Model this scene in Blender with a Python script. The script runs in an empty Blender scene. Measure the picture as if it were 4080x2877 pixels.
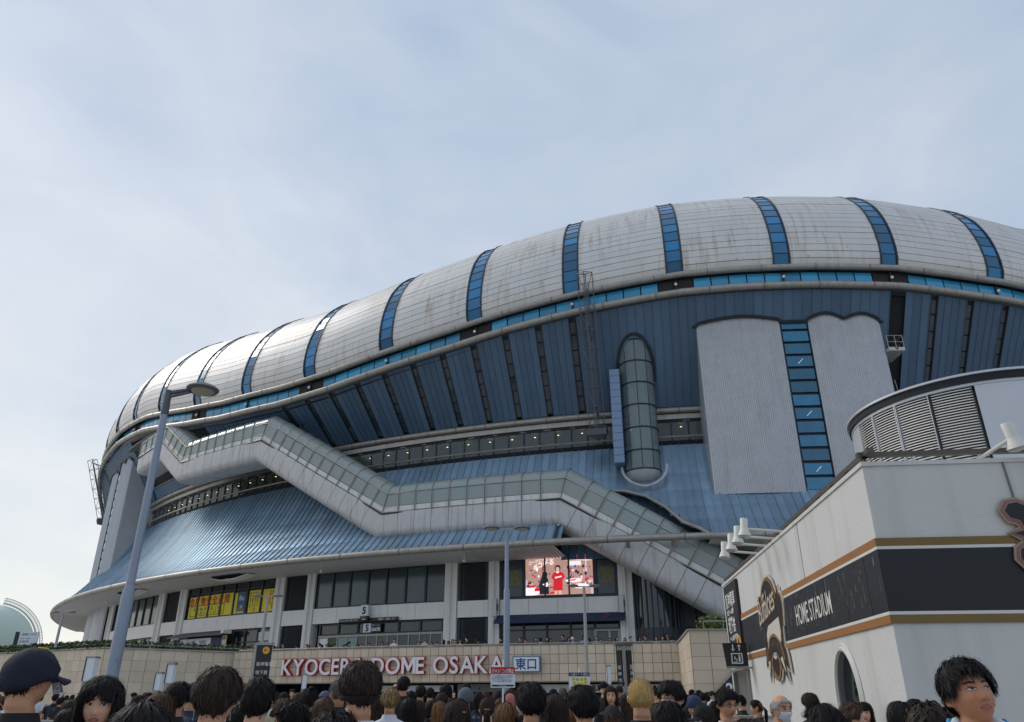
import bpy, math, random
import numpy as np
from mathutils import Vector, Matrix
R_ = math.radians
random.seed(7); rng = np.random.default_rng(7)
sc = bpy.context.scene
COL = sc.collection

# ---------------------------------------------------------------- camera
F_PX, W_PX, H_PX = 2910.0, 4080.0, 2877.0
PITCH = math.atan(1244/2910.0); CAM_H = 1.55
cam_d = bpy.data.cameras.new('camera'); cam = bpy.data.objects.new('camera', cam_d); COL.objects.link(cam)
cam.location = (0, 0, CAM_H); cam.rotation_euler = (math.pi/2+PITCH, 0, 0)
cam_d.sensor_width = 36; cam_d.lens = F_PX/W_PX*36
cam_d.shift_y = (1536-H_PX/2)/W_PX
cam_d.clip_start = 0.1; cam_d.clip_end = 6000
sc.camera = cam

# ---------------------------------------------------------------- world, sun, exposure
SUN_AZ, SUN_EL = R_(-58), R_(40)      # azimuth from +Y, clockwise; hazy sun to the left
world = bpy.data.worlds.new('World'); sc.world = world; world.use_nodes = True
nt = world.node_tree; nt.nodes.clear(); N = nt.nodes.new; L = nt.links.new
wo = N('ShaderNodeOutputWorld'); bg = N('ShaderNodeBackground'); bg.inputs[1].default_value = 0.115
sky = N('ShaderNodeTexSky'); sky.sky_type = 'NISHITA'; sky.sun_disc = False
sky.sun_elevation = SUN_EL; sky.sun_rotation = SUN_AZ; sky.air_density = 1.2; sky.dust_density = .6; sky.ozone_density = 1.5
tc = N('ShaderNodeTexCoord')
# thin high cloud: veil brighter around the sun (forward scattering), broken by soft noise
mp = N('ShaderNodeMapping'); mp.inputs['Scale'].default_value = (1.0, 1.0, 1.9); mp.inputs['Rotation'].default_value = (0.2, 0.35, 0.5)
L(tc.outputs['Generated'], mp.inputs[0])
n1 = N('ShaderNodeTexNoise'); n1.inputs['Scale'].default_value = 1.7; n1.inputs['Detail'].default_value = 5; n1.inputs['Roughness'].default_value = .48; n1.inputs['Distortion'].default_value = .5
L(mp.outputs[0], n1.inputs[0])
dot = N('ShaderNodeVectorMath'); dot.operation = 'DOT_PRODUCT'
dot.inputs[1].default_value = (math.sin(SUN_AZ)*math.cos(SUN_EL), math.cos(SUN_AZ)*math.cos(SUN_EL), math.sin(SUN_EL))
L(tc.outputs['Generated'], dot.inputs[0])
mr = N('ShaderNodeMapRange'); mr.inputs[1].default_value = .05; mr.inputs[2].default_value = .98; mr.inputs[3].default_value = 0.0; mr.inputs[4].default_value = 1.0
L(dot.outputs['Value'], mr.inputs[0])
n2 = N('ShaderNodeTexNoise'); n2.inputs['Scale'].default_value = 4.5; n2.inputs['Detail'].default_value = 7; n2.inputs['Roughness'].default_value = .55; n2.inputs['Distortion'].default_value = 1.2
mp2 = N('ShaderNodeMapping'); mp2.inputs['Scale'].default_value = (1.0, .45, 1.6); mp2.inputs['Rotation'].default_value = (.3, .2, -.6); L(tc.outputs['Generated'], mp2.inputs[0]); L(mp2.outputs[0], n2.inputs[0])
sep = N('ShaderNodeSeparateXYZ'); L(tc.outputs['Generated'], sep.inputs[0])
hz = N('ShaderNodeMapRange'); hz.inputs[1].default_value = 0.0; hz.inputs[2].default_value = .5; hz.inputs[3].default_value = .38; hz.inputs[4].default_value = 0.0
L(sep.outputs['Z'], hz.inputs[0])
def mth(op, a_, b_, c_=None, clamp=False):
    q = N('ShaderNodeMath'); q.operation = op; q.use_clamp = clamp
    for i_, v_ in enumerate((a_, b_, c_)):
        if v_ is None: continue
        if isinstance(v_, (int, float)): q.inputs[i_].default_value = v_
        else: L(v_, q.inputs[i_])
    return q.outputs[0]
veil = mth('MULTIPLY_ADD', n1.outputs['Fac'], 1.5, -.60)
veil = mth('ADD', veil, mth('MULTIPLY', mth('SUBTRACT', n2.outputs['Fac'], .5), .55))
veil = mth('ADD', veil, mth('MULTIPLY', mr.outputs[0], .55))
veil = mth('ADD', veil, hz.outputs[0], None, True)
cl = N('ShaderNodeMixRGB'); cl.inputs[1].default_value = (1.95, 2.55, 3.5, 1); wm = N('ShaderNodeMixRGB'); wm.inputs[1].default_value = (4.0, 4.2, 4.45, 1); wm.inputs[2].default_value = (4.9, 4.75, 4.4, 1)
L(mth('MULTIPLY', mr.outputs[0], mth('MULTIPLY', hz.outputs[0], 3.0), None, True), wm.inputs[0]); L(wm.outputs[0], cl.inputs[2])
L(veil, cl.inputs[0])
cm = N('ShaderNodeMixRGB'); cm.inputs[0].default_value = .9; L(sky.outputs[0], cm.inputs[1]); L(cl.outputs[0], cm.inputs[2])
L(cm.outputs[0], bg.inputs[0]); L(bg.outputs[0], wo.inputs[0])
sun_d = bpy.data.lights.new('sun', 'SUN'); sun_d.energy = .85; sun_d.angle = R_(24); sun_d.color = (1, .95, .88)
sun = bpy.data.objects.new('sun', sun_d); COL.objects.link(sun)
sun.rotation_euler = Vector((math.sin(SUN_AZ)*math.cos(SUN_EL), math.cos(SUN_AZ)*math.cos(SUN_EL), math.sin(SUN_EL))).to_track_quat('Z', 'Y').to_euler()
sc.view_settings.view_transform = 'Standard'; sc.view_settings.look = 'None'
sc.view_settings.exposure = 0.7; sc.view_settings.gamma = 1.0; sc.view_settings.use_curve_mapping = False

# ---------------------------------------------------------------- materials
def s2l(c):
    return tuple(((x/255)/12.92 if x/255 <= .04045 else ((x/255+.055)/1.055)**2.4) for x in c)
MATS = {}
def mat(name, rgb, rough=.6, metal=0., var=.12, scale=3., bump=0., spec=.5, lin=False, emit=0., streak=0., streak_rgb=(90, 80, 65)):
    m = bpy.data.materials.new(name); m.use_nodes = True; t = m.node_tree; b = t.nodes['Principled BSDF']
    c = rgb if lin else s2l(rgb)
    b.inputs['Roughness'].default_value = rough; b.inputs['Metallic'].default_value = metal
    b.inputs['Specular IOR Level'].default_value = spec
    b.inputs['Base Color'].default_value = (*c, 1)
    if var or bump or streak:
        g = t.nodes.new('ShaderNodeNewGeometry'); n = t.nodes.new('ShaderNodeTexNoise')
        n.inputs['Scale'].default_value = scale; n.inputs['Detail'].default_value = 6; n.inputs['Roughness'].default_value = .62
        t.links.new(g.outputs['Position'], n.inputs[0])
        mx = t.nodes.new('ShaderNodeMixRGB')
        mx.inputs[1].default_value = (*[x*(1-var*1.4) for x in c], 1); mx.inputs[2].default_value = (*[min(1, x*(1+var*1.2)) for x in c], 1)
        t.links.new(n.outputs['Fac'], mx.inputs[0]); out = mx.outputs[0]
        if streak:
            mp = t.nodes.new('ShaderNodeMapping'); mp.inputs['Scale'].default_value = (2.6, 2.6, .16)
            t.links.new(g.outputs['Position'], mp.inputs[0])
            n2 = t.nodes.new('ShaderNodeTexNoise'); n2.inputs['Scale'].default_value = 1.3; n2.inputs['Detail'].default_value = 5
            t.links.new(mp.outputs[0], n2.inputs[0])
            r = t.nodes.new('ShaderNodeMapRange'); r.inputs[1].default_value = .52; r.inputs[2].default_value = .78; r.inputs[4].default_value = streak
            t.links.new(n2.outputs['Fac'], r.inputs[0])
            m2 = t.nodes.new('ShaderNodeMixRGB'); m2.inputs[2].default_value = (*s2l(streak_rgb), 1)
            t.links.new(r.outputs[0], m2.inputs[0]); t.links.new(out, m2.inputs[1]); out = m2.outputs[0]
        t.links.new(out, b.inputs['Base Color'])
        if bump:
            bp = t.nodes.new('ShaderNodeBump'); bp.inputs['Strength'].default_value = bump; bp.inputs['Distance'].default_value = .02
            n3 = t.nodes.new('ShaderNodeTexNoise'); n3.inputs['Scale'].default_value = scale*12; n3.inputs['Detail'].default_value = 4
            t.links.new(g.outputs['Position'], n3.inputs[0])
            t.links.new(n3.outputs['Fac'], bp.inputs['Height']); t.links.new(bp.outputs[0], b.inputs['Normal'])
    if emit:
        b.inputs['Emission Color'].default_value = (*c, 1); b.inputs['Emission Strength'].default_value = emit
    MATS[name] = m
    return m

def variants(name, rgb, k=.07, **kw):
    return [mat('%s_%s' % (name, w), tuple(c*f for c in rgb), **kw) for w, f in (('plain', 1.), ('light', 1+k), ('dark', 1-k))]
def glass_mat(name, rgb, alpha, rough=.06):
    """tinted pane: fixed share of straight-through light, the rest reflective coloured glass"""
    m = bpy.data.materials.new(name); m.use_nodes = True; t = m.node_tree; b = t.nodes['Principled BSDF']
    b.inputs['Base Color'].default_value = (*s2l(rgb), 1); b.inputs['Roughness'].default_value = rough
    b.inputs['Specular IOR Level'].default_value = .8
    tr = t.nodes.new('ShaderNodeBsdfTransparent'); mx = t.nodes.new('ShaderNodeMixShader'); mx.inputs[0].default_value = alpha
    tr.inputs[0].default_value = (.75, .85, .85, 1)
    t.links.new(b.outputs[0], mx.inputs[1]); t.links.new(tr.outputs[0], mx.inputs[2])
    t.links.new(mx.outputs[0], t.nodes['Material Output'].inputs[0])
    MATS[name] = m
    return m

# ---------------------------------------------------------------- object helpers
ORG = {}
def tag(o, label=None, cat=None, group=None, kind=None):
    if label: o['label'] = label
    if cat: o['category'] = cat
    if group: o['group'] = group
    if kind: o['kind'] = kind
    return o
def thing(name, loc=(0, 0, 0), label=None, cat=None, group=None):
    o = bpy.data.objects.new(name, None); COL.objects.link(o); o.location = loc; ORG[o.name] = Vector(loc)
    o.empty_display_size = .2
    return tag(o, label, cat, group)
def obj(name, me, parent=None):
    o = bpy.data.objects.new(name, me); COL.objects.link(o)
    if parent is not None: o.parent = parent
    return o
class MB:
    def __init__(s): s.v = []; s.f = []; s.uv = None; s.mi = None
    def add(s, vs, fs):
        n = len(s.v); s.v.extend([tuple(map(float, p)) for p in vs]); s.f.extend([tuple(i+n for i in f) for f in fs]); return s
    def box(s, c, d, rz=0., M=None):
        x, y, z = d[0]/2, d[1]/2, d[2]/2
        vs = [(-x,-y,-z),(x,-y,-z),(x,y,-z),(-x,y,-z),(-x,-y,z),(x,-y,z),(x,y,z),(-x,y,z)]
        if M is not None: vs = [M@Vector(p) for p in vs]
        elif rz:
            ca, sa = math.cos(rz), math.sin(rz); vs = [(p[0]*ca-p[1]*sa, p[0]*sa+p[1]*ca, p[2]) for p in vs]
        vs = [(p[0]+c[0], p[1]+c[1], p[2]+c[2]) for p in vs]
        return s.add(vs, [(0,3,2,1),(4,5,6,7),(0,1,5,4),(1,2,6,5),(2,3,7,6),(3,0,4,7)])
    def beam(s, a, b, w, h=None, up=(0, 0, 1)):
        h = h or w; a, b = Vector(a), Vector(b); d = (b-a).normalized(); u = Vector(up)
        if abs(d.dot(u)) > .98: u = Vector((1, 0, 0))
        x = d.cross(u).normalized(); z = x.cross(d)
        vs = [p+x*(sx*w/2)+z*(sz*h/2) for p in (a, b) for sx, sz in ((-1,-1),(1,-1),(1,1),(-1,1))]
        return s.add(vs, [(0,1,2,3),(7,6,5,4),(0,4,5,1),(1,5,6,2),(2,6,7,3),(3,7,4,0)])
    def tube(s, pts, r, n=8, caps=True):
        pts = [Vector(p) for p in pts]; rs = r if hasattr(r, '__len__') else [r]*len(pts); vs = []; fs = []
        px = None
        for i, p in enumerate(pts):
            d = ((pts[min(i+1, len(pts)-1)]-pts[max(i-1, 0)])).normalized()
            if px is None:
                u = Vector((0, 0, 1)) if abs(d.z) < .9 else Vector((1, 0, 0)); px = d.cross(u).normalized()
            else: px = (px-d*px.dot(d)).normalized()
            py = d.cross(px)
            vs += [p+(px*math.cos(2*math.pi*k/n)+py*math.sin(2*math.pi*k/n))*rs[i] for k in range(n)]
        for i in range(len(pts)-1):
            for k in range(n):
                a = i*n+k; b = i*n+(k+1) % n; fs.append((a, b, b+n, a+n))
        if caps: fs.append(tuple(range(n-1, -1, -1))); fs.append(tuple(range((len(pts)-1)*n, len(pts)*n)))
        return s.add(vs, fs)
    def lathe(s, prof, c=(0, 0, 0), n=16, axis=None):
        vs = []; fs = []
        for r, z in prof:
            for k in range(n):
                a = 2*math.pi*k/n; p = Vector((r*math.cos(a), r*math.sin(a), z))
                if axis is not None: p = axis@p
                vs.append((p.x+c[0], p.y+c[1], p.z+c[2]))
        for i in range(len(prof)-1):
            for k in range(n):
                a = i*n+k; b = i*n+(k+1) % n; fs.append((a, b, b+n, a+n))
        fs.append(tuple(range(n-1, -1, -1))); fs.append(tuple(range((len(prof)-1)*n, len(prof)*n)))
        return s.add(vs, fs)
    def slab(s, fn, us, vs_, t, uvfn=None):
        """solid curved panel: outer grid fn(u,v,0), inner grid fn(u,v,-t)"""
        nu, nv = len(us), len(vs_)
        P0 = [fn(u, v, 0.) for v in vs_ for u in us]; P1 = [fn(u, v, -t) for v in vs_ for u in us]
        n0 = nu*nv; fs = []
        for j in range(nv-1):
            for i in range(nu-1):
                a = j*nu+i; fs.append((a, a+1, a+nu+1, a+nu)); fs.append((n0+a, n0+a+nu, n0+a+nu+1, n0+a+1))
        for i in range(nu-1):
            fs.append((i+1, i, n0+i, n0+i+1)); a = (nv-1)*nu+i; fs.append((a, a+1, n0+a+1, n0+a))
        for j in range(nv-1):
            a = j*nu; fs.append((a, a+nu, n0+a+nu, n0+a)); a = j*nu+nu-1; fs.append((a+nu, a, n0+a, n0+a+nu))
        if uvfn is not None:
            if s.uv is None: s.uv = []
            uvp = [uvfn(u, v) for v in vs_ for u in us]*2
            s.uv += uvp
        return s.add(P0+P1, fs)
    def prism(s, poly, fr, t, holes=None):
        """flat outline poly [(a,b)] on frame fr=(origin, ex, ey, en), thickness t along en"""
        o, ex, ey, en = [Vector(q) for q in fr]; n = len(poly)
        f = [o+ex*a+ey*b+en*t for a, b in poly]; bk = [o+ex*a+ey*b for a, b in poly]
        fs = [tuple(range(n)), tuple(range(2*n-1, n-1, -1))]
        for i in range(n):
            j = (i+1) % n; fs.append((i, n+i, n+j, j))
        return s.add(f+bk, fs)
    def build(s, name, m, parent=None, smooth=False, **kw):
        o = Vector((0, 0, 0)); p = parent
        while p is not None: o = o+ORG.get(p.name, Vector((0, 0, 0))); p = p.parent
        me = bpy.data.meshes.new(name)
        v = s.v if o.length == 0 else [(x-o.x, y-o.y, z-o.z) for x, y, z in s.v]
        me.from_pydata(v, [], s.f)
        me.materials.append(random.choice(m) if isinstance(m, (list, tuple)) else m)
        if s.mi is not None: me.polygons.foreach_set('material_index', s.mi)
        if smooth: me.polygons.foreach_set('use_smooth', [True]*len(me.polygons))
        if s.uv is not None:
            uvl = me.uv_layers.new(name='uv')
            idx = np.empty(len(me.loops), np.int32); me.loops.foreach_get('vertex_index', idx)
            uvl.data.foreach_set('uv', np.array(s.uv, np.float32)[idx].ravel())
        me.update()
        if smooth: me.set_sharp_from_angle(angle=R_(38))
        ob = obj(name, me, parent); tag(ob, **kw)
        return ob
TXT = bpy.data.scenes.new('tmp_text')
def text_mesh(txt, size, font_shear=0., bold=0., extrude=0., align='LEFT', sx=1., space=1.):
    cu = bpy.data.curves.new('t', 'FONT'); cu.body = txt; cu.size = size; cu.shear = font_shear; cu.offset = bold
    cu.extrude = extrude; cu.align_x = align; cu.resolution_u = 4; cu.space_character = space; cu.space_line = .95
    t = bpy.data.objects.new('t', cu); TXT.collection.objects.link(t); vl = TXT.view_layers[0]; vl.update()
    dg = vl.depsgraph; dg.update()
    me = bpy.data.meshes.new_from_object(t.evaluated_get(dg))
    vs = [(v.co.x*sx, v.co.y, v.co.z) for v in me.vertices]; fs = [tuple(p.vertices) for p in me.polygons]
    bpy.data.meshes.remove(me); bpy.data.objects.remove(t); bpy.data.curves.remove(cu)
    return vs, fs
def put_text(mb, txt, fr, size, **k):
    """text laid on frame fr = (origin, ex, ey, en)"""
    o, ex, ey, en = [Vector(q) for q in fr]; vs, fs = text_mesh(txt, size, **k)
    mb.add([o+ex*x+ey*y+en*z for x, y, z in vs], fs); return mb

# stadium polar frame: phi degrees measured from straight towards the plaza, r metres from the dome axis
CX, CY = 30.0, 155.4
def P(phi, r, z):
    f = R_(phi); return (CX+r*math.sin(f), CY-r*math.cos(f), z)
def frame(phi, r, z, n=0.):
    """origin, right, up, outward at a point of a cylindrical wall"""
    f = R_(phi); return (Vector(P(phi, r+n, z)), Vector((math.cos(f), math.sin(f), 0)), Vector((0, 0, 1)), Vector((math.sin(f), -math.cos(f), 0)))
def cyl(r): return lambda u, v, off: P(u, r+off, v)
def lin(a, b, n): return [a+(b-a)*i/(n-1) for i in range(n)]

def grow(p, d):
    o = []; n = len(p)
    for i in range(n):
        a, c, e = Vector(p[i-1]), Vector(p[i]), Vector(p[(i+1) % n]); d1 = (c-a).normalized(); d2 = (e-c).normalized(); nn = Vector((-d1.y, d1.x))+Vector((-d2.y, d2.x))
        nn = nn.normalized() if nn.length > 1e-6 else Vector((0, 0)); o.append((c.x+nn.x*d, c.y+nn.y*d))
    return o
# ================================================================= STADIUM
# --- materials
def silver_mat():
    m = bpy.data.materials.new('silver_roof'); m.use_nodes = True; t = m.node_tree; b = t.nodes['Principled BSDF']; N = t.nodes.new; L = t.links.new
    uv = N('ShaderNodeUVMap'); uv.uv_map = 'uv'
    n0 = N('ShaderNodeTexNoise'); n0.inputs['Scale'].default_value = .35; n0.inputs['Detail'].default_value = 5; L(uv.outputs[0], n0.inputs[0])
    c0 = N('ShaderNodeMixRGB'); c0.inputs[1].default_value = (.60, .575, .54, 1); c0.inputs[2].default_value = (.76, .74, .71, 1); L(n0.outputs['Fac'], c0.inputs[0])
    # brown run-off streaks
    mp = N('ShaderNodeMapping'); mp.inputs['Scale'].default_value = (2.4, .22, 1); L(uv.outputs[0], mp.inputs[0])
    n1 = N('ShaderNodeTexNoise'); n1.inputs['Scale'].default_value = 1.0; n1.inputs['Detail'].default_value = 6; n1.inputs['Roughness'].default_value = .6; L(mp.outputs[0], n1.inputs[0])
    n2 = N('ShaderNodeTexNoise'); n2.inputs['Scale'].default_value = .16; n2.inputs['Detail'].default_value = 2; L(uv.outputs[0], n2.inputs[0])
    r1 = N('ShaderNodeMapRange'); r1.inputs[1].default_value = .50; r1.inputs[2].default_value = .72; L(n1.outputs['Fac'], r1.inputs[0])
    r2 = N('ShaderNodeMapRange'); r2.inputs[1].default_value = .36; r2.inputs[2].default_value = .62; r2.inputs[4].default_value = .9; L(n2.outputs['Fac'], r2.inputs[0])
    mu = N('ShaderNodeMath'); mu.operation = 'MULTIPLY'; L(r1.outputs[0], mu.inputs[0]); L(r2.outputs[0], mu.inputs[1])
    c1 = N('ShaderNodeMixRGB'); c1.inputs[2].default_value = (.44, .355, .28, 1); L(mu.outputs[0], c1.inputs[0]); L(c0.outputs[0], c1.inputs[1])
    # peeling grey blotches near the lower edge of the bays
    n3 = N('ShaderNodeTexNoise'); n3.inputs['Scale'].default_value = 1.9; n3.inputs['Detail'].default_value = 9; n3.inputs['Roughness'].default_value = .72; L(uv.outputs[0], n3.inputs[0])
    r3 = N('ShaderNodeMapRange'); r3.inputs[1].default_value = .60; r3.inputs[2].default_value = .64; L(n3.outputs['Fac'], r3.inputs[0])
    sp = N('ShaderNodeSeparateXYZ'); L(uv.outputs[0], sp.inputs[0])
    r4 = N('ShaderNodeMapRange'); r4.inputs[1].default_value = .6; r4.inputs[2].default_value = 3.4; r4.inputs[3].default_value = .8; r4.inputs[4].default_value = 0; L(sp.outputs['Y'], r4.inputs[0])
    n4 = N('ShaderNodeTexNoise'); n4.inputs['Scale'].default_value = .22; L(uv.outputs[0], n4.inputs[0])
    r5 = N('ShaderNodeMapRange'); r5.inputs[1].default_value = .48; r5.inputs[2].default_value = .58; L(n4.outputs['Fac'], r5.inputs[0])
    m2 = N('ShaderNodeMath'); m2.operation = 'MULTIPLY'; L(r3.outputs[0], m2.inputs[0]); L(r4.outputs[0], m2.inputs[1])
    m3 = N('ShaderNodeMath'); m3.operation = 'MULTIPLY'; L(m2.outputs[0], m3.inputs[0]); L(r5.outputs[0], m3.inputs[1])
    c2 = N('ShaderNodeMixRGB'); c2.inputs[2].default_value = (.22, .2, .18, 1); L(m3.outputs[0], c2.inputs[0]); L(c1.outputs[0], c2.inputs[1])
    L(c2.outputs[0], b.inputs['Base Color']); b.inputs['Metallic'].default_value = .25; b.inputs['Roughness'].default_value = .48
    return m
M_silver = silver_mat()
M_seam = mat('dark_joint', (122, 115, 106), .7)
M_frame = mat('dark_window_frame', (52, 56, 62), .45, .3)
M_bglass = variants('blue_rib_glass', (32, 112, 158), .16, rough=.1, var=.18, scale=.6, spec=.7)
M_cglass = variants('cyan_band_glass', (52, 148, 190), .10, rough=.12, var=.12, scale=.5, spec=.7)
M_grille = mat('grille_mesh', (48, 46, 46), .8)
M_pipe = mat('weathered_pipe', (165, 160, 152), .42, .55, .22, 2.2, streak=.35)
M_cone = variants('navy_panel', (84, 110, 136), .05, rough=.45, metal=.2, var=.12, scale=.8, streak=.15, streak_rgb=(70, 84, 100))
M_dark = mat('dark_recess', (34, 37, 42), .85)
M_strip = mat('strip_window_glass', (54, 68, 80), .06, 0, .6, 1.6, spec=.9)
M_soffit = mat('soffit_paint', (206, 206, 204), .7)
M_skirt = variants('blue_skirt_metal', (138, 164, 184), .05, rough=.38, metal=.58, var=.16, scale=.35, streak=.4, streak_rgb=(124, 124, 122))
M_white = mat('white_panel', (232, 230, 226), .5, 0, .05, 1, streak=.12)
M_pil = mat('pilaster_paint', (230, 228, 224), .6, 0, .06, 2, streak=.2)
M_dglass = mat('dark_glass', (32, 42, 46), .05, 0, .5, .9, spec=.8)
M_lglass = glass_mat('lobby_glass', (104, 110, 110), .5)
M_louv = mat('louver_grey', (66, 68, 72), .6)
M_corr = mat('corrugated_silver', (190, 192, 196), .45, .25, .10, 1.0, streak=.25, streak_rgb=(130, 132, 134))
M_twr_glass = variants('tower_glass', (30, 110, 146), .12, rough=.08, var=.3, scale=.9, spec=.7)
M_lamp = mat('warm_lamp', (255, 222, 150), .5, emit=6., var=0)
M_tubelamp = mat('cool_tube_lamp', (215, 228, 232), .5, emit=.35, var=0)
M_grey = mat('grey_concrete', (120, 122, 124), .8, 0, .12, 1.5)
M_lobby = mat('lobby_wall', (150, 152, 150), .8)

st = thing('stadium', (CX, CY, 0), 'huge round domed stadium with rust-streaked silver ring roof, blue window strips and blue skirt roof', 'stadium')

# --- the waving ring line
_lp = [(-58, 31.8), (-51, 31.7), (-45, 30.7), (-39, 28.8), (-35, 27.9), (-30, 27.55), (-27, 27.85), (-24, 28.6), (-20, 29.65), (-17, 30.6), (-14, 31.4), (-11, 32.0), (-9, 32.35), (-6, 32.5), (-3, 32.45), (1, 32.2), (4, 31.5), (6, 31.1)]
def _wave(p): return 30.15+2.4*math.cos(2*math.pi*(p+4.5)/52)
_lx = [float(p) for p in range(-180, -58, 3)]+[a for a, b in _lp]+[float(p) for p in range(9, 180, 3)]
_ly = [_wave(p) for p in range(-180, -58, 3)]+[b for a, b in _lp]+[_wave(p) for p in range(9, 180, 3)]
def zl(p): return float(np.interp(p, _lx, _ly))
def zu(p): return zl(p)+1.72

# torus profile by arclength
_pr = np.array([(103.95, .15), (104.28, 1.0), (104.34, 2.0), (104.2, 3.3), (103.95, 4.4), (103.5, 5.7), (102.9, 6.9), (102.1, 8.05), (101.2, 9.1), (100.1, 10.15), (98.9, 11.05), (97.4, 11.95), (95.6, 12.8), (93.4, 13.55), (90.5, 14.2)])
_ps = np.r_[0, np.cumsum(np.hypot(*np.diff(_pr, axis=0).T))]
def prof(s): return float(np.interp(s, _ps, _pr[:, 0])), float(np.interp(s, _ps, _pr[:, 1]))
def torus(u, v, off):
    r, z = prof(v); r2, z2 = prof(v+.05); r1, z1 = prof(v-.05 if v > .05 else 0)
    tx, tz = r2-r1, z2-z1; l = math.hypot(tx, tz) or 1
    return P(u, r+off*tz/l, z+zu(u)-off*tx/l)
RIB0, RIBD, RW = -13.85, 4.81, .40
ribs = [RIB0+RIBD*k for k in range(-12, 6)]
ROW = .645; NROW = 18
# dark backing under the panels, closed on top by an inner roof
b = MB()
us = lin(ribs[0]-4, ribs[-1]+4, 120)
b.slab(lambda u, v, off: torus(u, v, off-.14), us, lin(0.02, _ps[-1], 26), .2)
b.build('roof_backing', M_seam, st, True)
b = MB(); n = 96
ang = [i*360/n for i in range(n)]
for (ra, za), (rb, zb) in (((91, 14.05), (80, 22)), ((80, 22), (62, 31)), ((62, 31), (34, 38)), ((34, 38), (0.5, 41))):
    for i in range(n):
        a0, a1 = ang[i], ang[(i+1) % n]; k = 1 if ra > 85 else 0
        b.add([P(a0, ra, za+(zu(a0) if a0 <= 180 else zu(a0-360)) if k else za+31.8), P(a1, ra, za+(zu(a1) if a1 <= 180 else zu(a1-360)) if k else za+31.8), P(a1, rb, zb+31.8), P(a0, rb, zb+31.8)], [(0, 1, 2, 3)])
b.build('roof_cap', M_silver, st, True)
# far side of the drum so the building is closed from other viewpoints
b = MB()
for i in range(60):
    a0 = ribs[-1]+3.9+(360-(ribs[-1]-ribs[0])-7.8)*i/60; a1 = ribs[-1]+3.9+(360-(ribs[-1]-ribs[0])-7.8)*(i+1)/60
    w0, w1 = [zu(((a+180) % 360)-180) for a in (a0, a1)]
    for (r0, o0), (r1, o1) in zip(_pr[:-1], _pr[1:]):
        b.add([P(a0, r0, w0+o0), P(a1, r0, w1+o0), P(a1, r1, w1+o1), P(a0, r1, w0+o1)], [(0, 1, 2, 3)])
    b.add([P(a0, 103.9, w0+.2), P(a1, 103.9, w1+.2), P(a1, 99.3, 24), P(a0, 99.3, 24)], [(0, 1, 2, 3)])
    b.add([P(a0, 99.3, 24), P(a1, 99.3, 24), P(a1, 106, 11.8), P(a0, 106, 11.8)], [(0, 1, 2, 3)])
    b.add([P(a0, 106, 11.8), P(a1, 106, 11.8), P(a1, 101, 11.7), P(a0, 101, 11.7)], [(0, 1, 2, 3)])
    b.add([P(a0, 101, 11.7), P(a1, 101, 11.7), P(a1, 101, 0), P(a0, 101, 0)], [(0, 1, 2, 3)])
b.build('rear_shell', M_grey, st)

nrp = 0
for i in range(len(ribs)-1):
    a0, a1 = ribs[i]+RW, ribs[i+1]-RW
    for j in range(NROW):
        if ribs[i+1] < -56 and j % 1 == 0 and ribs[i+1] < -60: continue
        s0, s1 = .1+j*ROW, .1+(j+1)*ROW-.045
        jit = random.uniform(-.012, .012)
        b = MB(); b.slab(lambda u, v, off: torus(u, v, off+jit), lin(a0, a1, 5), [s0, (s0+s1)/2, s1], .07, lambda u, v: (u*1.8, v))
        b.build('roof_panel', M_silver, st, True); nrp += 1
for i, a in enumerate(ribs):
    b = MB()
    for s_ in (-1, 1):
        b.slab(lambda u, v, off: torus(u, v, off+.07), [a+s_*(RW-.035)-.035, a+s_*(RW-.035)+.035], lin(0.0, 13.2, 16), .22)
    PN = 1.08
    for j in range(13):
        s0 = .1+j*PN
        b.slab(lambda u, v, off: torus(u, v, off+.01), [a-RW+.05, a+RW-.05], [s0-.035, s0+.035], .12)
    wf = b.build('rib_window', M_frame, st, True)
    if -60 < a < 9:
        for j in range(11):
            s0 = .14+j*PN
            b = MB(); b.slab(lambda u, v, off: torus(u, v, off-.02), [a-RW+.075, a+RW-.075], [s0-.02, s0+PN-.09], .03)
            b.build('pane', M_bglass, wf, True)

# --- two pipes and cyan glass band between them
def pipe_ring(name, r, zf, rad, a0, a1, step, joint=2.4):
    pts = [P(a, r, zf(a)) for a in np.arange(a0, a1+.01, step)]
    MB().tube(pts, rad, 10).build(name, M_pipe, st, True)
    for a in np.arange(a0+joint/2, a1, joint):
        if a < -61 or a > 9: continue
        MB().tube([P(a-.03, r, zf(a-.03)), P(a+.03, r, zf(a+.03))], rad*1.03, 10).build('pipe_joint', M_seam, st, True)
pipe_ring('upper_pipe', 104.15, zu, .27, -76, 14, 1.2)
pipe_ring('lower_pipe', 104.2, zl, .30, -76, 14, 1.2)
b = MB(); b.slab(lambda u, v, off: P(u, 103.55+off, zl(u)+v), lin(-76, 14, 96), [-.5, 1.75], .15); b.build('band_backing', M_frame, st)
PB = RIBD*2/12
for k in range(-68, 40):
    a = ribs[11]+PB*k   # the rib at -18.66 carries a grille
    if not -66 < a < 12: continue
    g = (k % 12) in (0, 11)
    b = MB(); b.slab(lambda u, v, off: P(u, 103.72+off, zl(u)+v), [a+.03, a+PB/2, a+PB-.03], [.30, 1.42], .12)
    b.build('grille' if g else 'band_pane', M_grille if g else M_cglass, st)
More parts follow.
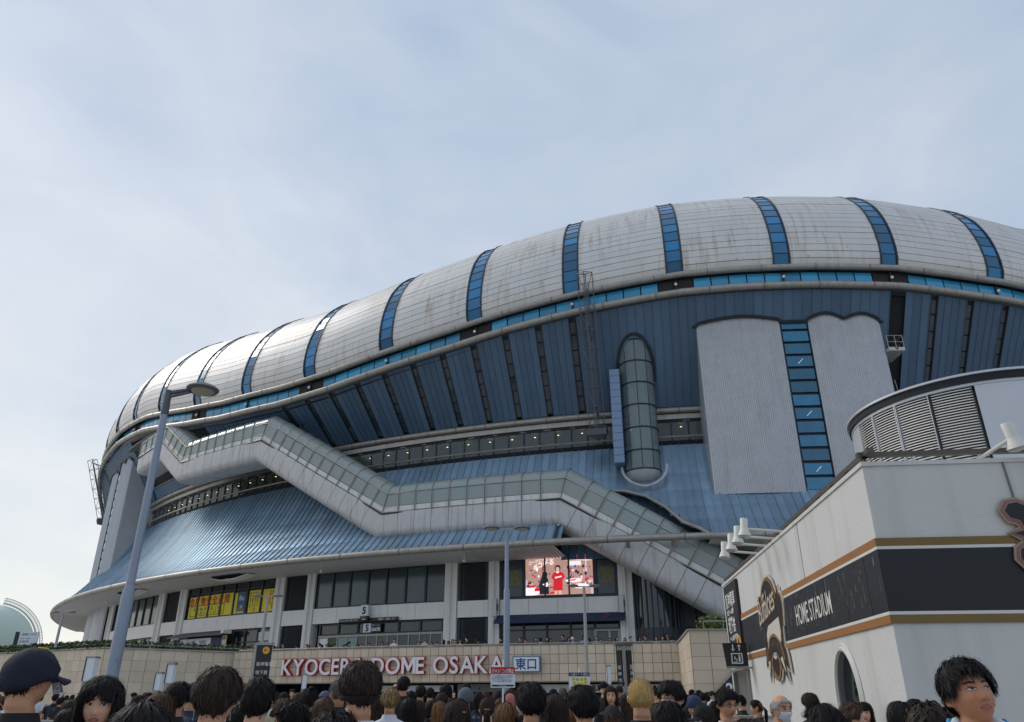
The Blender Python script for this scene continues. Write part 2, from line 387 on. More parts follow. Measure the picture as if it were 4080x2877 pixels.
for k in range(-9, 6):
    a = RIB0-RIBD+RIBD*k
    if -60 < a < 9:
        b = MB(); b.box((0, 0, 0), (.14, .2, 1.2), 0)
        b = MB(); b.beam(P(a, 103.83, zl(a)+.3), P(a, 103.83, zl(a)+1.42), .14); b.build('mullion_post', M_frame, st)
        b = MB(); b.lathe([(.01, -.13), (.11, -.1), (.13, 0), (.11, .1), (.01, .13)], P(a, 104.0, zl(a)+.9), 10); b.build('floodlight', M_white, st, True)

# --- inverted cone of navy panels
def cone(u, v, off):
    """v: 0 bottom .. 1 top"""
    zt = zl(u)-.22; r = 99.4+(103.75-99.4)*v; z = 24.12+(zt-24.12)*v
    l = math.hypot(4.35, zt-24.12)
    return P(u, r+off*(zt-24.12)/l, z-off*4.35/l)
b = MB(); b.slab(lambda u, v, off: cone(u, v, off-.3), lin(-33.5, 14, 80), [0, .5, 1], .1); b.build('cone_backing', M_dark, st)
SP = 1.615; strips = [-13.93-SP*j for j in range(11)]+[2.44+SP*j for j in range(-0, 5)]
def vtop_cut(u):
    # lower limit of the panels above the covered escalator mouth
    if u < -30.3: return .58 if u > -37.2 else 2
    if u < -29.3: return .58*(-29.3-u)
    return 0.
edges = []
def lay(a0, a1, n):
    for q in range(n): edges.append((a0+(a1-a0)*q/n, a0+(a1-a0)*(q+1)/n))
for s_ in strips:
    lo = s_-SP+.2 if s_ not in (strips[10],) else s_-SP+.2
    if s_ < 0: lay(s_-SP+.165, s_-.165, 4)
    else: lay(s_+.165, s_+SP-.165, 4)
lay(-13.74, -8.2, 14); lay(-8.2, .45, 20); lay(1.15, 2.25, 3)
lay(-37.2, strips[10]-SP+.19, 13)
lay(-75, -48.6, 62)
for a0, a1 in edges:
    am = (a0+a1)/2; v0 = vtop_cut(am)
    if am < -48: v0 = 0
    if v0 >= 1: continue
    if .45 < am < 1.15: v0 = .9
    b = MB(); b.slab(cone, [a0+.012, a1-.012], [v0, .5+v0/2, 1.], .06)
    b.slab(lambda u, v, off: cone(u, v, off+.04), [a1-.022, a1+.003], [v0, 1.], .05)   # standing seam
    b.build('cone_panel', M_cone, st)
for s_ in strips:
    b = MB()
    for e in (-1, 1): b.slab(lambda u, v, off: cone(u, v, off+.03), [s_+e*.15-.02, s_+e*.15+.02], [0, 1], .2)
    w = b.build('strip_window', M_frame, st)
    for j in range(6):
        b = MB(); v0 = .02+j*.16
        b.slab(lambda u, v, off: cone(u, v, off-.12), [s_-.13, s_+.13], [v0+.006, v0+.154], .04)
        b.build('pane', M_strip, w)
b = MB(); b.slab(lambda u, v, off: cone(u, v, off), lin(-37.2, -29.3, 20), [.52, .58], .35)
b.build('escalator_mouth_trim', M_frame, st)

# --- recess where the covered escalator leaves the building
b = MB()
b.slab(lambda u, v, off: P(u, 97.2+off, v), lin(-49, -33, 16), [23.9, 32], .2)
b.slab(lambda u, v, off: P(u, v, 30.2+off), lin(-49, -33, 10), [97, 103.6], .3)
b.slab(lambda u, v, off: P(u, v, 24.3+off), lin(-49, -33, 10), [97, 99.4], .3)
for a in (-48.6,):
    b.add([P(a, 97, 24), P(a, 99.5, 24), P(a, 103.6, zl(a)-.3), P(a, 97, zl(a)-.3)], [(0, 1, 2, 3)])
b.build('escalator_recess', M_grey, st)
b = MB(); b.slab(lambda u, v, off: P(u, 99.6+(v-24)*.45+off, v), [-48.7, -48.35], [24.1, 31.5], .5); b.build('recess_edge', M_cone, st)
b = MB()
for k in range(32):
    a = -48+k*.34
    b.slab(lambda u, v, off: P(u, 99.5+(v-24)*.5+off, v), [a+.02, a+.32], [24.1, 25.25], .06)
b.build('sill_panel', M_cone, st)
MB().tube([P(a, 100.2, 25.35) for a in np.arange(-48, -37, .6)], .07, 6).build('sill_rail', M_pipe, st)

# --- mid pipe, glazed gallery, rail
pipe_ring('middle_pipe', 99.45, lambda a: 23.78, .27, -70, 10, .9, 1.62)
b = MB(); b.slab(cyl(99.35), lin(-70, 10, 80), [23.05, 23.48], .25); b.build('gallery_fascia', M_pipe, st)
b = MB()
b.slab(cyl(97.0), lin(-70, 10, 60), [20.5, 23.6], .2)
b.slab(lambda u, v, off: P(u, v, 23.02+off), lin(-70, 10, 60), [97, 99.1], .1)
b.build('gallery_interior', M_lobby, st)
b = MB(); GP = .815
gal = [-49.6+GP*k for k in range(76)]
for a in gal:
    b.beam(P(a, 99.05, 21.0), P(a, 99.05, 23.1), .09)
b.slab(cyl(99.1), lin(-70, 10, 80), [22.9, 23.04], .12)
gf = b.build('gallery_frame', M_frame, st)
for i, a in enumerate(gal[:-1]):
    if a > 4: break
    MB().slab(cyl(99.0), [a+.03, a+GP-.03], [21.25, 22.92], .03).build('pane', M_lglass, gf)
for a in np.arange(-47, 3, 1.22):
    MB().lathe([(.01, -.04), (.10, 0), (.01, .04)], P(a, 98.5, 22.62), 8).build('gallery_lamp', M_lamp, st)
b = MB(); b.tube([P(a, 99.75, 21.35) for a in np.arange(-56, 10, 1)], .085, 6)
b.build('gallery_rail', M_pipe, st); b = MB()
for a in np.arange(-55, 10, .8): b.beam(P(a, 99.75, 20.6), P(a, 99.75, 21.3), .05)
b.build('rail_posts', M_frame, st, kind='stuff')
MB().slab(cyl(99.2), lin(-70, 10, 60), [20.55, 21.2], .1).build('gallery_kerb', M_dark, st)

# --- blue skirt roof
_sr = np.array([(106.0, 11.98), (105.3, 12.55), (104.4, 13.4), (103.3, 14.7), (102.2, 16.2), (101.2, 17.8), (100.4, 19.3), (99.7, 20.65)])
_ss = np.linspace(0, 1, len(_sr))
def skirt(u, v, off):
    r = float(np.interp(v, _ss, _sr[:, 0])); z = float(np.interp(v, _ss, _sr[:, 1])); i = min(int(v*7), 6)
    tx, tz = _sr[i+1]-_sr[i]; l = math.hypot(tx, tz); return P(u, r+off*tz/l, z-off*tx/l)
def v_of_z(z): return float(np.interp(z, _sr[:, 1], _ss))
_arch = [(-14.75, 13.3), (-13.6, 16.2), (-12.9, 16.45), (-12.0, 16.3), (-11.08, 15.7), (-10.32, 14.6), (-9.72, 13.2), (-9.1, 12.5), (-8.85, 12.0)]
def arch_z(u): return float(np.interp(u, [a for a, z in _arch], [z for a, z in _arch], left=0, right=0))
KP = .36
for k in range(-196, 12):
    a0 = -.1+KP*k; a1 = a0+KP
    if a0 < -70 : continue
    z0 = arch_z((a0+a1)/2) if -14.75 < a0 < -8.85 else 0
    v0 = v_of_z(z0) if z0 else 0.
    vs_ = [v0]+[x for x in _ss if x > v0+.02]
    b = MB(); b.slab(skirt, [a0+.008, a1-.008], vs_, .06)
    b.slab(lambda u, v, off: skirt(u, v, off+.075), [a1-.02, a1+.012], vs_, .09)
    b.build('skirt_panel', M_skirt, st)
b = MB(); b.slab(lambda u, v, off: skirt(u, v, off-.12), lin(-75, -14.75, 70), _ss, .1)
b.slab(lambda u, v, off: skirt(u, v, off-.12), lin(-14.75, -8.85, 12), [.62, .8, 1], .1)
b.slab(lambda u, v, off: skirt(u, v, off-.12), lin(-8.85, 10, 30), _ss, .1)
b.build('skirt_backing', M_dark, st)
# arch over the escalator opening: trim + recessed dark wall
MB().tube([P(a, float(np.interp(z, _sr[:, 1], _sr[:, 0]))+.1, z) for a, z in _arch], .13, 8).build('arch_trim', M_pipe, st, True)
for k in range(18):
    a = -15+k*.36
    MB().slab(cyl(101.2), [a+.01, a+.35], [11.4, 17.2], .06).build('arch_panel', M_cone, st)
# end plate of the cut eave
MB().slab(lambda u, v, off: skirt(u, v, off+.1), [-14.78, -14.66], [0, .2, .32], .5).build('skirt_end_plate', M_frame, st)

# --- gutter, soffit
pipe_ring('gutter_pipe', 106.05, lambda a: 11.87, .25, -75, 9, 1.0, 2.9)
b = MB(); b.slab(lambda u, v, off: P(u, v, 11.72+off), lin(-75, -14.8, 66), [100.9, 105.9], .08)
b.slab(lambda u, v, off: P(u, v, 11.72+off), lin(-8.8, 9, 20), [100.9, 105.9], .08)
b.build('soffit', M_soffit, st)
b = MB()
for k in range(26):
    a = -18.6+k*.145
    b.slab(lambda u, v, off: P(u, v, 11.62+off), [a, a+.07], [101.2, 105.5], .05)
b.build('soffit_slats', M_soffit, st)
for a, r in ((-41.5, 104.2), (-31.9, 104.2)):    # boat-shaped soffit vents
    b = MB(); n = 7
    for i in range(n-1):
        x0, x1 = -1+2*i/(n-1), -1+2*(i+1)/(n-1); d0, d1 = .35*(1-x0*x0)+.05, .35*(1-x1*x1)+.05
        b.slab(lambda u, v, off: P(u, v, 11.6-float(np.interp(u, [a-1.4, a-.6, a+.5, a+1.4], [.05, .38, .33, .05]))+off), [a+x0*1.4, a+x1*1.4], [r-.5, r+.5], .06)
    vt = b.build('soffit_vent', M_white, st)
    b = MB()
    for q in range(4): b.slab(lambda u, v, off: P(u, v, 11.60+off), [a-1.2+q*.55, a-.8+q*.55], [r-.45, r+.62], .1)
    b.build('vent_slot', M_dark, vt)
for a, r in ((-52, 103.5), (-26.2, 104), (-18.9, 104), (-46.3, 103.6)):
    b = MB(); b.tube([P(a, r, 11.66), P(a, r, 11.35)], .03, 6); b.lathe([(.02, .12), (.12, .05), (.13, -.06), (.02, -.14)], P(a, r, 11.25), 10)
    b.build('soffit_camera', M_white, st, True)
b = MB(); b.beam(P(-11.9, 104.9, 11.5), P(-11.9, 106.0, 11.7), .25, .18); b.beam(P(-10.2, 104.9, 11.5), P(-10.2, 106.0, 11.7), .25, .18); b.build('gutter_bracket', M_pipe, st)

# --- lower facade, R = 101
RF = 101.0
b = MB(); b.slab(cyl(100.1), lin(-75, -8.5, 80), [0, 11.7], .3); b.build('facade_wall', M_dark, st)
def pil(a0, a1):
    b = MB(); b.slab(cyl(RF+.18), [a0, a1], [3.28, 11.7], .9); p_ = b.build('pilaster', M_pil, st)
    am = (a0+a1)/2
    MB().tube([P(am, RF+.34, 4.2), P(am, RF+.34, 11.6)], .085, 8).build('downpipe', M_pil, p_, True)
for a0, a1 in ((-50.83, -49.75), (-41.75, -41.0), (-39.15, -38.42), (-30.63, -29.99), (-28.42, -27.9), (-20.5, -19.9), (-18.35, -17.85), (-12.55, -11.95)): pil(a0, a1)
def windows(a0, a1, n, z0, z1, m=None, zt=None, name='facade_window'):
    b = MB(); w = (a1-a0)/n
    for i in range(n+1): b.slab(cyl(RF-.02), [a0+w*i-.045, a0+w*i+.045], [z0, z1], .22)
    b.slab(cyl(RF-.04), lin(a0, a1, 5), [z0, z0+.1], .2); b.slab(cyl(RF-.04), lin(a0, a1, 5), [z1-.1, z1], .2)
    if zt: b.slab(cyl(RF-.05), lin(a0, a1, 5), [zt-.05, zt+.05], .2)
    o = b.build(name, M_frame, st)
    for i in range(n):
        for (q0, q1) in (((z0+.1, zt-.05), (zt+.05, z1-.1)) if zt else ((z0+.1, z1-.1),)):
            MB().slab(cyl(RF-.14), [a0+w*i+.045, a0+w*(i+1)-.045], [q0, q1], .03).build('pane', m or M_dglass, o)
    return o
M_tglass = variants('teal_blind_glass', (54, 70, 74), .14, rough=.12, var=.25, scale=.8, spec=.7)
windows(-49.75, -41.75, 7, 8.65, 11.65, M_tglass)
windows(-38.42, -30.63, 7, 8.65, 11.65, M_dglass, 11.0)
windows(-27.9, -20.5, 7, 8.65, 11.65, M_tglass)
def spandrels(a0, a1, n, z0=7.37, z1=8.63):
    w = (a1-a0)/n
    for i in range(n):
        MB().slab(cyl(RF+.08), [a0+w*i+.008, a0+w*(i+.5), a0+w*(i+1)-.008], [z0, z1], .25).build('spandrel_panel', M_white, st)
for a in ((-49.72, -41.78, 5), (-40.97, -39.18, 1), (-38.39, -30.66, 7), (-29.96, -28.45, 1), (-27.87, -20.53, 5), (-19.87, -18.38, 1), (-17.82, -12.58, 4)): spandrels(*a)
def louver(a0, a1, z0, z1):
    b = MB()
    for e in (a0, a1-.09): b.slab(cyl(RF-.02), [e, e+.09], [z0, z1], .3)
    b.slab(cyl(RF-.25), [a0, a1], [z0, z1], .03)
    o = b.build('louver', M_louv, st); n = int((z1-z0)/.13); m = MB()
    for i in range(n):
        z = z0+(i+.5)*(z1-z0)/n
        m.slab(lambda u, v, off: P(u, RF-.2+v*.13+off*.3, z-v*.08+off), [a0+.22, a1-.22], [0, 1], .02)
    m.build('slats', M_louv, o, kind='stuff')
for a0, a1 in ((-40.95, -39.2), (-29.95, -28.46), (-19.85, -18.4)):
    louver(a0, a1, 8.66, 11.6); louver(a0, a1, 3.4, 7.3)
# gate doors
windows(-27.4, -20.6, 6, 6.4, 7.3, M_dglass, None, 'transom_window')
M_alu = mat('aluminium_frame', (150, 146, 140), .4, .5, .05)
b = MB()
for i in range(13): b.slab(cyl(RF+.0), [-27.4+6.8*i/12-.03, -27.4+6.8*i/12+.03], [3.28, 6.4], .12)
b.slab(cyl(RF+.02), lin(-27.4, -20.6, 6), [6.2, 6.38], .14)
o = b.build('gate_door_frame', M_alu, st)
M_teal = mat('teal_film', (128, 152, 152), .3)
M_leafposter = mat('leaf_poster', (70, 88, 52), .4, 0, .5, 9)
for i in range(12):
    MB().slab(cyl(RF-.06), [-27.4+6.8*i/12+.03, -27.4+6.8*(i+1)/12-.03], [3.3, 6.18], .03).build('door_pane', M_leafposter if i == 1 else (M_teal if i in (2, 3) else (M_white if i == 0 else M_dglass)), o)
# doors and shopfront in the other bays
windows(-49.7, -41.8, 6, 3.3, 7.3, M_dglass, 6.4, 'shopfront_window')
windows(-33.6, -30.7, 3, 3.3, 7.3, M_dglass, 6.2, 'shopfront_window')
M_ltglass = mat('bright_reflecting_glass', (190, 196, 194), .1, 0, .2, 1.)
MB().slab(cyl(RF-.1), [-31.75, -30.75], [4.3, 7.0], .02).build('bright_pane', M_ltglass, st)
windows(-17.8, -12.6, 5, 3.3, 6.9, M_dglass, 6.3, 'shopfront_window')
b = MB()
for a in (-13.62, -13.02, -12.62): b.slab(cyl(RF+.05), [a-.05, a+.05], [3.28, 6.25], .15)
b.slab(cyl(RF+.05), [-13.62, -12.62], [6.1, 6.25], .15); b.build('double_door', M_alu, st)
# dark bay around the screen
MB().slab(cyl(RF-.1), lin(-17.8, -12.56, 8), [8.55, 11.9], .1).build('screen_bay_backing', M_frame, st)
b = MB()
for a in (-17.75, -16.72, -13.5, -12.62): b.slab(cyl(RF+.12), [a-.05, a+.05], [8.6, 11.9], .15)
b.slab(cyl(RF+.12), lin(-17.8, -12.6, 6), [8.6, 8.75], .15); b.build('screen_bay_frame', M_frame, st)
M_bwin = mat('tinted_pane', (66, 74, 80), .15, 0, .1, 2)
for a0, a1 in ((-17.68, -16.79), (-13.43, -12.69)):
    MB().slab(cyl(RF+.04), [a0, a1], [8.8, 11.6 if a0 < -15 else 11.3], .04).build('emblem_window', M_bwin, st)
M_gold = mat('dull_gold_film', (122, 112, 56), .5)
_B = [(-.42,.5),(-.36,.62),(-.2,.55),(.1,.58),(.34,.5),(.42,.3),(.36,.1),(.22,.04),(.42,-.05),(.5,-.25),(.42,-.46),(.3,-.52),(.12,-.55),(.05,-.68),(-.02,-.55),(-.3,-.52),(-.5,-.56),(-.55,-.46),(-.45,-.36),(-.3,-.36),(-.28,-.05),(-.36,.0),(-.28,.06),(-.28,.32),(-.42,.34)]
def letter_B(fr, s, m1, m2, parent):
    MB().prism([(x*s, y*s) for x, y in _B], fr, .015).build('letter', m1, parent)
    b = MB()
    b.prism([(x*s, y*s) for x, y in ((-.06,.1),(.14,.12),(.16,.3),(.08,.4),(-.06,.38))], (fr[0]+fr[3]*.016, *fr[1:]), .004)
    b.prism([(x*s, y*s) for x, y in ((-.06,-.36),(.12,-.38),(.2,-.22),(.12,-.06),(-.06,-.06))], (fr[0]+fr[3]*.016, *fr[1:]), .004)
    b.build('letter_counter', m2, parent)
letter_B(frame(-13.05, RF+.05, 10.2), 1.05, M_gold, M_bwin, st)
letter_B(frame(-17.15, RF+.05, 10.2), 1.05, M_gold, M_bwin, st)
# navy awning with orange stripes
M_navy = mat('navy_fabric', (44, 54, 82), .8, 0, .08, 3)
b = MB(); b.slab(lambda u, v, off: P(u, RF+.2+v*.9+off*.3, 7.42-v*.5+off), lin(-17.9, -12.3, 8), [0, 1], .05); b.slab(cyl(RF+1.1), lin(-17.9, -12.3, 8), [6.72, 6.93], .04)
aw = b.build('awning', M_navy, st)
b = MB()
for q in range(3): b.add([P(-12.85-.07*q+d, RF+.22+v*.9, 7.46-v*.5) for d, v in ((-.25, 1), (-.22, 1), (.03, 0), (0, 0))], [(0, 1, 2, 3)])
b.build('awning_stripe', mat('orange_stripe', (150, 78, 52), .8), aw)
# curved dark glass drum and black panel wall right of the shopfront
b = MB()
for i in range(14):
    a = math.pi*(i/13); 
    b.beam(Vector(P(-11.0, 100.6, 3.3))+Vector((-1.75*math.cos(a), -1.75*math.sin(a), 0)), Vector(P(-11.0, 100.6, 11.6))+Vector((-1.75*math.cos(a), -1.75*math.sin(a), 0)), .08)
b.build('drum_mullion', M_frame, st)
MB().lathe([(1.7, 6.2), (1.7, 11.6)], P(-11.0, 100.6, 0), 24).build('drum_glass', M_dglass, st, True)
M_black = mat('charcoal_panel', (58, 62, 68), .5, .1)
for k in range(8):
    a0 = 2*math.pi*k/16+math.pi; a1 = 2*math.pi*(k+1)/16+math.pi; c = P(-11.0, 100.6, 0)
    b = MB(); b.slab(lambda u, v, off: (c[0]+(1.78+off)*math.cos(u), c[1]+(1.78+off)*math.sin(u), v), lin(a0+.01, a1-.01, 3), [3.2, 6.2], .06); b.build('drum_panel', M_black, st)
for i in range(6):
    for j in range(8):
        a = -10.0+i*.62
        MB().slab(cyl(100.4), [a+.015, a+.6], [3.2+j*1.05, 3.2+j*1.05+1.02], .08).build('charcoal_panel', M_black, st)
# grey corrugated base of the left stair tower, under the eave
for a0, a1 in ((-58.5, -56.3), (-55.9, -54.6), (-54.5, -52.4), (-52.2, -50.9)):
    b = MB(); n = 25
    b.slab(lambda u, v, off: P(u, 101.6+.35*math.sin(math.pi*(u-a0)/(a1-a0))+off+(.03 if int(round((u-a0)/(a1-a0)*(n-1))) % 2 else 0), v), lin(a0, a1, n), [0, 11.7], .2)
    b.build('tower_base_wall', M_corr, st)
# ================================================================= COVERED ESCALATOR
M_eglass = glass_mat('escalator_glass', (174, 183, 180), .34, .1)
M_epanel = mat('escalator_panel', (196, 194, 194), .5, .25, .1, 1.2, streak=.55, streak_rgb=(112, 98, 84))
M_ewhite = mat('escalator_sill', (216, 216, 212), .5, 0, .1, 1.5, streak=.5, streak_rgb=(140, 110, 80))
M_eframe = mat('escalator_frame', (176, 172, 162), .45, .5, .1, 3)
es = thing('covered_escalator', P(-23, 104, 0), 'zigzag covered escalator tube with glass roof and grey metal belly across the stadium front', 'escalator')
RE = 104.5; K_ = math.pi/180*RE
nodes = [(-44.3, 26.95), (-40.9, 27.44), (-38.1, 24.1), (-31.0, 24.07), (-22.9, 15.42), (-14.6, 15.43), (-8.3, 8.5), (-4.8, 4.7)]
pts = [Vector((a*K_, z)) for a, z in nodes]
# cross-section (dr, dn): belly, sill, glass wall, curved roof; inner side closed
def nrm(i):
    d = (pts[i+1]-pts[i]).normalized(); return Vector((-d.y, d.x))
def sect(i, t):
    """base point and offset direction (mitred at nodes) at fraction t of segment i"""
    p = pts[i].lerp(pts[i+1], t); n = nrm(i)
    if t < 1e-6 and i > 0: m = (n+nrm(i-1)).normalized(); n = m/max(.3, m.dot(n))
    elif t > 1-1e-6 and i < len(pts)-2: m = (n+nrm(i+1)).normalized(); n = m/max(.3, m.dot(n))
    return p, n
def ept(i, t, dr, dn):
    p, n = sect(i, t); q = p+n*dn; return P(q.x/K_, RE+dr, q.y)
belly = [(0, -.02), (0, -1.35), (-.06, -1.62), (-.24, -1.86), (-.5, -1.98), (-2.3, -1.98), (-2.55, -1.7), (-2.55, 0)]
roof = [(-.03, 1.62), (-.12, 1.98), (-.38, 2.3), (-.8, 2.52), (-1.28, 2.6), (-1.76, 2.52), (-2.18, 2.3), (-2.44, 1.98), (-2.53, 1.62)]
def strip_part(name, m, i, t0, t1, sec, t=.05, smooth=False, parent=es):
    b = MB(); k = len(sec)
    P0 = [ept(i, tt, *q) for tt in (t0, t1) for q in sec]
    # inner copy moved towards the tube axis
    P1 = [ept(i, tt, q[0]+(-t if q[0] > -1.27 else t), q[1]+(t if q[1] < 0 else -t)) for tt in (t0, t1) for q in sec]
    n = 2*k; fs = []
    for j in range(k-1):
        fs.append((j, j+1, k+j+1, k+j)); fs.append((n+j, n+k+j, n+k+j+1, n+j+1))
    for a in (0, k-1): fs.append((a, k+a, n+k+a, n+a))
    for s_ in (0, k):
        for j in range(k-1): fs.append((s_+j, n+s_+j, n+s_+j+1, s_+j+1))
    b.add(P0+P1, fs); return b.build(name, m, parent, smooth)
for i in range(len(nodes)-1):
    L_ = (pts[i+1]-pts[i]).length; n = max(2, round(L_/1.46)); g = .018/L_*1.0
    for q in range(n):
        t0, t1 = q/n+(0 if q == 0 else g), (q+1)/n-(0 if q == n-1 else g)
        strip_part('belly_panel', M_epanel, i, t0, t1, belly, .05, True)
        strip_part('sill_panel', M_ewhite, i, t0, t1, [(-.05, .12), (-.05, .5)], .04)
        strip_part('glass_pane', M_eglass, i, t0, t1, [(-.05, .56), (-.05, 1.55)], .03)
        strip_part('roof_pane', M_eglass, i, t0, t1, roof, .03, True)
    b = MB()
    for q in range(n+1):
        t = q/n
        for off in ((-.06, .06) if 0 < t < 1 else (0,)):
            tt = min(1, max(0, t+off/L_))
            b.tube([ept(i, tt, .0, .02), ept(i, tt, .0, 1.58)], .032, 5)
            b.tube([ept(i, tt, d, n_+.02) for d, n_ in roof], .03, 5)
    for d, n_ in ((.02, 1.6), (.0, .53), (.02, .06), (-2.53, 1.6)):
        b.tube([ept(i, 0, d, n_), ept(i, 1, d, n_)], .05 if n_ != .53 else .03, 6)
    b.build('frame', M_eframe, es)
    b = MB(); b.tube([ept(i, 0, .06, -.05), ept(i, 1, .06, -.05)], .07, 6); b.build('ledge_gutter', M_frame, es)
    # floor and moving stairs inside, inner wall
    b = MB()
    P0 = [ept(i, t, d, .1) for t in (0, 1) for d in (-.1, -2.45)]; b.add(P0, [(0, 1, 3, 2)])
    P0 = [ept(i, t, -2.5, z) for t in (0, 1) for z in (.1, 1.55)]; b.add(P0, [(0, 1, 3, 2)]); b.build('inner_wall', M_ewhite, es)
    b = MB()
    for d in (-.5, -1.25, -2.0): b.beam(ept(i, 0.0, d, .75), ept(i, 1, d, .75), .12, .5)
    b.build('balustrade', M_epanel, es)
# closed end inside the recess
b = MB(); e = [ept(0, 0, *q) for q in belly]+[ept(0, 0, *q) for q in roof[::-1]]; b.add(e, [tuple(range(len(e)))])
b.build('end_cap', M_epanel, es)

# ================================================================= STAIR TOWERS
def tower(a_off, label, low, hide_right=False):
    t = thing('stair_tower', P(-4.2+a_off, 102, 0), label, 'tower', 'stair towers on the stadium')
    def lobe(a0, a1, bulge, n):
        b = MB()
        def fn(u, v, off):
            k = (u-a0)/(a1-a0); i = round(k*(n-1)); rr = 102.55+bulge*math.sin(math.pi*min(1, max(0, k)))+(.06 if i % 2 else 0)
            return P(u+a_off, rr+off, v)
        b.slab(fn, lin(a0, a1, n), [low, 31.6], .3); return b.build('corrugated_wall', M_corr, t)
    lobe(-8.22, -4.5, .17, 85); lobe(-3.22, -1.62, .22, 37); lobe(-1.62, -.02, .22, 37)
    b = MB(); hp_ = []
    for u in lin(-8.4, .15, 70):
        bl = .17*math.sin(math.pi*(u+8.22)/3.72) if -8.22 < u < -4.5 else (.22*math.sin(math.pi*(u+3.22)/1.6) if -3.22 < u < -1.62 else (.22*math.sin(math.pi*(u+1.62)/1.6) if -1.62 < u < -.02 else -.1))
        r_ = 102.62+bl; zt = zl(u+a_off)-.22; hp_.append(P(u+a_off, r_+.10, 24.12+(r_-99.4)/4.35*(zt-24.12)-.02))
    b.tube(hp_, .13, 6); b.build('top_shadow_line', M_frame, t)  # dark tube standing in for the shadow line where lobes meet cone
    for e in (-8.24, -.06): MB().slab(lambda u, v, off: P(u+a_off, 102.5+off, v), [e, e+.08], [low, 31.4], 4.5).build('side_wall', M_corr, t)
    for z in np.arange(low+1, 31, 2.6): MB().slab(lambda u, v, off: P(u+a_off, 102.58+off, v), [-1.66, -1.58], [z, z+2.5], .05).build('joint_cover', M_corr, t)
    b = MB(); b.slab(lambda u, v, off: P(u+a_off, 102.3+off, v), [-4.52, -3.2], [low, 31.3], .2)
    for e in (-4.5, -3.26): b.slab(lambda u, v, off: P(u+a_off, 102.55+off, v), [e, e+.04], [low, 31.3], .3)
    f = b.build('window_frame', M_frame, t)
    H = 1.12; k = 0; z = low+.25
    while z+H < 31:
        MB().slab(lambda u, v, off: P(u+a_off, 102.5+off, v), [-4.42, -3.3], [z, z+H-.24], .1).build('pane', M_twr_glass, f)
        if k % 4 == 1:
            MB().beam(P(-3.95+a_off, 102.515, z+.22), P(-3.72+a_off, 102.515, z+H-.5), .07, .03).build('tube_lamp', M_tubelamp, f)
        z += H; k += 1
    if not hide_right:
        b = MB(); b.slab(lambda u, v, off: P(u+a_off, 102.6+off, v), lin(-8.5, .2, 20), [low-.16, low+.02], .35); b.build('base_flashing', M_skirt, t)
    return t
tower(0, 'tall corrugated silver stair tower with a column of blue windows, right of the glass lift', 15.62)
tower(-49.55, 'shaded grey stair tower at the far left end of the stadium', 13.2, True)
# balconies in the slot right of the tower
for z in (27.3, 21.6):
    t = thing('balcony', P(.9, 102.3, z), 'small white railed balcony high in the dark slot beside the silver tower' if z > 25 else 'lower small railed balcony beside the silver tower, above the curved drum', 'balcony')
    b = MB(); b.slab(lambda u, v, off: P(u, v, z+off), [.05, .75], [100.2, 103.0], .3); b.build('platform', M_epanel, t)
    b = MB()
    q = [P(.05, 102.95, 0), P(.75, 102.95, 0), P(.75, 101, 0)]
    for h in (.5, 1.05): b.tube([(p[0], p[1], z+h) for p in q], .03, 5)
    for p in q+[P(.4, 102.95, 0)]: b.tube([(p[0], p[1], z), (p[0], p[1], z+1.05)], .03, 5)
    b.tube([P(.5, 101.2, z), P(.3, 101.2, z+3.6)], .03, 5); b.tube([P(.75, 101.2, z), P(.55, 101.2, z+3.6)], .03, 5)
    b.build('railing', M_eframe, t)
    if z > 25:
        c = frame(.4, 103.02, z-.12); MB().prism([(-.16, .08), (.16, .08), (0, -.16)], c, .01).build('red_marker', mat('faded_red', (140, 62, 56), .6), t)
MB().slab(cyl(99.6), [.3, 1.3], [24, 31.2], .2).build('slot_back_wall', M_dark, st)

# ================================================================= GLASS LIFT SHAFT
AL = -11.14; c0 = P(AL, 100.95, 0); RL = 1.42
t = thing('lift_shaft', c0, 'rounded glass lift shaft standing out of the navy wall, left of the silver tower', 'lift shaft')
M_shaft = glass_mat('shaft_glass', (156, 168, 168), .6, .06)
zs = [18.05, 19.6, 21.5, 23.45, 25.4, 27.35, 29.3, 31.0]
fa = math.radians(AL)-math.pi/2   # outward direction angle
for j in range(len(zs)-1):
    for k in range(6):
        a0 = fa-math.pi*.62+k*math.pi*1.24/6; a1 = a0+math.pi*1.24/6
        MB().slab(lambda u, v, off: (c0[0]+(RL+off)*math.cos(u), c0[1]+(RL+off)*math.sin(u), v), lin(a0+.012, a1-.012, 4), [zs[j]+.05, zs[j+1]-.05], .02).build('glass_panel', M_shaft, t, True)
for z in zs:
    MB().tube([(c0[0]+(RL+.02)*math.cos(a), c0[1]+(RL+.02)*math.sin(a), z) for a in lin(fa-2, fa+2, 24)], .06, 6).build('ring_frame', M_frame, t)
b = MB()
for k in range(7):
    a = fa-math.pi*.62+k*math.pi*1.24/6; b.beam((c0[0]+RL*math.cos(a), c0[1]+RL*math.sin(a), 18.0), (c0[0]+RL*math.cos(a), c0[1]+RL*math.sin(a), 31), .05)
b.build('mullions', M_frame, t)
MB().lathe([(.02, 17.05), (.55, 17.12), (.95, 17.32), (1.25, 17.62), (1.43, 18.03)], c0, 24).build('bottom_cap', M_corr, t, True)
M_core = mat('shaft_core', (196, 204, 202), .6, 0, .15, 1.2)
b = MB(); b.box((c0[0]+.25, c0[1]+.9, 24), (1.5, .3, 13.5)); b.build('core_wall', M_core, t)
b = MB()
for x in (-.55, -.1, .55, .85): b.beam((c0[0]+x, c0[1]+.3, 17.8), (c0[0]+x, c0[1]+.3, 31), .09)
b.build('guide_rail', M_eframe, t)
b = MB()
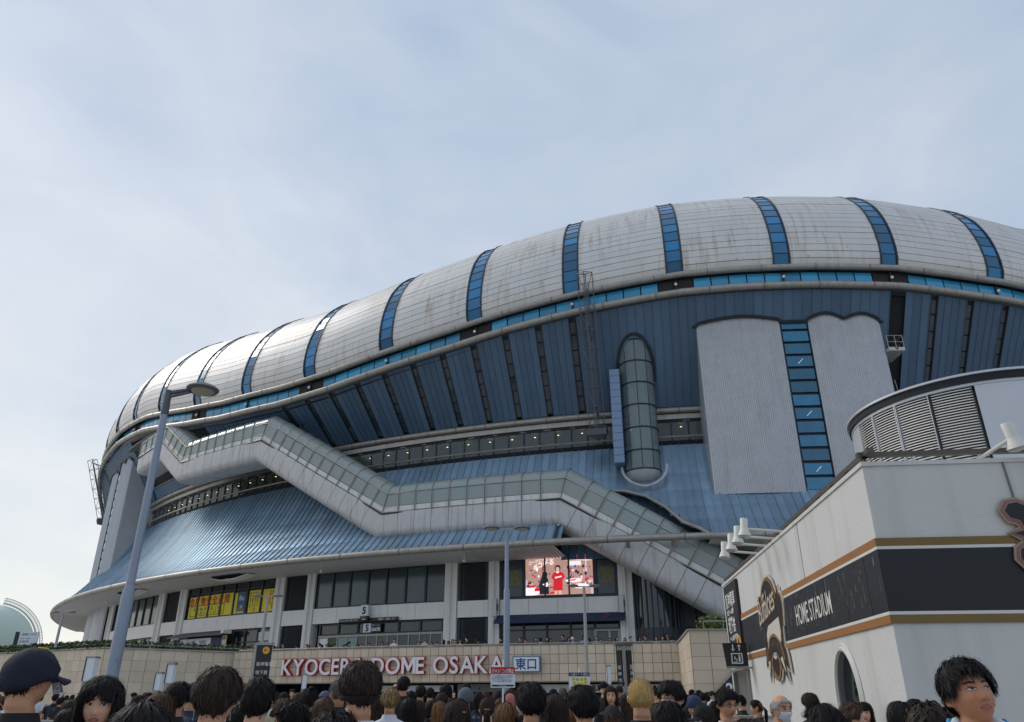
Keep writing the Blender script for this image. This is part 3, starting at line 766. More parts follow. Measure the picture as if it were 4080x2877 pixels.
for z in np.arange(18.2, 30, 1.05):
    b.box((c0[0]+.1, c0[1]+.7, z), (.09, .06, .22)); b.box((c0[0]+.65, c0[1]+.7, z+.1), (.09, .06, .22))
b.build('core_fixings', M_frame, t, kind='stuff')
MB().tube([P(AL+math.degrees(1.75*math.cos(a)/102)+.06, float(np.interp(18.35+1.72*math.sin(a), _sr[:, 1], _sr[:, 0]))+.25+.5*abs(math.cos(a)), 18.35+1.72*math.sin(a)) for a in lin(math.pi*1.0, math.pi*2.02, 24)], .11, 6).build('base_ring', M_epanel, t, True)
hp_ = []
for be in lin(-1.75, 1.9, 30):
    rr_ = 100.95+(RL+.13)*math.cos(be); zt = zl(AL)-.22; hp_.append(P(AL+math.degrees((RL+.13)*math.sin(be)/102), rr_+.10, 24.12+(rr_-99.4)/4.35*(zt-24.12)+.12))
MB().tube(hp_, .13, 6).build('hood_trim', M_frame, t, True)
t2 = thing('duct_cladding', P(-12.15, 101.5, 18), 'narrow pale blue clad duct running up beside the glass lift shaft', 'duct')
M_ltblue = mat('pale_blue_panel', (122, 142, 170), .45, .3, .06, 1)
for k in range(13):
    z = 18.55+k*.62
    c = P(-12.13, 101.6, z+.3); MB().box(c, (.8, 1.9, .59), math.radians(-12.1)).build('duct_panel', M_ltblue, t2)

# ================================================================= LATTICE MASTS
M_lat = mat('lattice_steel', (96, 99, 104), .5, .2, .1, 4)
def mast(phi, tilt, L_, label, rb=101.3, zb=20.6):
    f = math.radians(phi); o = Vector(P(phi, rb, zb)); out = Vector((math.sin(f), -math.cos(f), 0))
    ax = (out*math.sin(tilt)+Vector((0, 0, 1))*math.cos(tilt)).normalized(); e1 = ax.cross(out).normalized(); e2 = e1.cross(ax)
    t = thing('lattice_mast', o, label, 'mast', 'lattice masts on the stadium')
    w = .62; cs = [e1*w, e2*w, -e1*w, -e2*w]
    for c in cs: MB().beam(o+ax*1.3+c, o+ax*L_+c, .07).build('chord', M_lat, t)
    for c in (e1*.2, -e1*.2): MB().beam(o+ax*1.3+c-e2*.1, o+ax*(L_-.8)+c-e2*.1, .05).build('cable_run', M_lat, t)
    n = int((L_-1.5)/1.45); b = MB()
    for i in range(n+1):
        z = 1.5+i*(L_-1.5)/n
        for k in range(4):
            b.beam(o+ax*z+cs[k], o+ax*z+cs[(k+1) % 4], .05)
            if i < n and k % 2 == i % 2: b.beam(o+ax*z+cs[k], o+ax*(z+(L_-1.5)/n)+cs[(k+1) % 4], .04)
        b.beam(o+ax*z-e1*w*.5-e2*.3, o+ax*z+e1*w*.5-e2*.3, .04)
    b.build('lattice', M_lat, t)
    b = MB(); k = .78; ring = [o+ax*1.3+(e1*sx+e2*sy)*k for sx, sy in ((-1,-1),(1,-1),(1,1),(-1,1))]; low_ = [p-ax*.5 for p in ring]; tip = o-ax*.1+e2*.0
    b.add(ring+low_+[o+ax*.25], [(0,1,2,3),(0,4,5,1),(1,5,6,2),(2,6,7,3),(3,7,4,0),(4,8,5),(5,8,6),(6,8,7),(7,8,4)]); b.build('winch_box', M_lat, t)
    for z in (3.2, 9.8):
        MB().beam(o+ax*z, o+ax*z-out*2.0-Vector((0, 0, .4)), .12).build('wall_arm', M_lat, t)
mast(-13.08, .34, 14.2, 'leaning steel lattice mast in front of the navy wall, left of the glass lift')
mast(-61.2, .34, 10.3, 'leaning steel lattice mast silhouetted against the sky at the far left of the stadium', 102.2, 24.4)

# ================================================================= GROUND, DECK
M_ground = mat('plaza_paving', (168, 164, 156), .8, 0, .15, 1.2)
b = MB(); b.add([(-3000, -3000, 0), (3000, -3000, 0), (3000, 3000, 0), (-3000, 3000, 0)], [(0, 1, 2, 3)]); b.build('ground', M_ground, None, kind='structure')
M_tile = [mat('beige_tile_%d' % i, c, .55, 0, .06, 1.5, spec=.4, streak=.12, streak_rgb=(120, 108, 92)) for i, c in enumerate(((206, 190, 168), (199, 184, 162), (212, 196, 174), (203, 186, 164)))]
M_grout = mat('grout', (150, 138, 122), .9)
M_conc = mat('deck_concrete', (150, 148, 142), .85, 0, .1, 1)
b = MB(); b.slab(lambda u, v, off: P(u, v, 3.28+off), lin(-42, 4, 40), [99.8, 113.7], .5); b.build('deck_floor', M_conc, None, kind='structure')
dw = thing('deck_wall', P(-17.5, 113.9, 0), 'long curved beige tiled wall of the upper deck carrying big red and white letters', 'wall')
b = MB(); b.slab(cyl(113.86), lin(-25.3, -10.35, 40), [2.36, 4.36], .3); b.build('wall_core', M_grout, dw)
tp = .2665; rows = [(2.42, 2.815), (2.83, 3.345), (3.36, 3.865), (3.88, 4.37)]
for k in range(56):
    a0 = -10.4-tp*(k+1)
    for z0, z1 in rows:
        MB().slab(lambda u, v, off: P(u, 113.9+off, v), [a0+.008, a0+tp-.008], [z0, z1-.012], .05).build('tile', random.choice(M_tile), dw)
MB().slab(cyl(113.93), lin(-25.3, -10.35, 40), [4.372, 4.40], .35).build('coping', M_conc, dw)
b = MB(); b.tube([P(a, 113.75, 4.47) for a in lin(-25.2, -10.5, 40)], .045, 6)
for a in lin(-25.2, -10.5, 24): b.beam(P(a, 113.75, 4.39), P(a, 113.75, 4.47), .04)
dr = thing('deck_railing', P(-17.5, 113.75, 4.4), 'thin metal handrail along the top of the curved deck wall', 'railing'); b.build('handrail', M_alu, dr)
# dark passage below the deck
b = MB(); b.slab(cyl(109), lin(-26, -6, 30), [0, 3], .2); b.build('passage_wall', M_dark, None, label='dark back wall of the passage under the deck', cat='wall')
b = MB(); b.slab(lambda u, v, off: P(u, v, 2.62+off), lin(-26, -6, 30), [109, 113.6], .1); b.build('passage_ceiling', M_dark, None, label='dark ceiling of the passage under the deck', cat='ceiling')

def tiled_wall(pA, pB, z0, z1, rows_, pitch, parent, name='tile', skip=None):
    pA, pB = Vector(pA), Vector(pB); d = (pB-pA); L_ = d.length; d.normalize(); nrm_ = Vector((d.y, -d.x, 0)); n = max(1, round(L_/pitch)); w = L_/n
    for k in range(n):
        for (a, c) in rows_:
            o = pA+d*(k*w+.012)+Vector((0, 0, a+.006))
            b = MB(); hh = c-a-.012; ww = w-.024
            vs = [o, o+d*ww, o+d*ww+Vector((0, 0, hh)), o+Vector((0, 0, hh))]; vs2 = [p+nrm_*.04 for p in vs]
            b.add(vs+vs2, [(0,3,2,1),(4,5,6,7),(0,1,5,4),(1,2,6,5),(2,3,7,6),(3,0,4,7)])
            b.build(name, random.choice(M_tile), parent)
# left planter block
lp = thing('planter_wall', (-25.2, 48, 0), 'angular beige tiled planter wall topped with ivy, behind the tall lamp post', 'wall')
lpts = [P(a, 120.6, 0) for a in (-37.5, -35.5, -33.5, -31.5, -29.4)]+[(-25.2, 48.0, 0), (-18.0, 53.6, 0)]
lrows = [(1.14, 1.78), (1.78, 2.42), (2.42, 3.06), (3.06, 3.70), (3.70, 4.34)]
for i in range(len(lpts)-1): tiled_wall(lpts[i], lpts[i+1], 0, 4.34, lrows, .8, lp)
b = MB()
poly = [(x, y) for x, y, z in lpts]
cap = [P(a, 113, 0) for a in (-25, -30, -38)]
top = [(x, y, 4.33) for x, y in poly]+[(p[0], p[1], 4.33) for p in cap]; n = len(top)
b.add(top+[(x, y, 0) for x, y, z in top], [tuple(range(n))]+[(i, n+i, n+(i+1) % n, (i+1) % n) for i in range(n)]); b.build('planter_core', M_grout, lp)
b = MB()
for i in range(len(lpts)-1):
    p, q = Vector(lpts[i]), Vector(lpts[i+1]); d = (q-p).normalized(); nn = Vector((d.y, -d.x, 0))
    b.beam(p+Vector((0, 0, 4.40))+nn*.03, q+Vector((0, 0, 4.40))+nn*.03, .18, .1)
b.build('coping', M_conc, lp)
b = MB()
for i in range(len(lpts)-1):
    p, q = Vector(lpts[i]), Vector(lpts[i+1]); b.tube([p+Vector((0, 0, 4.62)), q+Vector((0, 0, 4.62))], .05, 6)
    for k in range(3): m_ = p.lerp(q, k/3); b.beam(m_+Vector((0, 0, 4.4)), m_+Vector((0, 0, 4.62)), .04)
rl = thing('planter_railing', (-25.2, 48, 4.4), 'low pale handrail edging the ivy planter on the left', 'railing'); b.build('handrail', M_alu, rl)
# ground cover
def leaf_mat(name, c):
    m = mat(name, c, .6, 0, .35, 14); return m
M_leaf = leaf_mat('ivy_leaf', (64, 84, 38)); 
def foliage(name, sampler, n, size, m=M_leaf, parent=None, **kw):
    vs = []; fs = []; r = np.random.default_rng(5)
    for i in range(n):
        p = sampler(r); a = r.uniform(0, 6.28); e = r.uniform(-.9, .9); s_ = size*r.uniform(.6, 1.4)
        d = Vector((math.cos(a)*math.cos(e), math.sin(a)*math.cos(e), math.sin(e))); w = d.cross(Vector(r.normal(size=3))).normalized()*s_*.45
        k = len(vs); c = Vector(p); vs += [c-w*.2, c+d*s_*.5-w, c+d*s_, c+d*s_*.5+w]; fs.append((k, k+1, k+2, k+3))
    b = MB(); b.add(vs, fs); return b.build(name, m, parent, **kw)
def lsamp(r):
    i = r.integers(0, len(lpts)-1); p = Vector(lpts[i]).lerp(Vector(lpts[i+1]), r.uniform()); c = Vector((CX, CY, 0)); d = (c-p).normalized()
    q = p+d*(abs(r.normal(0, .7))-.12)
    return (q.x, q.y, 4.42+r.uniform(0, .42))
o = foliage('ivy', lsamp, 14000, .13, kind='stuff'); tag(o, 'green ivy ground cover on the left planter', 'ivy')
# right planter block
rp = thing('planter_block', (8.07, 34.9, 0), 'beige tiled corner block at the right end of the deck, with a hedge on top', 'wall')
rr = [(1.0, 1.56), (1.56, 2.12), (2.12, 2.68), (2.68, 3.24), (3.24, 3.80), (3.80, 4.36)]
tiled_wall((9.45, 44.0, 0), (8.07, 34.9, 0), 0, 4.36, rr, 1.0, rp)
tiled_wall((8.07, 34.9, 0), (15.5, 34.3, 0), 0, 4.36, rr, .82, rp)
b = MB(); q = [(9.45, 44.0), (8.07, 34.9), (15.5, 34.3), (15.5, 45.5), (9.45, 45.5)]
b.add([(x+.03, y+.03, 4.36) for x, y in q]+[(x+.03, y+.03, 0) for x, y in q], [(0, 1, 2, 3, 4)]+[(i, 5+i, 5+(i+1) % 5, (i+1) % 5) for i in range(5)]); b.build('block_core', M_grout, rp)
b = MB(); b.beam((9.4, 43.9, 4.39), (8.05, 34.85, 4.39), .2, .06); b.beam((8.05, 34.85, 4.39), (15.5, 34.25, 4.39), .2, .06); b.build('coping', M_conc, rp)
hd = foliage('hedge', lambda r: (r.uniform(9.2, 15), r.uniform(36.2, 38.5), r.uniform(4.4, 5.15)), 5000, .14, leaf_mat('hedge_leaf', (88, 108, 44)), kind='stuff'); tag(hd, 'clipped green hedge on top of the right tiled block', 'hedge')
b = MB(); b.tube([(8.9, 35.6, 4.82), (15, 35.1, 4.82)], .04, 6)
for x in (8.9, 9.8, 11, 12.5): b.beam((x, 35.6-(x-8.9)*.08, 4.4), (x, 35.6-(x-8.9)*.08, 4.82), .035)
t = thing('hedge_railing', (9, 35.6, 4.4), 'thin metal rail in front of the hedge on the right block', 'railing'); b.build('handrail', M_alu, t)
t = thing('fixture_box', (11.2, 36.6, 5.1), 'small white box sitting on the hedge, right block', 'box'); MB().box((11.2, 36.6, 5.28), (.55, .3, .22)).build('housing', M_white, t); MB().box((11.2, 36.6, 5.0), (.08, .08, .4)).build('stem', M_alu, t)

# ---- big letters
M_let = mat('letter_face', (226, 222, 226), .5, 0, .04); M_red = mat('letter_red', (178, 42, 46), .5, 0, .08)
lw = 'KYOCERA DOME OSAKA'
MPOLY = [(.05, 0), (.19, 0), (.19, .44), (.39, .10), (.45, .10), (.65, .44), (.65, 0), (.79, 0), (.79, .70), (.64, .70), (.42, .31), (.20, .70), (.05, .70)]
MPOLY = [MPOLY[i] for i in (0, 1, 2, 3, 4, 5, 6, 7, 8, 9, 10, 11, 12)]
_ar = lambda p: abs(sum(p[i-1][0]*p[i][1]-p[i][0]*p[i-1][1] for i in range(len(p))))
MS = 1 if _ar(grow(MPOLY, .02)) > _ar(MPOLY) else -1
A0, A1 = -23.12, -15.45
gl = []
x = 0
for ch in lw:
    if ch == ' ': x += .34; gl.append(None); continue
    vs, fs = text_mesh(ch, 1., bold=.006, sx=.95); xs = [v[0] for v in vs]; gl.append((x-min(xs), ch)); x += max(xs)-min(xs)+(.10 if ch not in 'A' else .045)
tot = x; span = (A1-A0)*math.pi/180*114.1
for g_ in gl:
    if g_ is None: continue
    x0, ch = g_; s_ = .93/.70
    def bent(mb, bold, n, extr):
        if ch == 'M':
            gp = [(x*.94+.01, y) for x, y in grow(MPOLY, MS*bold*.9)]; k = len(gp)
            vs = [(x, y, extr) for x, y in gp]+[(x, y, -extr) for x, y in gp]; fs = [(0, 1, 2, 11, 12), (11, 2, 3, 10), (10, 3, 4), (10, 4, 5, 9), (9, 5, 6, 7, 8)]
            if extr: fs += [tuple(i+k for i in reversed(f)) for f in fs]+[(i, i+k, (i+1) % k+k, (i+1) % k) for i in range(k)]
        else: vs, fs = text_mesh(ch, 1., bold=bold, sx=.95, extrude=extr)
        mb.add([P(A0+(vx+x0)/tot*(A1-A0), 114.06+n+vz*s_, 2.86+vy*s_+.02) for vx, vy, vz in vs], fs)
    lt = thing('sign_letter', P(A0+x0/tot*(A1-A0), 114, 2.86), None, 'letter', 'red and white letters on the deck wall')
    nth = sum(1 for q in gl[:gl.index(g_)] if q and q[1] == ch); cnt = sum(1 for q in gl if q and q[1] == ch)
    lt['label'] = 'white letter %s with red sides on the beige deck wall%s' % (ch, '' if cnt == 1 else ', %s %s in the name' % (('first', 'second', 'third')[nth], ch))
    m1 = MB(); bent(m1, .034 if ch not in 'M' else .02, .0, .085); m1.build('letter_body', M_red, lt)
    m2 = MB(); bent(m2, .016 if ch not in 'M' else .004, .135, .0); m2.build('letter_face', M_let, lt)
# ---- east gate sign
M_sgnb = mat('sign_frame_blue', (86, 120, 150), .4, .2); M_signw = mat('sign_white', (216, 222, 228), .5, 0, .03); M_sblue = mat('sign_blue_print', (30, 70, 130), .5, var=0)
fr = frame(-14.8, 114.0, 3.33)
t = thing('east_gate_sign', fr[0], 'white lit-box sign with blue frame and two blue characters right of the big letters', 'sign')
M3 = Matrix((fr[1], fr[3], fr[2])).transposed()
MB().box(fr[0]+fr[3]*.12, (1.62, .22, .86), M=M3).build('case', M_sgnb, t)
MB().box(fr[0]+fr[3]*.23, (1.5, .02, .74), M=M3).build('face', M_signw, t)
b = MB(); put_text(b, '東口', (fr[0]+fr[3]*.245-fr[1]*.66-fr[2]*.235, *fr[1:]), .66, bold=.014); b.build('characters', M_sblue, t)
# ---- strip signs below the deck
M_blk = mat('black_print', (22, 22, 24), .6, var=0)
def strip(a0, a1, z0, z1, m, label, txts):
    t = thing('shop_sign', P((a0+a1)/2, 112.6, z0), label, 'sign'); MB().slab(cyl(112.6), lin(a0, a1, 6), [z0, z1], .1).build('board', m, t)
    for a, s_, tx in txts:
        b = MB(); put_text(b, tx, (Vector(P(a, 112.63, z0+(z1-z0)*.24)), *frame(a, 112, 0)[1:]), s_, bold=.01); b.build('lettering', M_blk, t)
strip(-21.6, -17.35, 1.88, 2.24, M_signw, 'long white strip sign under the deck left of centre', [(-18.6, .26, '東口'), (-17.75, .26, '♣')])
strip(-17.2, -15.6, 1.86, 2.3, mat('grey_board', (120, 122, 122), .6), 'grey arrow board under the deck below the letter A', [(-17.1, .2, '← ◆ ●        ↑')])
strip(-14.9, -10.6, 1.82, 2.26, M_signw, 'white strip sign reading STADIUM under the deck', [(-14.75, .3, '♣'), (-13.55, .42, 'STADIUM M'), (-11.3, .3, '♣')])
# ================================================================= WHITE BUILDING ON THE RIGHT
wb = thing('white_building', (3.98, 8, 0), 'white rendered block with black and gold band on the right', 'building')
M_rend = mat('white_render', (203, 202, 198), .85, 0, .05, 2.0, bump=.22, streak=.34, streak_rgb=(150, 149, 143))
M_bblk = mat('worn_black_band', (30, 32, 40), .55, 0, .3, 2.)
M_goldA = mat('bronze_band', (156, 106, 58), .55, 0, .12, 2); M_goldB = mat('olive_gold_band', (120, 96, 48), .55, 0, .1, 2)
M_wband = mat('white_band', (214, 212, 204), .55, 0, .05, 2)
_a = Vector((.1038, .9946, 0)); _b = Vector((.9946, -.1038, 0)); K0 = Vector((3.98, 8.0, 0)); UP = Vector((0, 0, 1)); nL = Vector((-.9946, .1038, 0)); nF = Vector((-.1038, -.9946, 0))
LL, LF = 9.95, 9.0
def LP(s, z, n=0.): return K0+_a*s+nL*n+UP*z
def FP(s, z, n=0.): return K0+_b*s+nF*n+UP*z
HB = 3.97
# walls: left face has a doorway at s 8.0..9.4 up to z 2.06 and an oval window
def wall_strip(mb, s0, s1, z0, z1): mb.add([LP(s0, z0), LP(s1, z0), LP(s1, z1), LP(s0, z1)], [(0, 3, 2, 1)])
OVs, OVz, OVa, OVb = 1.78, 1.50, .46, .62
b = MB()
# left face grid with oval hole (fan quads) between s .6 and 3.0, z .7 and 2.26
n = 40; outer = []
for i in range(n):
    a = 2*math.pi*i/n; dx, dz = math.cos(a), math.sin(a); k = min(1.2/abs(dx) if abs(dx) > 1e-6 else 9, .74/abs(dz) if abs(dz) > 1e-6 else 9); outer.append((OVs+dx*k, OVz+dz*k))
for i in range(n):
    j = (i+1) % n; a0, a1 = 2*math.pi*i/n, 2*math.pi*j/n
    b.add([LP(OVs+OVa*math.cos(a0), OVz+OVb*math.sin(a0)), LP(OVs+OVa*math.cos(a1), OVz+OVb*math.sin(a1)), LP(*outer[j]), LP(*outer[i])], [(0, 1, 2, 3)])
s0, s1, z0, z1 = OVs-1.2, OVs+1.2, OVz-.74, OVz+.74
for sx_, sz_ in ((1, 1), (-1, 1), (-1, -1), (1, -1)):
    for i in range(n):
        p_, q_ = outer[i], outer[(i+1) % n]
        if (p_[0]-OVs)*sx_ > 0 and (p_[1]-OVz)*sz_ > 0 and (q_[0]-OVs)*sx_ > 0 and (q_[1]-OVz)*sz_ > 0 and abs(p_[0]-q_[0]) > 1e-6 and abs(p_[1]-q_[1]) > 1e-6:
            b.add([LP(*p_), LP(*q_), LP(OVs+1.2*sx_, OVz+.74*sz_)], [(0, 1, 2)])
for q in ((0, s0, 0, HB), (s0, s1, 0, z0), (s0, s1, z1, HB), (s1, 7.9, 0, HB), (7.9, 9.45, 2.06, HB), (9.45, LL, 0, HB)): wall_strip(b, *q)
b.add([FP(0, 0), FP(LF, 0), FP(LF, HB), FP(0, HB)], [(0, 1, 2, 3)])
b.add([LP(LL, 0), LP(LL, 0)+_b*LF, LP(LL, HB)+_b*LF, LP(LL, HB)], [(0, 1, 2, 3)])
b.add([LP(0, HB), FP(LF, HB), FP(LF, HB)+_a*LL, LP(LL, HB)], [(0, 1, 2, 3)])
for (sa, za), (sb, zb) in (((7.9, 0), (7.9, 2.06)), ((7.9, 2.06), (9.45, 2.06)), ((9.45, 2.06), (9.45, 0))):
    b.add([LP(sa, za), LP(sb, zb), LP(sb, zb, -.5), LP(sa, za, -.5)], [(0, 1, 2, 3)])
b.build('wall', M_rend, wb)
b = MB(); b.add([LP(7.9, 0, -.5), LP(9.45, 0, -.5), LP(9.45, 2.06, -.5), LP(7.9, 2.06, -.5)], [(0, 1, 2, 3)]); b.build('door_recess', M_grey, wb)
b = MB()
for (s_, z_) in ((7.9, 1.03), (9.45, 1.03)): b.beam(LP(s_, 0, .02), LP(s_, 2.06, .02), .06, .08)
b.beam(LP(7.85, 2.09, .05), LP(9.5, 2.09, .05), .14, .05); b.build('door_frame', M_alu, wb)
# oval window
b = MB()
for rr_, th in ((1.0, .034), (1.10, .02)): b.tube([LP(OVs+OVa*rr_*math.cos(a), OVz+OVb*(1+(rr_-1)*.75)*math.sin(a), .01) for a in lin(0, 2*math.pi, 44)], th, 6)
ov = b.build('oval_window', M_wband, wb, True)
b = MB(); b.add([LP(OVs+OVa*math.cos(a), OVz+OVb*math.sin(a), -.08) for a in lin(0, 2*math.pi, 40)[:-1]], [tuple(range(39))]); b.build('pane', mat('mirror_window', (64, 74, 76), .03, .75, .15, 1.2), ov)
# bands: heights from the ground
def band(z0, z1, mL, mF, name, th=.022):
    b = MB(); L0 = 8.02
    vs = [LP(-th, z0, th), LP(L0, z0, th), LP(L0, z1, th), LP(-th, z1, th), LP(0, z0), LP(L0, z0), LP(L0, z1), LP(0, z1)]
    b.add(vs, [(0, 3, 2, 1), (0, 1, 5, 4), (3, 7, 6, 2), (1, 2, 6, 5)]); b.build(name, mL, wb)
    b = MB(); vs = [FP(-th, z0, th), FP(LF, z0, th), FP(LF, z1, th), FP(-th, z1, th), FP(0, z0), FP(LF, z0), FP(LF, z1), FP(0, z1)]
    b.add(vs, [(0, 1, 2, 3), (0, 4, 5, 1), (3, 2, 6, 7), (1, 5, 6, 2)]); b.build(name, mF, wb)
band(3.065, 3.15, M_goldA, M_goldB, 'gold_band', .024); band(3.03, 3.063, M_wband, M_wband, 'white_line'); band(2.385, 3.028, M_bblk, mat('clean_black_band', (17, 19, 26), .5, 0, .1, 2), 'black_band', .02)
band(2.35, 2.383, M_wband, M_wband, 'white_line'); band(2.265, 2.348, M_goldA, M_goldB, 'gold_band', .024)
# worn vinyl: raised wrinkles and white scratches on the left band
r2 = np.random.default_rng(3); b = MB()
for i in range(130):
    s_ = r2.uniform(.05, 6.5); z_ = r2.uniform(2.42, 2.98); l_ = r2.uniform(.04, .22); v = r2.uniform() < .6
    e = (0.01*r2.normal(), l_) if v else (l_*1.3, .02*r2.normal()); z2 = min(3.0, z_+e[1]); w = r2.uniform(.002, .008)
    b.add([LP(s_-w, z_, .0225), LP(s_+w, z_, .0225), LP(s_+e[0]+w*.5, z2, .0225), LP(s_+e[0]-w*.5, z2+.002, .0225)], [(0, 3, 2, 1)])
b.build('vinyl_scratches', mat('scratch_pale', (146, 146, 146), .7), wb, kind='stuff')
for s_ in (.45, 1.25, 2.05, 3.2, 4.4): MB().beam(LP(s_, 2.39, .021), LP(s_, 3.02, .021), .006, .006).build('vinyl_seam', M_frame, wb)
b = MB(); b.beam(LP(2.95, 3.16, .002), LP(2.95, HB, .002), .012, .006); b.build('wall_joint', M_grey, wb)
b = MB(); b.beam(FP(1.52, 3.5, .002), FP(1.5, HB, .002), .05, .01); b.build('wall_joint', M_grey, wb); b = MB(); b.beam(FP(1.52, 2.4, .021), FP(1.5, 3.02, .021), .008, .006); b.build('wall_joint', M_grey, wb)
b = MB(); b.beam(LP(-.03, HB+.02, -.06), LP(LL, HB+.02, -.06), .16, .05); b.beam(FP(0.08, HB+.021, -.06), FP(LF, HB+.021, -.06), .16, .048); b.build('parapet_cap', M_rend, wb)
# roof railing
M_brail = mat('bronze_rail', (92, 84, 76), .5, .4, .1, 4)
rl = thing('roof_railing', (3.98, 8, HB), 'brown metal handrail along the roof edge of the white building', 'railing')
MB().beam(LP(-.1, HB+.16, -.09), LP(LL, HB+.16, -.09), .07, .055).build('handrail', M_brail, rl); MB().beam(FP(-.0, HB+.16, -.1), FP(LF, HB+.16, -.1), .07, .055).build('handrail', M_brail, rl)
for s_ in list(np.arange(.15, LL, .62)): MB().beam(LP(s_, HB, -.09), LP(s_, HB+.16, -.09), .05, .03).build('post', M_brail, rl)
for s_ in (.62, 1.34, 2.06, 2.8): MB().beam(FP(s_, HB, -.1), FP(s_, HB+.16, -.1), .035, .03).build('post', M_wband, rl)
# lettering
t = thing('home_stadium_lettering', LP(2.4, 2.6), 'tall narrow white HOME STADIUM lettering on the black band', 'lettering')
b = MB(); put_text(b, 'HOME STADIUM', (LP(3.67, 2.56, .026), -_a, UP, nL), .40, bold=.004, sx=.62, space=1.02); b.build('letters', M_wband, t)
# emblem on the left face (s: 6.25 .. 4.2)
em = thing('team_emblem', LP(5.15, 2.6), 'black, gold and white baseball club emblem mounted on the left face of the white building', 'emblem')
M_embw = mat('emblem_cream', (206, 200, 188), .5, 0, .05); M_embg = mat('emblem_gold', (140, 106, 62), .5, 0, .08); M_embk = mat('emblem_black', (32, 28, 34), .5, 0, .15, 6)
EO = LP(5.17, 2.70); EF = lambda n: (EO+nL*n, -_a, UP, nL)
out_ = [(-1.12,.55),(-.98,.74),(-.62,.72),(-.5,.95),(-.2,1.06),(.1,1.04),(.4,.9),(.6,.62),(.72,.6),(.82,.74),(.86,.6),(1.0,.56),(1.08,.36),(1.02,.1),(.95,-.1),(.86,-.12),(.8,-.5),(.92,-.6),(.96,-.78),(1.0,-1.0),(.72,-.9),(.78,-1.2),(.42,-.86),(.2,-1.1),(-.06,-1.14),(-.28,-1.0),(-.42,-.78),(-.78,-1.14),(-.72,-.84),(-1.02,-.86),(-.92,-.62),(-.9,-.46),(-.78,-.32),(-.84,.0),(-1.02,-.02),(-1.1,.2)]
def sc_(p, k, dx=0, dy=0): return [(x*k*.86+dx, y*k*.80+dy) for x, y in p]
MB().prism(sc_(out_, 1.0), EF(.022), .022).build('backing', M_embw, em)
MB().prism(sc_(out_, .955), EF(.045), .006).build('gold_outline', M_embg, em)
MB().prism(sc_(out_, .90), EF(.052), .006).build('black_field', M_embk, em)
# crown dome arc, ball, ribbons
def arc_band(r0, r1, a0, a1, dx, dy, n=20, ky=1.): 
    return [(dx+r1*math.cos(a), dy+r1*ky*math.sin(a)) for a in lin(a0, a1, n)]+[(dx+r0*math.cos(a), dy+r0*ky*math.sin(a)) for a in lin(a1, a0, n)]
b = MB(); b.prism(sc_(arc_band(.62, .68, .2, math.pi-.2, -.05, .34, ky=.95), 1), EF(.059), .006); b.prism(sc_(arc_band(.74, .80, .3, math.pi-.3, 0, -.98), 1), EF(.059), .006); b.prism(sc_(arc_band(.40, .47, .25, math.pi-.25, -.03, -1.02), 1), EF(.059), .006); b.prism(sc_(arc_band(.30, .37, math.pi+.1, 2*math.pi-.1, -.04, -.78, ky=.9), 1), EF(.059), .006)
b.build('gold_arc', M_embg, em)
b = MB(); b.prism(sc_([(-.5,-.16),(-.3,.0),(.66,.1),(.7,-.2),(.62,-.4),(.3,-.24),(0,-.2),(-.3,-.28),(-.5,-.45)], 1), EF(.059), .006); b.prism(sc_([(-.14,-.56),(.1,-.56),(.16,-.64),(0,-.7),(-.16,-.64)], 1), EF(.059), .006); b.prism(sc_([(-.66,-.72),(-.5,-.7),(-.62,-.95)], 1), EF(.059), .006); b.prism(sc_([(.56,-.66),(.4,-.7),(.7,-.98)], 1), EF(.059), .006); b.build('ball_shape', M_embw, em)
b = MB(); put_text(b, 'Buffaloes', (EO+_a*.90+UP*.05+nL*.066, (-_a*1+UP*.14).normalized(), UP, nL), .62, bold=.018, sx=.68, space=.9); b.build('script_outline', M_embg, em)
b = MB(); put_text(b, 'Buffaloes', (EO+_a*.90+UP*.05+nL*.069, (-_a*1+UP*.14).normalized(), UP, nL), .62, bold=-.004, sx=.68, space=.9); b.build('script_lettering', M_embw, em)
for i, ch in enumerate('ORIX BUFFALOES'):
    if ch == ' ': continue
    a = math.pi-.42-(math.pi-.84)*i/13; ex = (-_a*math.sin(a)-UP*math.cos(a)); ey = (-_a*math.cos(a)+UP*math.sin(a))
    p = EO-_a*(.60*.86*math.cos(a))+UP*((-.98+.56*math.sin(a))*.8)+nL*.062
    b = MB(); put_text(b, ch, (p, ex, ey, nL), .14, align='CENTER', sx=.8); b.build('letter', M_embg, em)
# station direction panel at the far end
sp_ = thing('station_sign', LP(8.8, 2.6), 'black station direction panel with white characters and an orange arrow disc', 'sign')
MB().prism([(0, 0), (1.5, 0), (1.5, 1.68), (0, 1.68)], (LP(9.5, 2.21, .01), -_a, UP, nL), .05).build('panel', mat('panel_black', (30, 30, 36), .5, 0, .08), sp_)
M_wprint = mat('white_print', (222, 222, 220), .6, var=0)
for tx, s_, z_, h_ in (('阪神電車', 9.36, 3.42, .34), ('大阪ドーム前駅', 9.33, 3.25, .13), ('HANSHIN LINE', 9.3, 3.13, .09), ('地下鉄', 9.3, 2.88, .34), ('ドーム前千代崎駅', 9.28, 2.70, .13), ('SUBWAY', 9.25, 2.58, .09)):
    b = MB(); put_text(b, tx, (LP(s_, z_, .064), -_a, UP, nL), h_, bold=.004, sx=.82 if h_ > .3 else .9); b.build('lettering', M_wprint, sp_)
M_or = mat('orange_disc', (226, 160, 48), .5, 0, .04)
b = MB(); b.prism([(.24*math.cos(a), .24*math.sin(a)) for a in lin(0, 2*math.pi, 32)[:-1]], (LP(8.27, 2.53, .062), -_a, UP, nL), .012); b.build('arrow_disc', M_or, sp_)
b = MB(); fr = (LP(8.27, 2.53, .076), -_a, UP, nL)
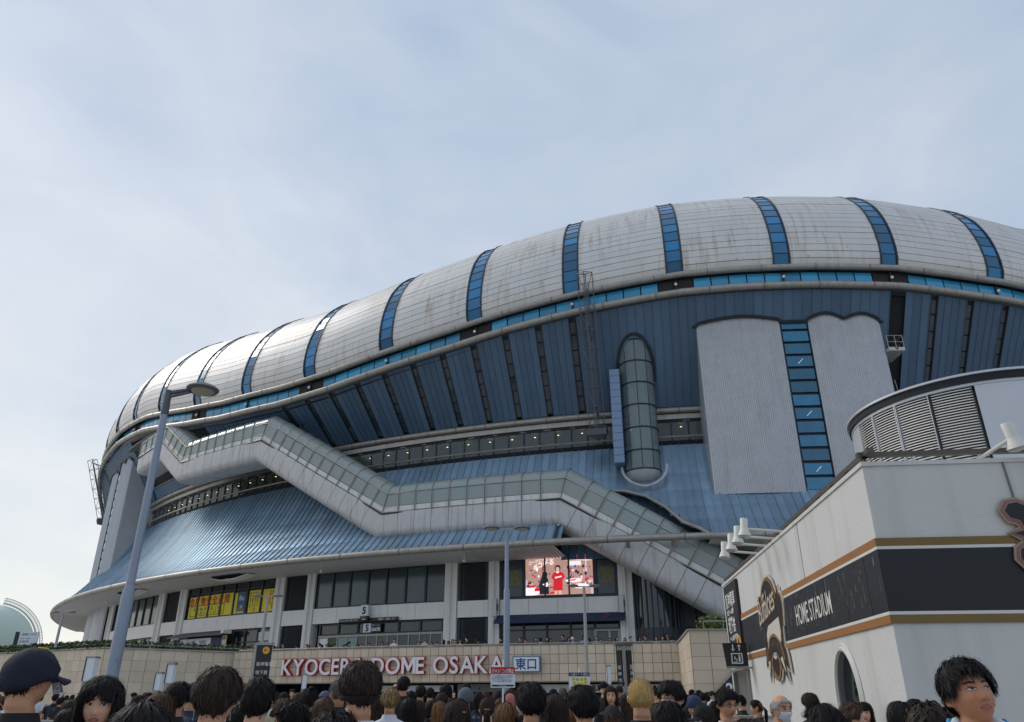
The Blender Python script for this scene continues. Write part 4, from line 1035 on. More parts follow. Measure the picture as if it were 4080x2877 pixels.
b.prism([(-.03, -.17), (.03, -.17), (.03, .17), (-.03, .17)], fr, .003); b.prism([(-.1, .04), (0.0, .2), (.1, .04), (.0, .12)], fr, .003); b.build('arrow', M_blk, sp_)
# lift sign projecting from the wall
ls = thing('lift_sign', LP(9.2, 2.35), 'black projecting lift sign with white up and down arrows', 'sign')
o_ = Vector((4.45, 15.7, 2.08)); ex, en = Vector((.98, -.12, 0)).normalized(), Vector((-.12, -.98, 0)).normalized()
o_ = Vector((4.28, 15.6, 2.12))
MB().prism([(0, 0), (.42, 0), (.42, .44), (-.04, .44)], (o_, ex, UP, en), .07).build('panel', MATS['panel_black'], ls)
MB().beam(o_+ex*.0-UP*.02, o_+ex*.5-UP*.02, .1, .03).build('base_bar', M_alu, ls)
b = MB(); f2 = (o_+en*.073, ex, UP, en)
for x_, d_ in ((.15, -1), (.27, 1)):
    yc = .35; b.prism([(x_-.012, yc-.06), (x_+.012, yc-.06), (x_+.012, yc+.06), (x_-.012, yc+.06)], f2, .003)
    b.prism([(x_-.045, yc+d_*.015), (x_, yc+d_*.07), (x_+.045, yc+d_*.015), (x_, yc+d_*.04)][::d_], f2, .003)
for q in (((.1, .05), (.32, .05), (.32, .07), (.1, .07)), ((.1, .23), (.32, .23), (.32, .25), (.1, .25)), ((.1, .07), (.12, .07), (.12, .23), (.1, .23)), ((.3, .07), (.32, .07), (.32, .23), (.3, .23)), ((.24, .09), (.275, .09), (.275, .18), (.24, .18))): b.prism(list(q), f2, .003)
b.prism([(.257+.018*math.cos(a), .2+.018*math.sin(a)) for a in lin(0, 6.2, 9)], f2, .003); b.prism(arc_band(.028, .04, -2.4, 2.2, .175, .115, 12), f2, .003); b.prism([(.16, .13), (.175, .13), (.175, .19), (.16, .19)], f2, .003); b.build('pictogram', M_wprint, ls)
# floor map sign on the tiled block (triangular 2F board)
fm = thing('floor_map_sign', (10.3, 34.7, 1.6), 'dark slanted 2F floor map board on the tiled corner block', 'sign')
fo = Vector((8.75, 34.68, 1.62)); fx = Vector((.9968, -.0805, 0)); fn = Vector((-.0805, -.9968, 0)); M_nvy = mat('map_navy', (34, 36, 50), .5, 0, .05)
MB().prism([(0, 0), (3.2, 0), (3.2, 1.95), (2.2, 1.78), (1.62, 1.46)], (fo, fx, UP, fn), .06).build('board', M_nvy, fm)
b = MB(); ff = (fo+fn*.065, fx, UP, fn); put_text(b, '2F', (fo+fn*.065+fx*.62+UP*.08, fx, UP, fn), .62, bold=.02)
for i, tx in enumerate(('ショッピング&グルメ', 'ビスタルーム 800', '館内事務所')): put_text(b, tx, (fo+fn*.065+fx*(1.5-.05*i)+UP*(.62-.2*i), fx, UP, fn), .17)
b.build('lettering', M_wprint, fm)
b = MB(); b.prism(arc_band(.30, .36, .6, 5.6, 2.2, 1.15, 24), ff, .004); b.build('ring_plan', mat('map_grey', (120, 124, 140), .6, var=0), fm)
# second map board, two parallelograms on the left planter wall
fm = thing('floor_map_sign', (-30, 50.6, 2.4), 'pair of dark slanted 3F and 2F floor map boards on left planter wall', 'sign')
pa, pb = Vector(lpts[4]), Vector(lpts[5])
def on_left(px_s): return pa.lerp(pb, px_s)
pa3, pb3 = Vector(lpts[3]), Vector(lpts[4]); fx = (pb-pa).normalized(); fn = Vector((fx.y, -fx.x, 0))
def wx(s): return pa+fx*s+fn*.05
b = MB()
for s_, z_, sl in ((-.55, 2.70, -.75), (.45, 1.55, -.75)):
    MB().prism([(0, 0), (1.0, 0), (1.0+sl, 1.05), (sl, 1.05)], (wx(s_)+UP*z_, fx, UP, fn), .05).build('board', M_nvy, fm)
    MB().prism(arc_band(.20, .25, 0, 6.1, .22, .48, 24), (wx(s_)+UP*z_+fn*.055, fx, UP, fn), .004).build('ring_plan', MATS['map_grey'], fm)
put_text(b, '3F', (wx(-1.2)+UP*3.42+fn*.055, fx, UP, fn), .38, bold=.01); put_text(b, '2F', (wx(1.0)+UP*1.58+fn*.055, fx, UP, fn), .38, bold=.01)
for i in range(3):
    put_text(b, ('エリア', 'アリーナフロア', '下段席')[i], (wx(-.75)+UP*(3.6-.14*i)+fn*.055, fx, UP, fn), .11); put_text(b, ('ショッピング&', 'ビスタルーム', '館内事務所')[i], (wx(.25)+UP*(1.92-.14*i)+fn*.055, fx, UP, fn), .11)
b.build('lettering', M_wprint, fm)
# big letter emblem on the front face, cut by the picture edge
be = thing('letter_emblem', FP(2.2, 2.9), 'large black old-style letter B with pink and gold outlines at right picture edge', 'emblem')
M_pink = mat('emblem_pink', (140, 92, 102), .5, 0, .08); M_tan = mat('emblem_tan', (158, 136, 110), .5, 0, .08, 5)
B_full = [(-.42,.36),(-.62,.42),(-.7,.58),(-.6,.72),(-.42,.75),(-.24,.66),(-.1,.74),(.3,.72),(.55,.58),(.6,.36),(.5,.12),(.36,.05),(.58,-.05),(.68,-.3),(.58,-.58),(.3,-.7),(.1,-.7),(0,-.86),(-.1,-.7),(-.3,-.66),(-.5,-.66),(-.62,-.5),(-.58,-.32),(-.42,-.22),(-.34,-.24),(-.36,-.04),(-.62,.06),(-.36,.12)]
bo = lambda n: (FP(1.70, 3.14, n), _b, UP, nF)
sgn = 1
test = grow(B_full, .05)
ar = lambda p: abs(sum(p[i-1][0]*p[i][1]-p[i][0]*p[i-1][1] for i in range(len(p))))
if ar(test) < ar(B_full): sgn = -1
for d_, m_, nm, z_ in ((.12, M_tan, 'tan_outline', .03), (.075, M_pink, 'pink_outline', .052), (.03, M_tan, 'thin_outline', .058), (.012, MATS['clean_black_band'], 'letter_face', .064)):
    MB().prism([(x*.47, y*.47) for x, y in grow(B_full, sgn*d_*1.25)], bo(z_), .02 if z_ < .04 else .005).build(nm, m_, be)
# floodlights on arms above the left face, one on the front
M_fl = mat('floodlight_white', (214, 212, 202), .5, 0, .06, 5)
M_flg = mat('floodlight_glass', (190, 190, 184), .2, .3)
def flood(base, tip, label, down):
    t = thing('floodlight', base, label, 'floodlight', 'floodlights on the white building'); base, tip = Vector(base), Vector(tip)
    MB().tube([base, tip], .022, 8).build('arm', M_fl, t, True)
    ax = Vector(down).normalized(); q = ax.to_track_quat('-Z', 'Y').to_matrix()
    MB().lathe([(.055, .17), (.062, .16), (.062, .0), (.066, -.01), (.105, -.11), (.11, -.12), (.10, -.125)], tip, 16, q).build('housing', M_fl, t, True)
    MB().lathe([(.098, -.127), (.085, -.15), (.02, -.165)], tip, 16, q).build('lens', M_flg, t, True)
    MB().tube([base+UP*.02, tip+(base-tip)*.15+UP*.02], .004, 4).build('stay_wire', M_alu, t)
nm = ('nearest', 'second', 'third', 'farthest')
for i, (sz, zz) in enumerate(((4.0, 4.12), (4.6, 4.12), (5.25, 4.12), (6.0, 4.12))):
    flood(LP(sz, zz-.06, -.05), LP(sz-.0, zz, .56), '%s of four white floodlights on arms from the left roof edge' % nm[i], (-.08, .0, -1))
flood(FP(1.25, 4.0, -.1), FP(1.62, 4.17, .12)+UP*.05, 'single white floodlight on an arm over the front roof edge', (.25, .1, -1))

# ---- louvred drum on the roof
M_drum = mat('drum_panel', (196, 198, 202), .35, .25, .05, 1)
h = 8.; dc = (1.7384*h, 2.5992*h, 0); Rd = .4278*h; ZT = CAM_H+h
dm = thing('roof_drum', (dc[0], dc[1], HB), 'curved silver drum with louvres and dark shadow rim on top of the white building', 'tower')
def dcyl(r): return lambda u, v, off: (dc[0]+(r+off)*math.cos(u), dc[1]+(r+off)*math.sin(u), v)
b = MB(); b.slab(dcyl(Rd), lin(0, 2*math.pi, 80), [ZT-.06, ZT], .14); b.build('rim', M_drum, dm, True)
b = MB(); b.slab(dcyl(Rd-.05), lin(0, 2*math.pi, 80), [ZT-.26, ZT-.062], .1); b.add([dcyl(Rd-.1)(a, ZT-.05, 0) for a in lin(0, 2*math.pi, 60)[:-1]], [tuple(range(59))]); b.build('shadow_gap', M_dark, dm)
Rw = Rd-.12
b = MB(); b.slab(dcyl(Rw+.02), lin(0, 2*math.pi, 80), [ZT-.34, ZT-.262], .1); b.build('trim_ring', M_drum, dm, True)
# angles: camera-facing side about -2.17 rad; louvres on the left part
A_l0, A_l1 = math.radians(176), math.radians(262)
b = MB(); b.slab(dcyl(Rw-.5), lin(0, 2*math.pi, 60), [HB, ZT-.3], .1); b.build('inner_wall', mat('drum_inner', (96, 88, 78), .8, 0, .35, .8), dm)
cuts = [176, 190, 205, 222, 240.5]
for i in range(4):
    a0, a1 = math.radians(cuts[i]), math.radians(cuts[i+1]); m = MB(); z = HB+.1
    while z < ZT-.36:
        m.slab(lambda u, v, off: dcyl(Rw-.03+v*.03)(u, z-v*.034, off), lin(a0+.012, a1-.012, 7), [0, 1], .02); z += .075
    lb = MB()
    for a in (a0, a1-.012): lb.slab(dcyl(Rw+.02), [a, a+.006], [HB, ZT-.34], .12)
    lf = lb.build('louvre_bay', M_frame if i == 3 else M_drum, dm); m.build('louvre_blades', M_white, lf, kind='stuff')
cuts = [240.9, 268, 295, 322, 349, 376, 403, 430, 457, 484, 511, 536]
for i in range(len(cuts)-1):
    a0, a1 = math.radians(cuts[i]), math.radians(cuts[i+1])
    b = MB(); b.slab(dcyl(Rw), lin(a0+.004, a1-.004, 12), [HB, ZT-.345], .05); b.build('drum_panel', M_drum, dm, True)

# ================================================================= LAMP POSTS
M_lpst = mat('lamp_paint', (140, 150, 166), .45, .2, .08, 3); M_lcap = mat('lamp_dark', (86, 90, 96), .5, .3, .1, 3); M_diff = mat('lamp_diffuser', (150, 146, 132), .4, 0, .08, 5); M_post = mat('galvanised_post', (158, 158, 156), .5, .35, .1, 3)
def lamp_head(t, c, r):
    h = MB().lathe([(.03*r, .34*r), (.45*r, .33*r), (.85*r, .26*r), (1.0*r, .12*r), (1.0*r, .02*r), (.93*r, -.06*r), (.72*r, -.06*r)], c, 28).build('lamp_head', M_lcap, t, True)
    MB().lathe([(.74*r, -.05*r), (.6*r, -.15*r), (.3*r, -.2*r), (.02*r, -.21*r)], c, 24).build('diffuser', M_diff, h, True)
    MB().lathe([(.98*r, .15*r), (1.03*r, .13*r), (1.03*r, .06*r), (.98*r, .04*r)], c, 28).build('rim_band', M_alu, h, True)
t = thing('street_lamp', (-6.62, 13, 0), 'tall grey-blue lamp post with a single round head, left foreground', 'street lamp')
MB().lathe([(.105, 0), (.105, 3.15), (.1, 3.22), (.07, 3.34)], (-6.62, 13, 0), 20).build('lower_shaft', M_lpst, t, True)
MB().lathe([(.072, 3.3), (.062, 6.55)], (-6.62, 13, 0), 16).build('upper_shaft', M_lpst, t, True)
MB().lathe([(.068, 6.5), (.07, 6.52), (.07, 6.72), (.066, 6.74), (.06, 7.0)], (-6.62, 13, 0), 16).build('collar', M_lcap, t, True)
b = MB(); b.beam((-6.62, 13, 6.95), (-6.15, 13, 7.03), .07, .05); b.beam((-6.62, 13, 6.86), (-6.2, 13, 6.97), .05, .04); b.build('arm', M_lcap, t)
lamp_head(t, (-5.97, 13.0, 7.0), .29)
MB().tube([(-6.62+.108*math.cos(a)*1.0, 13-.108*abs(math.sin(a)) , z) for a, z in ((-.2, 1.2), (-.2, 1.95), (-.5, 2.12), (-1.0, 2.14))], .012, 6).build('hatch_edge', M_lpst, t)
def double_lamp(x, y, h, rad, head, label, fat=None, base=0.):
    t = thing('street_lamp', (x, y, base), label, 'street lamp', 'double-headed lamp posts')
    if fat: MB().lathe([(fat, base), (fat, h*.69), (fat*.95, h*.70), (rad, h*.715), (rad*.92, h)], (x, y, 0), 16).build('shaft', M_lpst, t, True)
    else: MB().lathe([(rad, base), (rad, base+(h-base)*.6), (rad*.8, h)], (x, y, 0), 12).build('shaft', M_post, t, True)
    dx = head*2.05 if not fat else .55
    MB().beam((x-dx, y, h+.0), (x+dx, y, h+.0), .05, .05).build('arm', M_post, t)
    for s_ in (-1, 1): lamp_head(t, (x+s_*dx, y, h+.02), head)
double_lamp(-.18, 26, 7.08, .075, .29, 'blue-grey double-headed lamp post standing before the letter A', .105)
double_lamp(3.64, 38, 6.72, .085, .27, 'thin double-headed lamp post in front of the video screen')
double_lamp(-12.95, 40, 6.48, .085, .26, 'thin double-headed lamp post before the yellow banners', base=0)
double_lamp(-27.13, 46, 6.28, .075, .24, 'slender double-headed lamp at the far left, against the sky', base=4.3)
# slim white light columns
def column(px, y, z0, z1, w, label):
    u = (px-2040)/F_PX*(math.cos(PITCH)*y+math.sin(PITCH)*(1.5*0+.5*(z0+z1)-CAM_H))
    t = thing('light_column', (u, y, 0), label, 'light column', 'slim white light columns'); M_ = M_signw
    MB().box((u, y, (z0+z1)/2), (w, w, z1-z0)).build('light_box', M_, t); MB().box((u, y, z1+.02), (w*1.15, w*1.15, .05)).build('top_cap', M_alu, t)
    MB().box((u-w*.45, y-w*.52, (z0+z1)/2), (w*.12, .02, z1-z0)).build('edge_strip', M_frame, t); MB().box((u, y, z0/2), (w*.9, w*.9, z0)).build('stem', M_alu, t)
column(631, 20, 1.72, 2.11, .15, 'shorter of two white light columns behind the lamp post'); column(680, 17, 1.84, 2.21, .15, 'taller white light column with a notice, left of centre')
column(1212, 28, 1.84, 2.29, .15, 'slim white light column below the letter O of the first word'); column(2425, 28, 2.0, 2.58, .15, 'slim white light column right of the gate map placard'); column(362, 26, 2.05, 2.77, .3, 'white light column behind the man in the navy cap')
# tall black direction pylon
t = thing('direction_pylon', (2.88, 20, 0), 'tall black direction pylon right of centre, with white notices below', 'pylon')
for s_ in (-.12, .12): MB().box((2.88+s_, 20, 2.3), (.15, .06, .98), .5*(-1 if s_ < 0 else 1)).build('panel', MATS['panel_black'], t)
MB().box((2.88, 19.95, 1.4), (.06, .06, 2.8)).build('post', M_alu, t); MB().box((2.88, 20, 2.81), (.44, .2, .06)).build('cap', M_lcap, t); MB().box((2.88, 20, 2.72), (.36, .14, .1)).build('collar', M_alu, t)
for s_ in (-.12, .12): MB().box((2.88+s_, 20, 1.45), (.14, .05, .62), .5*(-1 if s_ < 0 else 1)).build('notice', M_signw, t)
b = MB()
for i, ch in enumerate('阪神地下鉄駅'): put_text(b, ch, (Vector((3.0, 19.93, 2.22-.15*i)), Vector((.88, .48, 0)), UP, Vector((.48, -.88, 0))), .13); put_text(b, ch, (Vector((2.7, 19.98, 2.22-.15*i)), Vector((.88, -.48, 0)), UP, Vector((-.48, -.88, 0))), .1)
b.build('lettering', M_wprint, t)
# left direction sign on post with orange arrow
t = thing('direction_sign', (-12.2, 38, 0), 'black hanging direction sign with orange arrow, left of the big letters', 'sign')
MB().box((-12.13, 38, 3.2), (.72, .12, 1.5)).build('panel', MATS['panel_black'], t); MB().box((-12.13, 37.99, 3.98), (.86, .2, .12)).build('cap', M_alu, t); MB().beam((-12.56, 38, 0), (-12.56, 38, 4.0), .12).build('post', M_post, t); MB().box((-12.13, 38, 2.36), (.74, .16, .16)).build('base_bar', M_alu, t)
b = MB(); b.prism([(.17*math.cos(a), .17*math.sin(a)) for a in lin(0, 2*math.pi, 24)[:-1]], (Vector((-12.02, 37.93, 3.68)), Vector((1, 0, 0)), UP, Vector((0, -1, 0))), .01); b.build('arrow_disc', M_or, t)
b = MB(); put_text(b, '←', (Vector((-12.15, 37.91, 3.61)), Vector((1, 0, 0)), UP, Vector((0, -1, 0))), .26); b.build('arrow', M_blk, t)
b = MB(); put_text(b, '阪神電車', (Vector((-12.42, 37.92, 2.98)), Vector((1, 0, 0)), UP, Vector((0, -1, 0))), .2); put_text(b, '地下鉄', (Vector((-12.42, 37.92, 2.6)), Vector((1, 0, 0)), UP, Vector((0, -1, 0))), .2); b.build('lettering', M_wprint, t)
# placards held above the crowd
def placard(x0, x1, y, z0, z1, label):
    t = thing('placard', ((x0+x1)/2, y, 0), label, 'placard'); MB().box(((x0+x1)/2, y, (z0+z1)/2), (x1-x0, .012, z1-z0)).build('board', M_signw, t); MB().box(((x0+x1)/2, y+.02, z0/2+.2), (.018, .018, z0+.2)).build('stick', M_white, t); return t
FX, FN = Vector((1, 0, 0)), Vector((0, -1, 0))
t = placard(-.243, .035, 9, 1.655, 1.875, 'white placard with red Japanese heading held above the crowd at centre')
M_redp = mat('print_red', (184, 44, 44), .6, var=0)
b = MB(); b.add([(-.243, 8.992, 1.80), (.035, 8.992, 1.80), (.035, 8.992, 1.875), (-.243, 8.992, 1.875)], [(0, 1, 2, 3)]); b.build('heading', M_redp, t)
b = MB(); put_text(b, 'ジャンピング禁止', (Vector((-.232, 8.99, 1.813)), FX, UP, FN), .05, sx=.64, bold=.001); b.build('heading_text', M_wprint, t)
b = MB()
for i in range(5): put_text(b, ('コンサート開催中のジャンピングは禁止です', 'ドーム周辺の建物に振動が伝わるため皆様', '節度あるご観覧をお願いいたします', 'ジャンピングにより公演を中止する場合が', 'ございます 皆様のご理解ご協力をお願い')[i], (Vector((-.23, 8.991, 1.778-.016*i)), FX, UP, FN), .0155, sx=.8)
b.add([(-.23, 8.991, 1.668), (.022, 8.991, 1.668), (.022, 8.991, 1.686), (-.23, 8.991, 1.686)], [(0, 1, 2, 3)]); b.build('small_print', M_blk, t)
b = MB(); put_text(b, 'No Jumping', (Vector((-.15, 8.99, 1.671)), FX, UP, FN), .018); b.build('footer_text', M_wprint, t)
t = placard(.722, .988, 10, 1.60, 1.845, 'white placard with gate numbers in yellow circles held above the crowd')
b = MB(); b.add([(.722, 9.992, 1.80), (.988, 9.992, 1.80), (.988, 9.992, 1.845), (.722, 9.992, 1.845)], [(0, 1, 2, 3)]); b.build('heading', mat('print_navy', (34, 46, 92), .6, var=0), t)
b = MB(); put_text(b, '入場ゲート案内', (Vector((.735, 9.99, 1.808)), FX, UP, FN), .036, sx=.94); b.build('heading_text', M_wprint, t)
M_yel = mat('print_yellow', (226, 206, 48), .6, var=0)
b = MB(); b2 = MB()
for i, (tx, x_, z_) in enumerate((('11', .78, 1.768), ('10', .828, 1.763), ('4', .88, 1.763), ('14', .928, 1.768), ('7', .79, 1.722), ('6', .84, 1.71), ('1', .885, 1.71), ('3', .932, 1.728))):
    b.add([(x_+.022*math.cos(a), 9.992-.0003*i, z_+.022*math.sin(a)) for a in lin(0, 2*math.pi, 20)[:-1]], [tuple(range(18, -1, -1))]); put_text(b2, tx, (Vector((x_, 9.986, z_-.011)), FX, UP, FN), .032, align='CENTER')
b.build('gate_discs', M_yel, t, kind='stuff'); b2.build('gate_numbers', M_blk, t)
b = MB(); b.add([(.735, 9.99, 1.665), (.78, 9.99, 1.64), (.78, 9.99, 1.69)], [(0, 1, 2)]); b.build('red_arrow', M_redp, t)

# ================================================================= FACADE SIGNS
# yellow banners behind the windows
M_by = mat('banner_yellow', (232, 214, 60), .6, 0, .03); M_br = mat('banner_red', (206, 48, 44), .6, var=0); M_bk = mat('banner_olive', (70, 74, 30), .6, var=0)
bz = lambda a, z: Vector(P(a, RF-.10, z))
W7 = (38.42-30.63)/7
bn = thing('window_banner', P(-36.5, 101, 8.8), 'long yellow banner with big red characters inside the upper windows', 'banner')
for i in range(4):
    a0 = -38.42+W7*i+.05; a1 = a0+W7-.10
    if i == 0: a0 += .2
    MB().slab(cyl(RF-.105), [a0, a1], [8.78, 10.78], .01).build('sheet', M_by, bn)
b = MB()
for i, ch in enumerate('危険物安全週間'):
    a = -38.15+i*.555; put_text(b, ch, (Vector(P(a, RF-.085, 9.98)), *frame(a, RF, 0)[1:]), .86, bold=.02, sx=.98)
b.build('heading', M_br, bn)
b = MB()
for (a, z, tx) in ((-37.65, 9.42, '令和7年6月 8日 (日)'), (-37.2, 9.05, '6月14日 (土)まで')):
    for i, ch in enumerate(tx): 
        if ch != ' ': put_text(b, ch, (Vector(P(a+i*.21, RF-.085, z)), *frame(a+i*.21, RF, 0)[1:]), .34, bold=.006)
b.slab(cyl(RF-.088), lin(-38.0, -34.75, 8), [9.85, 9.9], .005); b.slab(cyl(RF-.088), lin(-38.0, -34.75, 8), [8.92, 8.97], .005)
for a in (-38.0, -34.78): b.slab(cyl(RF-.088), [a, a+.03], [8.92, 9.9], .005)
b.build('small_text', M_bk, bn)
b2 = thing('window_poster', P(-33.2, 101, 8.8), 'dark event poster with blue lights beside the yellow banner', 'poster')
MB().slab(cyl(RF-.105), [-33.9, -33.68], [8.78, 10.7], .01).build('yellow_edge', M_by, b2)
M_post1 = mat('poster_print', (70, 84, 110), .5, 0, .9, 2.4); MB().slab(cyl(RF-.105), [-33.66, -33.0], [8.82, 10.72], .01).build('print', M_post1, b2)
for z, a, m_, r_ in ((10.2, -33.42, 'poster_blue', .22), (10.1, -33.2, 'poster_blue', .16), (9.35, -33.3, 'poster_blue', .18)):
    if m_ not in MATS: mat('poster_blue', (150, 190, 235), .5, 0, .3, 8)
    f_ = frame(a, RF-.1, z); MB().prism([(r_*math.cos(q), r_*1.2*math.sin(q)) for q in lin(0, 6.28, 9)[:-1]], f_, .006).build('light_patch', MATS['poster_blue'], b2)
MB().slab(cyl(RF-.09), [-33.62, -33.04], [8.84, 8.95], .004).build('caption', M_wprint, b2); MB().slab(cyl(RF-.09), [-33.62, -33.04], [9.0, 9.28], .004).build('gold_patch', M_gold, b2)
for k, (a0, a1, lab) in enumerate(((-32.72, -31.85, 'yellow notice banner with columns of small dark characters'), (-31.65, -30.72, 'rightmost yellow notice banner with red and dark characters'))):
    t = thing('window_banner', P(a0, 101, 8.8), lab, 'banner'); MB().slab(cyl(RF-.105), [a0, a1], [8.78, 10.76], .01).build('sheet', M_by, t)
    for c in range(4 if k == 0 else 2):
        b = MB(); a = a1-.22-c*.19
        tx = ('これは危険物です', '危険物は正しく使う事故', 'に注意し取扱いましょう', '火災にお願いします')[c] if k == 0 else ('消防法に基づく危険物', '危険物施設の届出')[c]
        for j, ch in enumerate(tx): put_text(b, ch, (Vector(P(a, RF-.085, 10.5-.165*j)), *frame(a, RF, 0)[1:]), .17, bold=.004)
        b.build('text_column', M_br if (k == 1 and c == 1) else M_bk, t)
# ticket booth sign + awning
t = thing('ticket_sign', P(-36.3, 101.5, 6.4), 'white and navy ticket counter sign number 3 under a grey awning', 'sign')
MB().slab(cyl(101.6), lin(-38.6, -33.9, 8), [6.08, 6.74], .12).build('board', MATS['print_navy'], t)
M_tw = M_signw
f_ = frame(-36.25, 101.62, 6.41); b = MB()
for i in range(4):
    a0, a1 = -37.75+i*.72, -37.75+(i+1)*.72-.015
    MB().slab(cyl(101.63), [a0, a1], [6.1, 6.72], .02).build('white_panel', M_tw, t)
b = MB(); put_text(b, 'チケット売場3', (Vector(P(-37.1, 101.66, 6.26)), *frame(-36.6, 101, 0)[1:]), .32, sx=.72, bold=.004); put_text(b, 'TICKETS 3', (Vector(P(-35.9, 101.66, 6.26)), *frame(-35.5, 101, 0)[1:]), .34, sx=.78, bold=.004)
b.build('lettering', MATS['print_navy'], t)
t = thing('ticket_awning', P(-36, 102, 7), 'folded grey awning over the ticket counter', 'awning')
b = MB(); b.slab(lambda u, v, off: P(u, 101.4+v*.9+off*.2, 7.28-v*.35+off), lin(-38.6, -33.5, 8), [0, 1], .06); b.slab(cyl(102.3), lin(-38.6, -33.5, 8), [6.82, 6.95], .05); b.build('canopy', mat('awning_grey', (104, 98, 100), .8, 0, .1, 3), t)
MB().box(P(-33.45, 101.9, 7.1), (.35, .9, .3), math.radians(-33)).build('end_box', M_white, t)
MB().slab(cyl(101.4), lin(-38.4, -33.8, 6), [3.3, 6.05], .1).build('counter_shutter', MATS['louver_grey'], st)
for a in (-38.62, -33.75):
    t = thing('notice_board', P(a, 101.6, 5.9), 'cream notice board at the %s end of the ticket sign' % ('left' if a < -36 else 'right'), 'notice'); MB().slab(cyl(101.7), [a-.12, a+.22], [5.75, 6.85], .08).build('board', mat('notice_cream', (206, 196, 168), .6), t); MB().slab(cyl(101.73), [a-.06, a+.16], [6.45, 6.7], .02).build('print', M_goldA, t)
# gate 5 signs
t = thing('gate_bar_sign', P(-24.4, 101.3, 7.4), 'dark bar sign over the doors pointing to gates 6 and 4', 'sign'); MB().slab(cyl(101.35), lin(-26.1, -22.8, 6), [7.33, 7.62], .12).build('bar', mat('bar_dark', (44, 36, 34), .5), t)
b = MB(); put_text(b, '◁ 6 ‹‹‹ スカイ下層 ビスタ', (Vector(P(-26.05, 101.37, 7.42)), *frame(-25.5, 101, 0)[1:]), .16, bold=.003); put_text(b, '指定席 › 一塁側 ››  4 ▷', (Vector(P(-23.85, 101.37, 7.42)), *frame(-23.3, 101, 0)[1:]), .16, bold=.003); b.build('lettering', M_wprint, t)
t = thing('gate_number_box', P(-24.55, 101.5, 8.2), 'projecting white box sign with black 5 above the bar sign', 'sign')
fr = frame(-24.55, 101.35, 8.2); M3 = Matrix((fr[1], fr[3], fr[2])).transposed(); MB().box(fr[0]+fr[3]*.15, (.72, .3, .86), M=M3).build('box', M_signw, t); MB().box(fr[0]+fr[3]*.16-UP*.62, (.72, .3, .34), M=M3).build('black_base', MATS['panel_black'], t)
b = MB(); put_text(b, '5', (fr[0]+fr[3]*.31-fr[1]*.0-UP*.26, *fr[1:]), .74, bold=.03, align='CENTER'); b.build('number', M_blk, t)
b = MB(); put_text(b, 'ゲート', (fr[0]+fr[3]*.32-UP*.58, *fr[1:]), .15, align='CENTER'); put_text(b, 'Gate', (fr[0]+fr[3]*.32-UP*.74, *fr[1:]), .16, align='CENTER', bold=.006); b.build('caption', M_wprint, t)
t = thing('gate_sign', P(-24.3, 101.2, 6.8), 'black and white GATE 5 sign fixed on the glass above the doors', 'sign')
MB().slab(cyl(101.14), [-24.74, -24.31], [6.5, 7.2], .05).build('white_half', M_signw, t); MB().slab(cyl(101.14), [-24.31, -23.75], [6.5, 7.2], .05).build('black_half', MATS['panel_black'], t)
b = MB(); put_text(b, '5', (Vector(P(-24.52, 101.16, 6.6)), *frame(-24.5, 101, 0)[1:]), .72, bold=.02, align='CENTER'); b.build('number', M_blk, t)
b = MB(); put_text(b, 'ゲート', (Vector(P(-24.03, 101.16, 6.93)), *frame(-24, 101, 0)[1:]), .26, align='CENTER'); put_text(b, 'GATE', (Vector(P(-24.03, 101.16, 6.6)), *frame(-24, 101, 0)[1:]), .34, align='CENTER', bold=.016); b.build('lettering', M_wprint, t)
b = MB(); put_text(b, '5', (Vector(P(-26.75, 100.99, 4.6)), *frame(-26.7, 101, 0)[1:]), 1.5, bold=.06, align='CENTER'); b.build('window_number', M_blk, st)
# small speaker boxes on the spandrel, bracket lamps
for a, z in ((-12.45, 8.0), (-18.0, 8.0)):
    t = thing('wall_speaker', P(a, 101.5, z), 'slim grey wall unit at the %s end of the navy awning' % ('right' if a > -15 else 'left'), 'wall unit'); fr = frame(a, 101.35, z); M3 = Matrix((fr[1], fr[3], fr[2])).transposed(); MB().box(fr[0]+fr[3]*.12, (.34, .26, 1.3), M=M3).build('case', M_epanel, t); MB().box(fr[0]+fr[3]*.05+fr[1]*.2, (.08, .1, .5), M=M3).build('bracket', M_frame, t)
# ---- video screen
def emis(name, c, s=.95):
    s *= .55 
    m = mat(name, c, .5, emit=s, var=0); return m
vs_ = thing('video_screen', P(-15.15, 101.2, 10.3), 'lit LED video screen showing a cafe advert with a figure in a red coat', 'screen')
A_, B_ = -16.66, -13.62; WS = (B_-A_)*math.pi/180*RF
def SP(x, y, n=0.):   # x 0..1 across, y 0..1 up
    return P(A_+(B_-A_)*x, RF+.10+n, 8.82+3.0*y)
def flat(name, m, poly, n): b = MB(); b.add([SP(x, y, n) for x, y in poly], [tuple(range(len(poly)))]); return b.build(name, m, vs_)
b = MB(); b.slab(lambda u, v, off: P(u, RF+.1+off, v), lin(A_, B_, 5), [8.82, 11.82], .06); b.build('display', emis('led_beige', (188, 150, 140), .8), vs_)
for q in range(3): MB().slab(cyl(RF+.20), [A_+(B_-A_)*(0, .303, .655)[q]-.035, A_+(B_-A_)*(0, .303, .655)[q]+.035], [8.75, 11.9], .09).build('mullion', M_frame, vs_)
E_red, E_drk, E_wht, E_blu, E_skin, E_pnk, E_brn = emis('led_red', (205, 32, 44)), emis('led_dark', (40, 32, 42), .6), emis('led_white', (250, 240, 240)), emis('led_blue', (60, 110, 190)), emis('led_skin', (226, 176, 150)), emis('led_pink', (214, 150, 170)), emis('led_brown', (132, 84, 62), .7)
flat('picture_floor', emis('led_floor', (220, 190, 196), .8), [(0, 0), (1, 0), (1, .36), (0, .40)], .004); flat('picture_wall', emis('led_wall', (196, 160, 132), .8), [(0, .62), (1, .66), (1, 1), (0, 1)], .004)
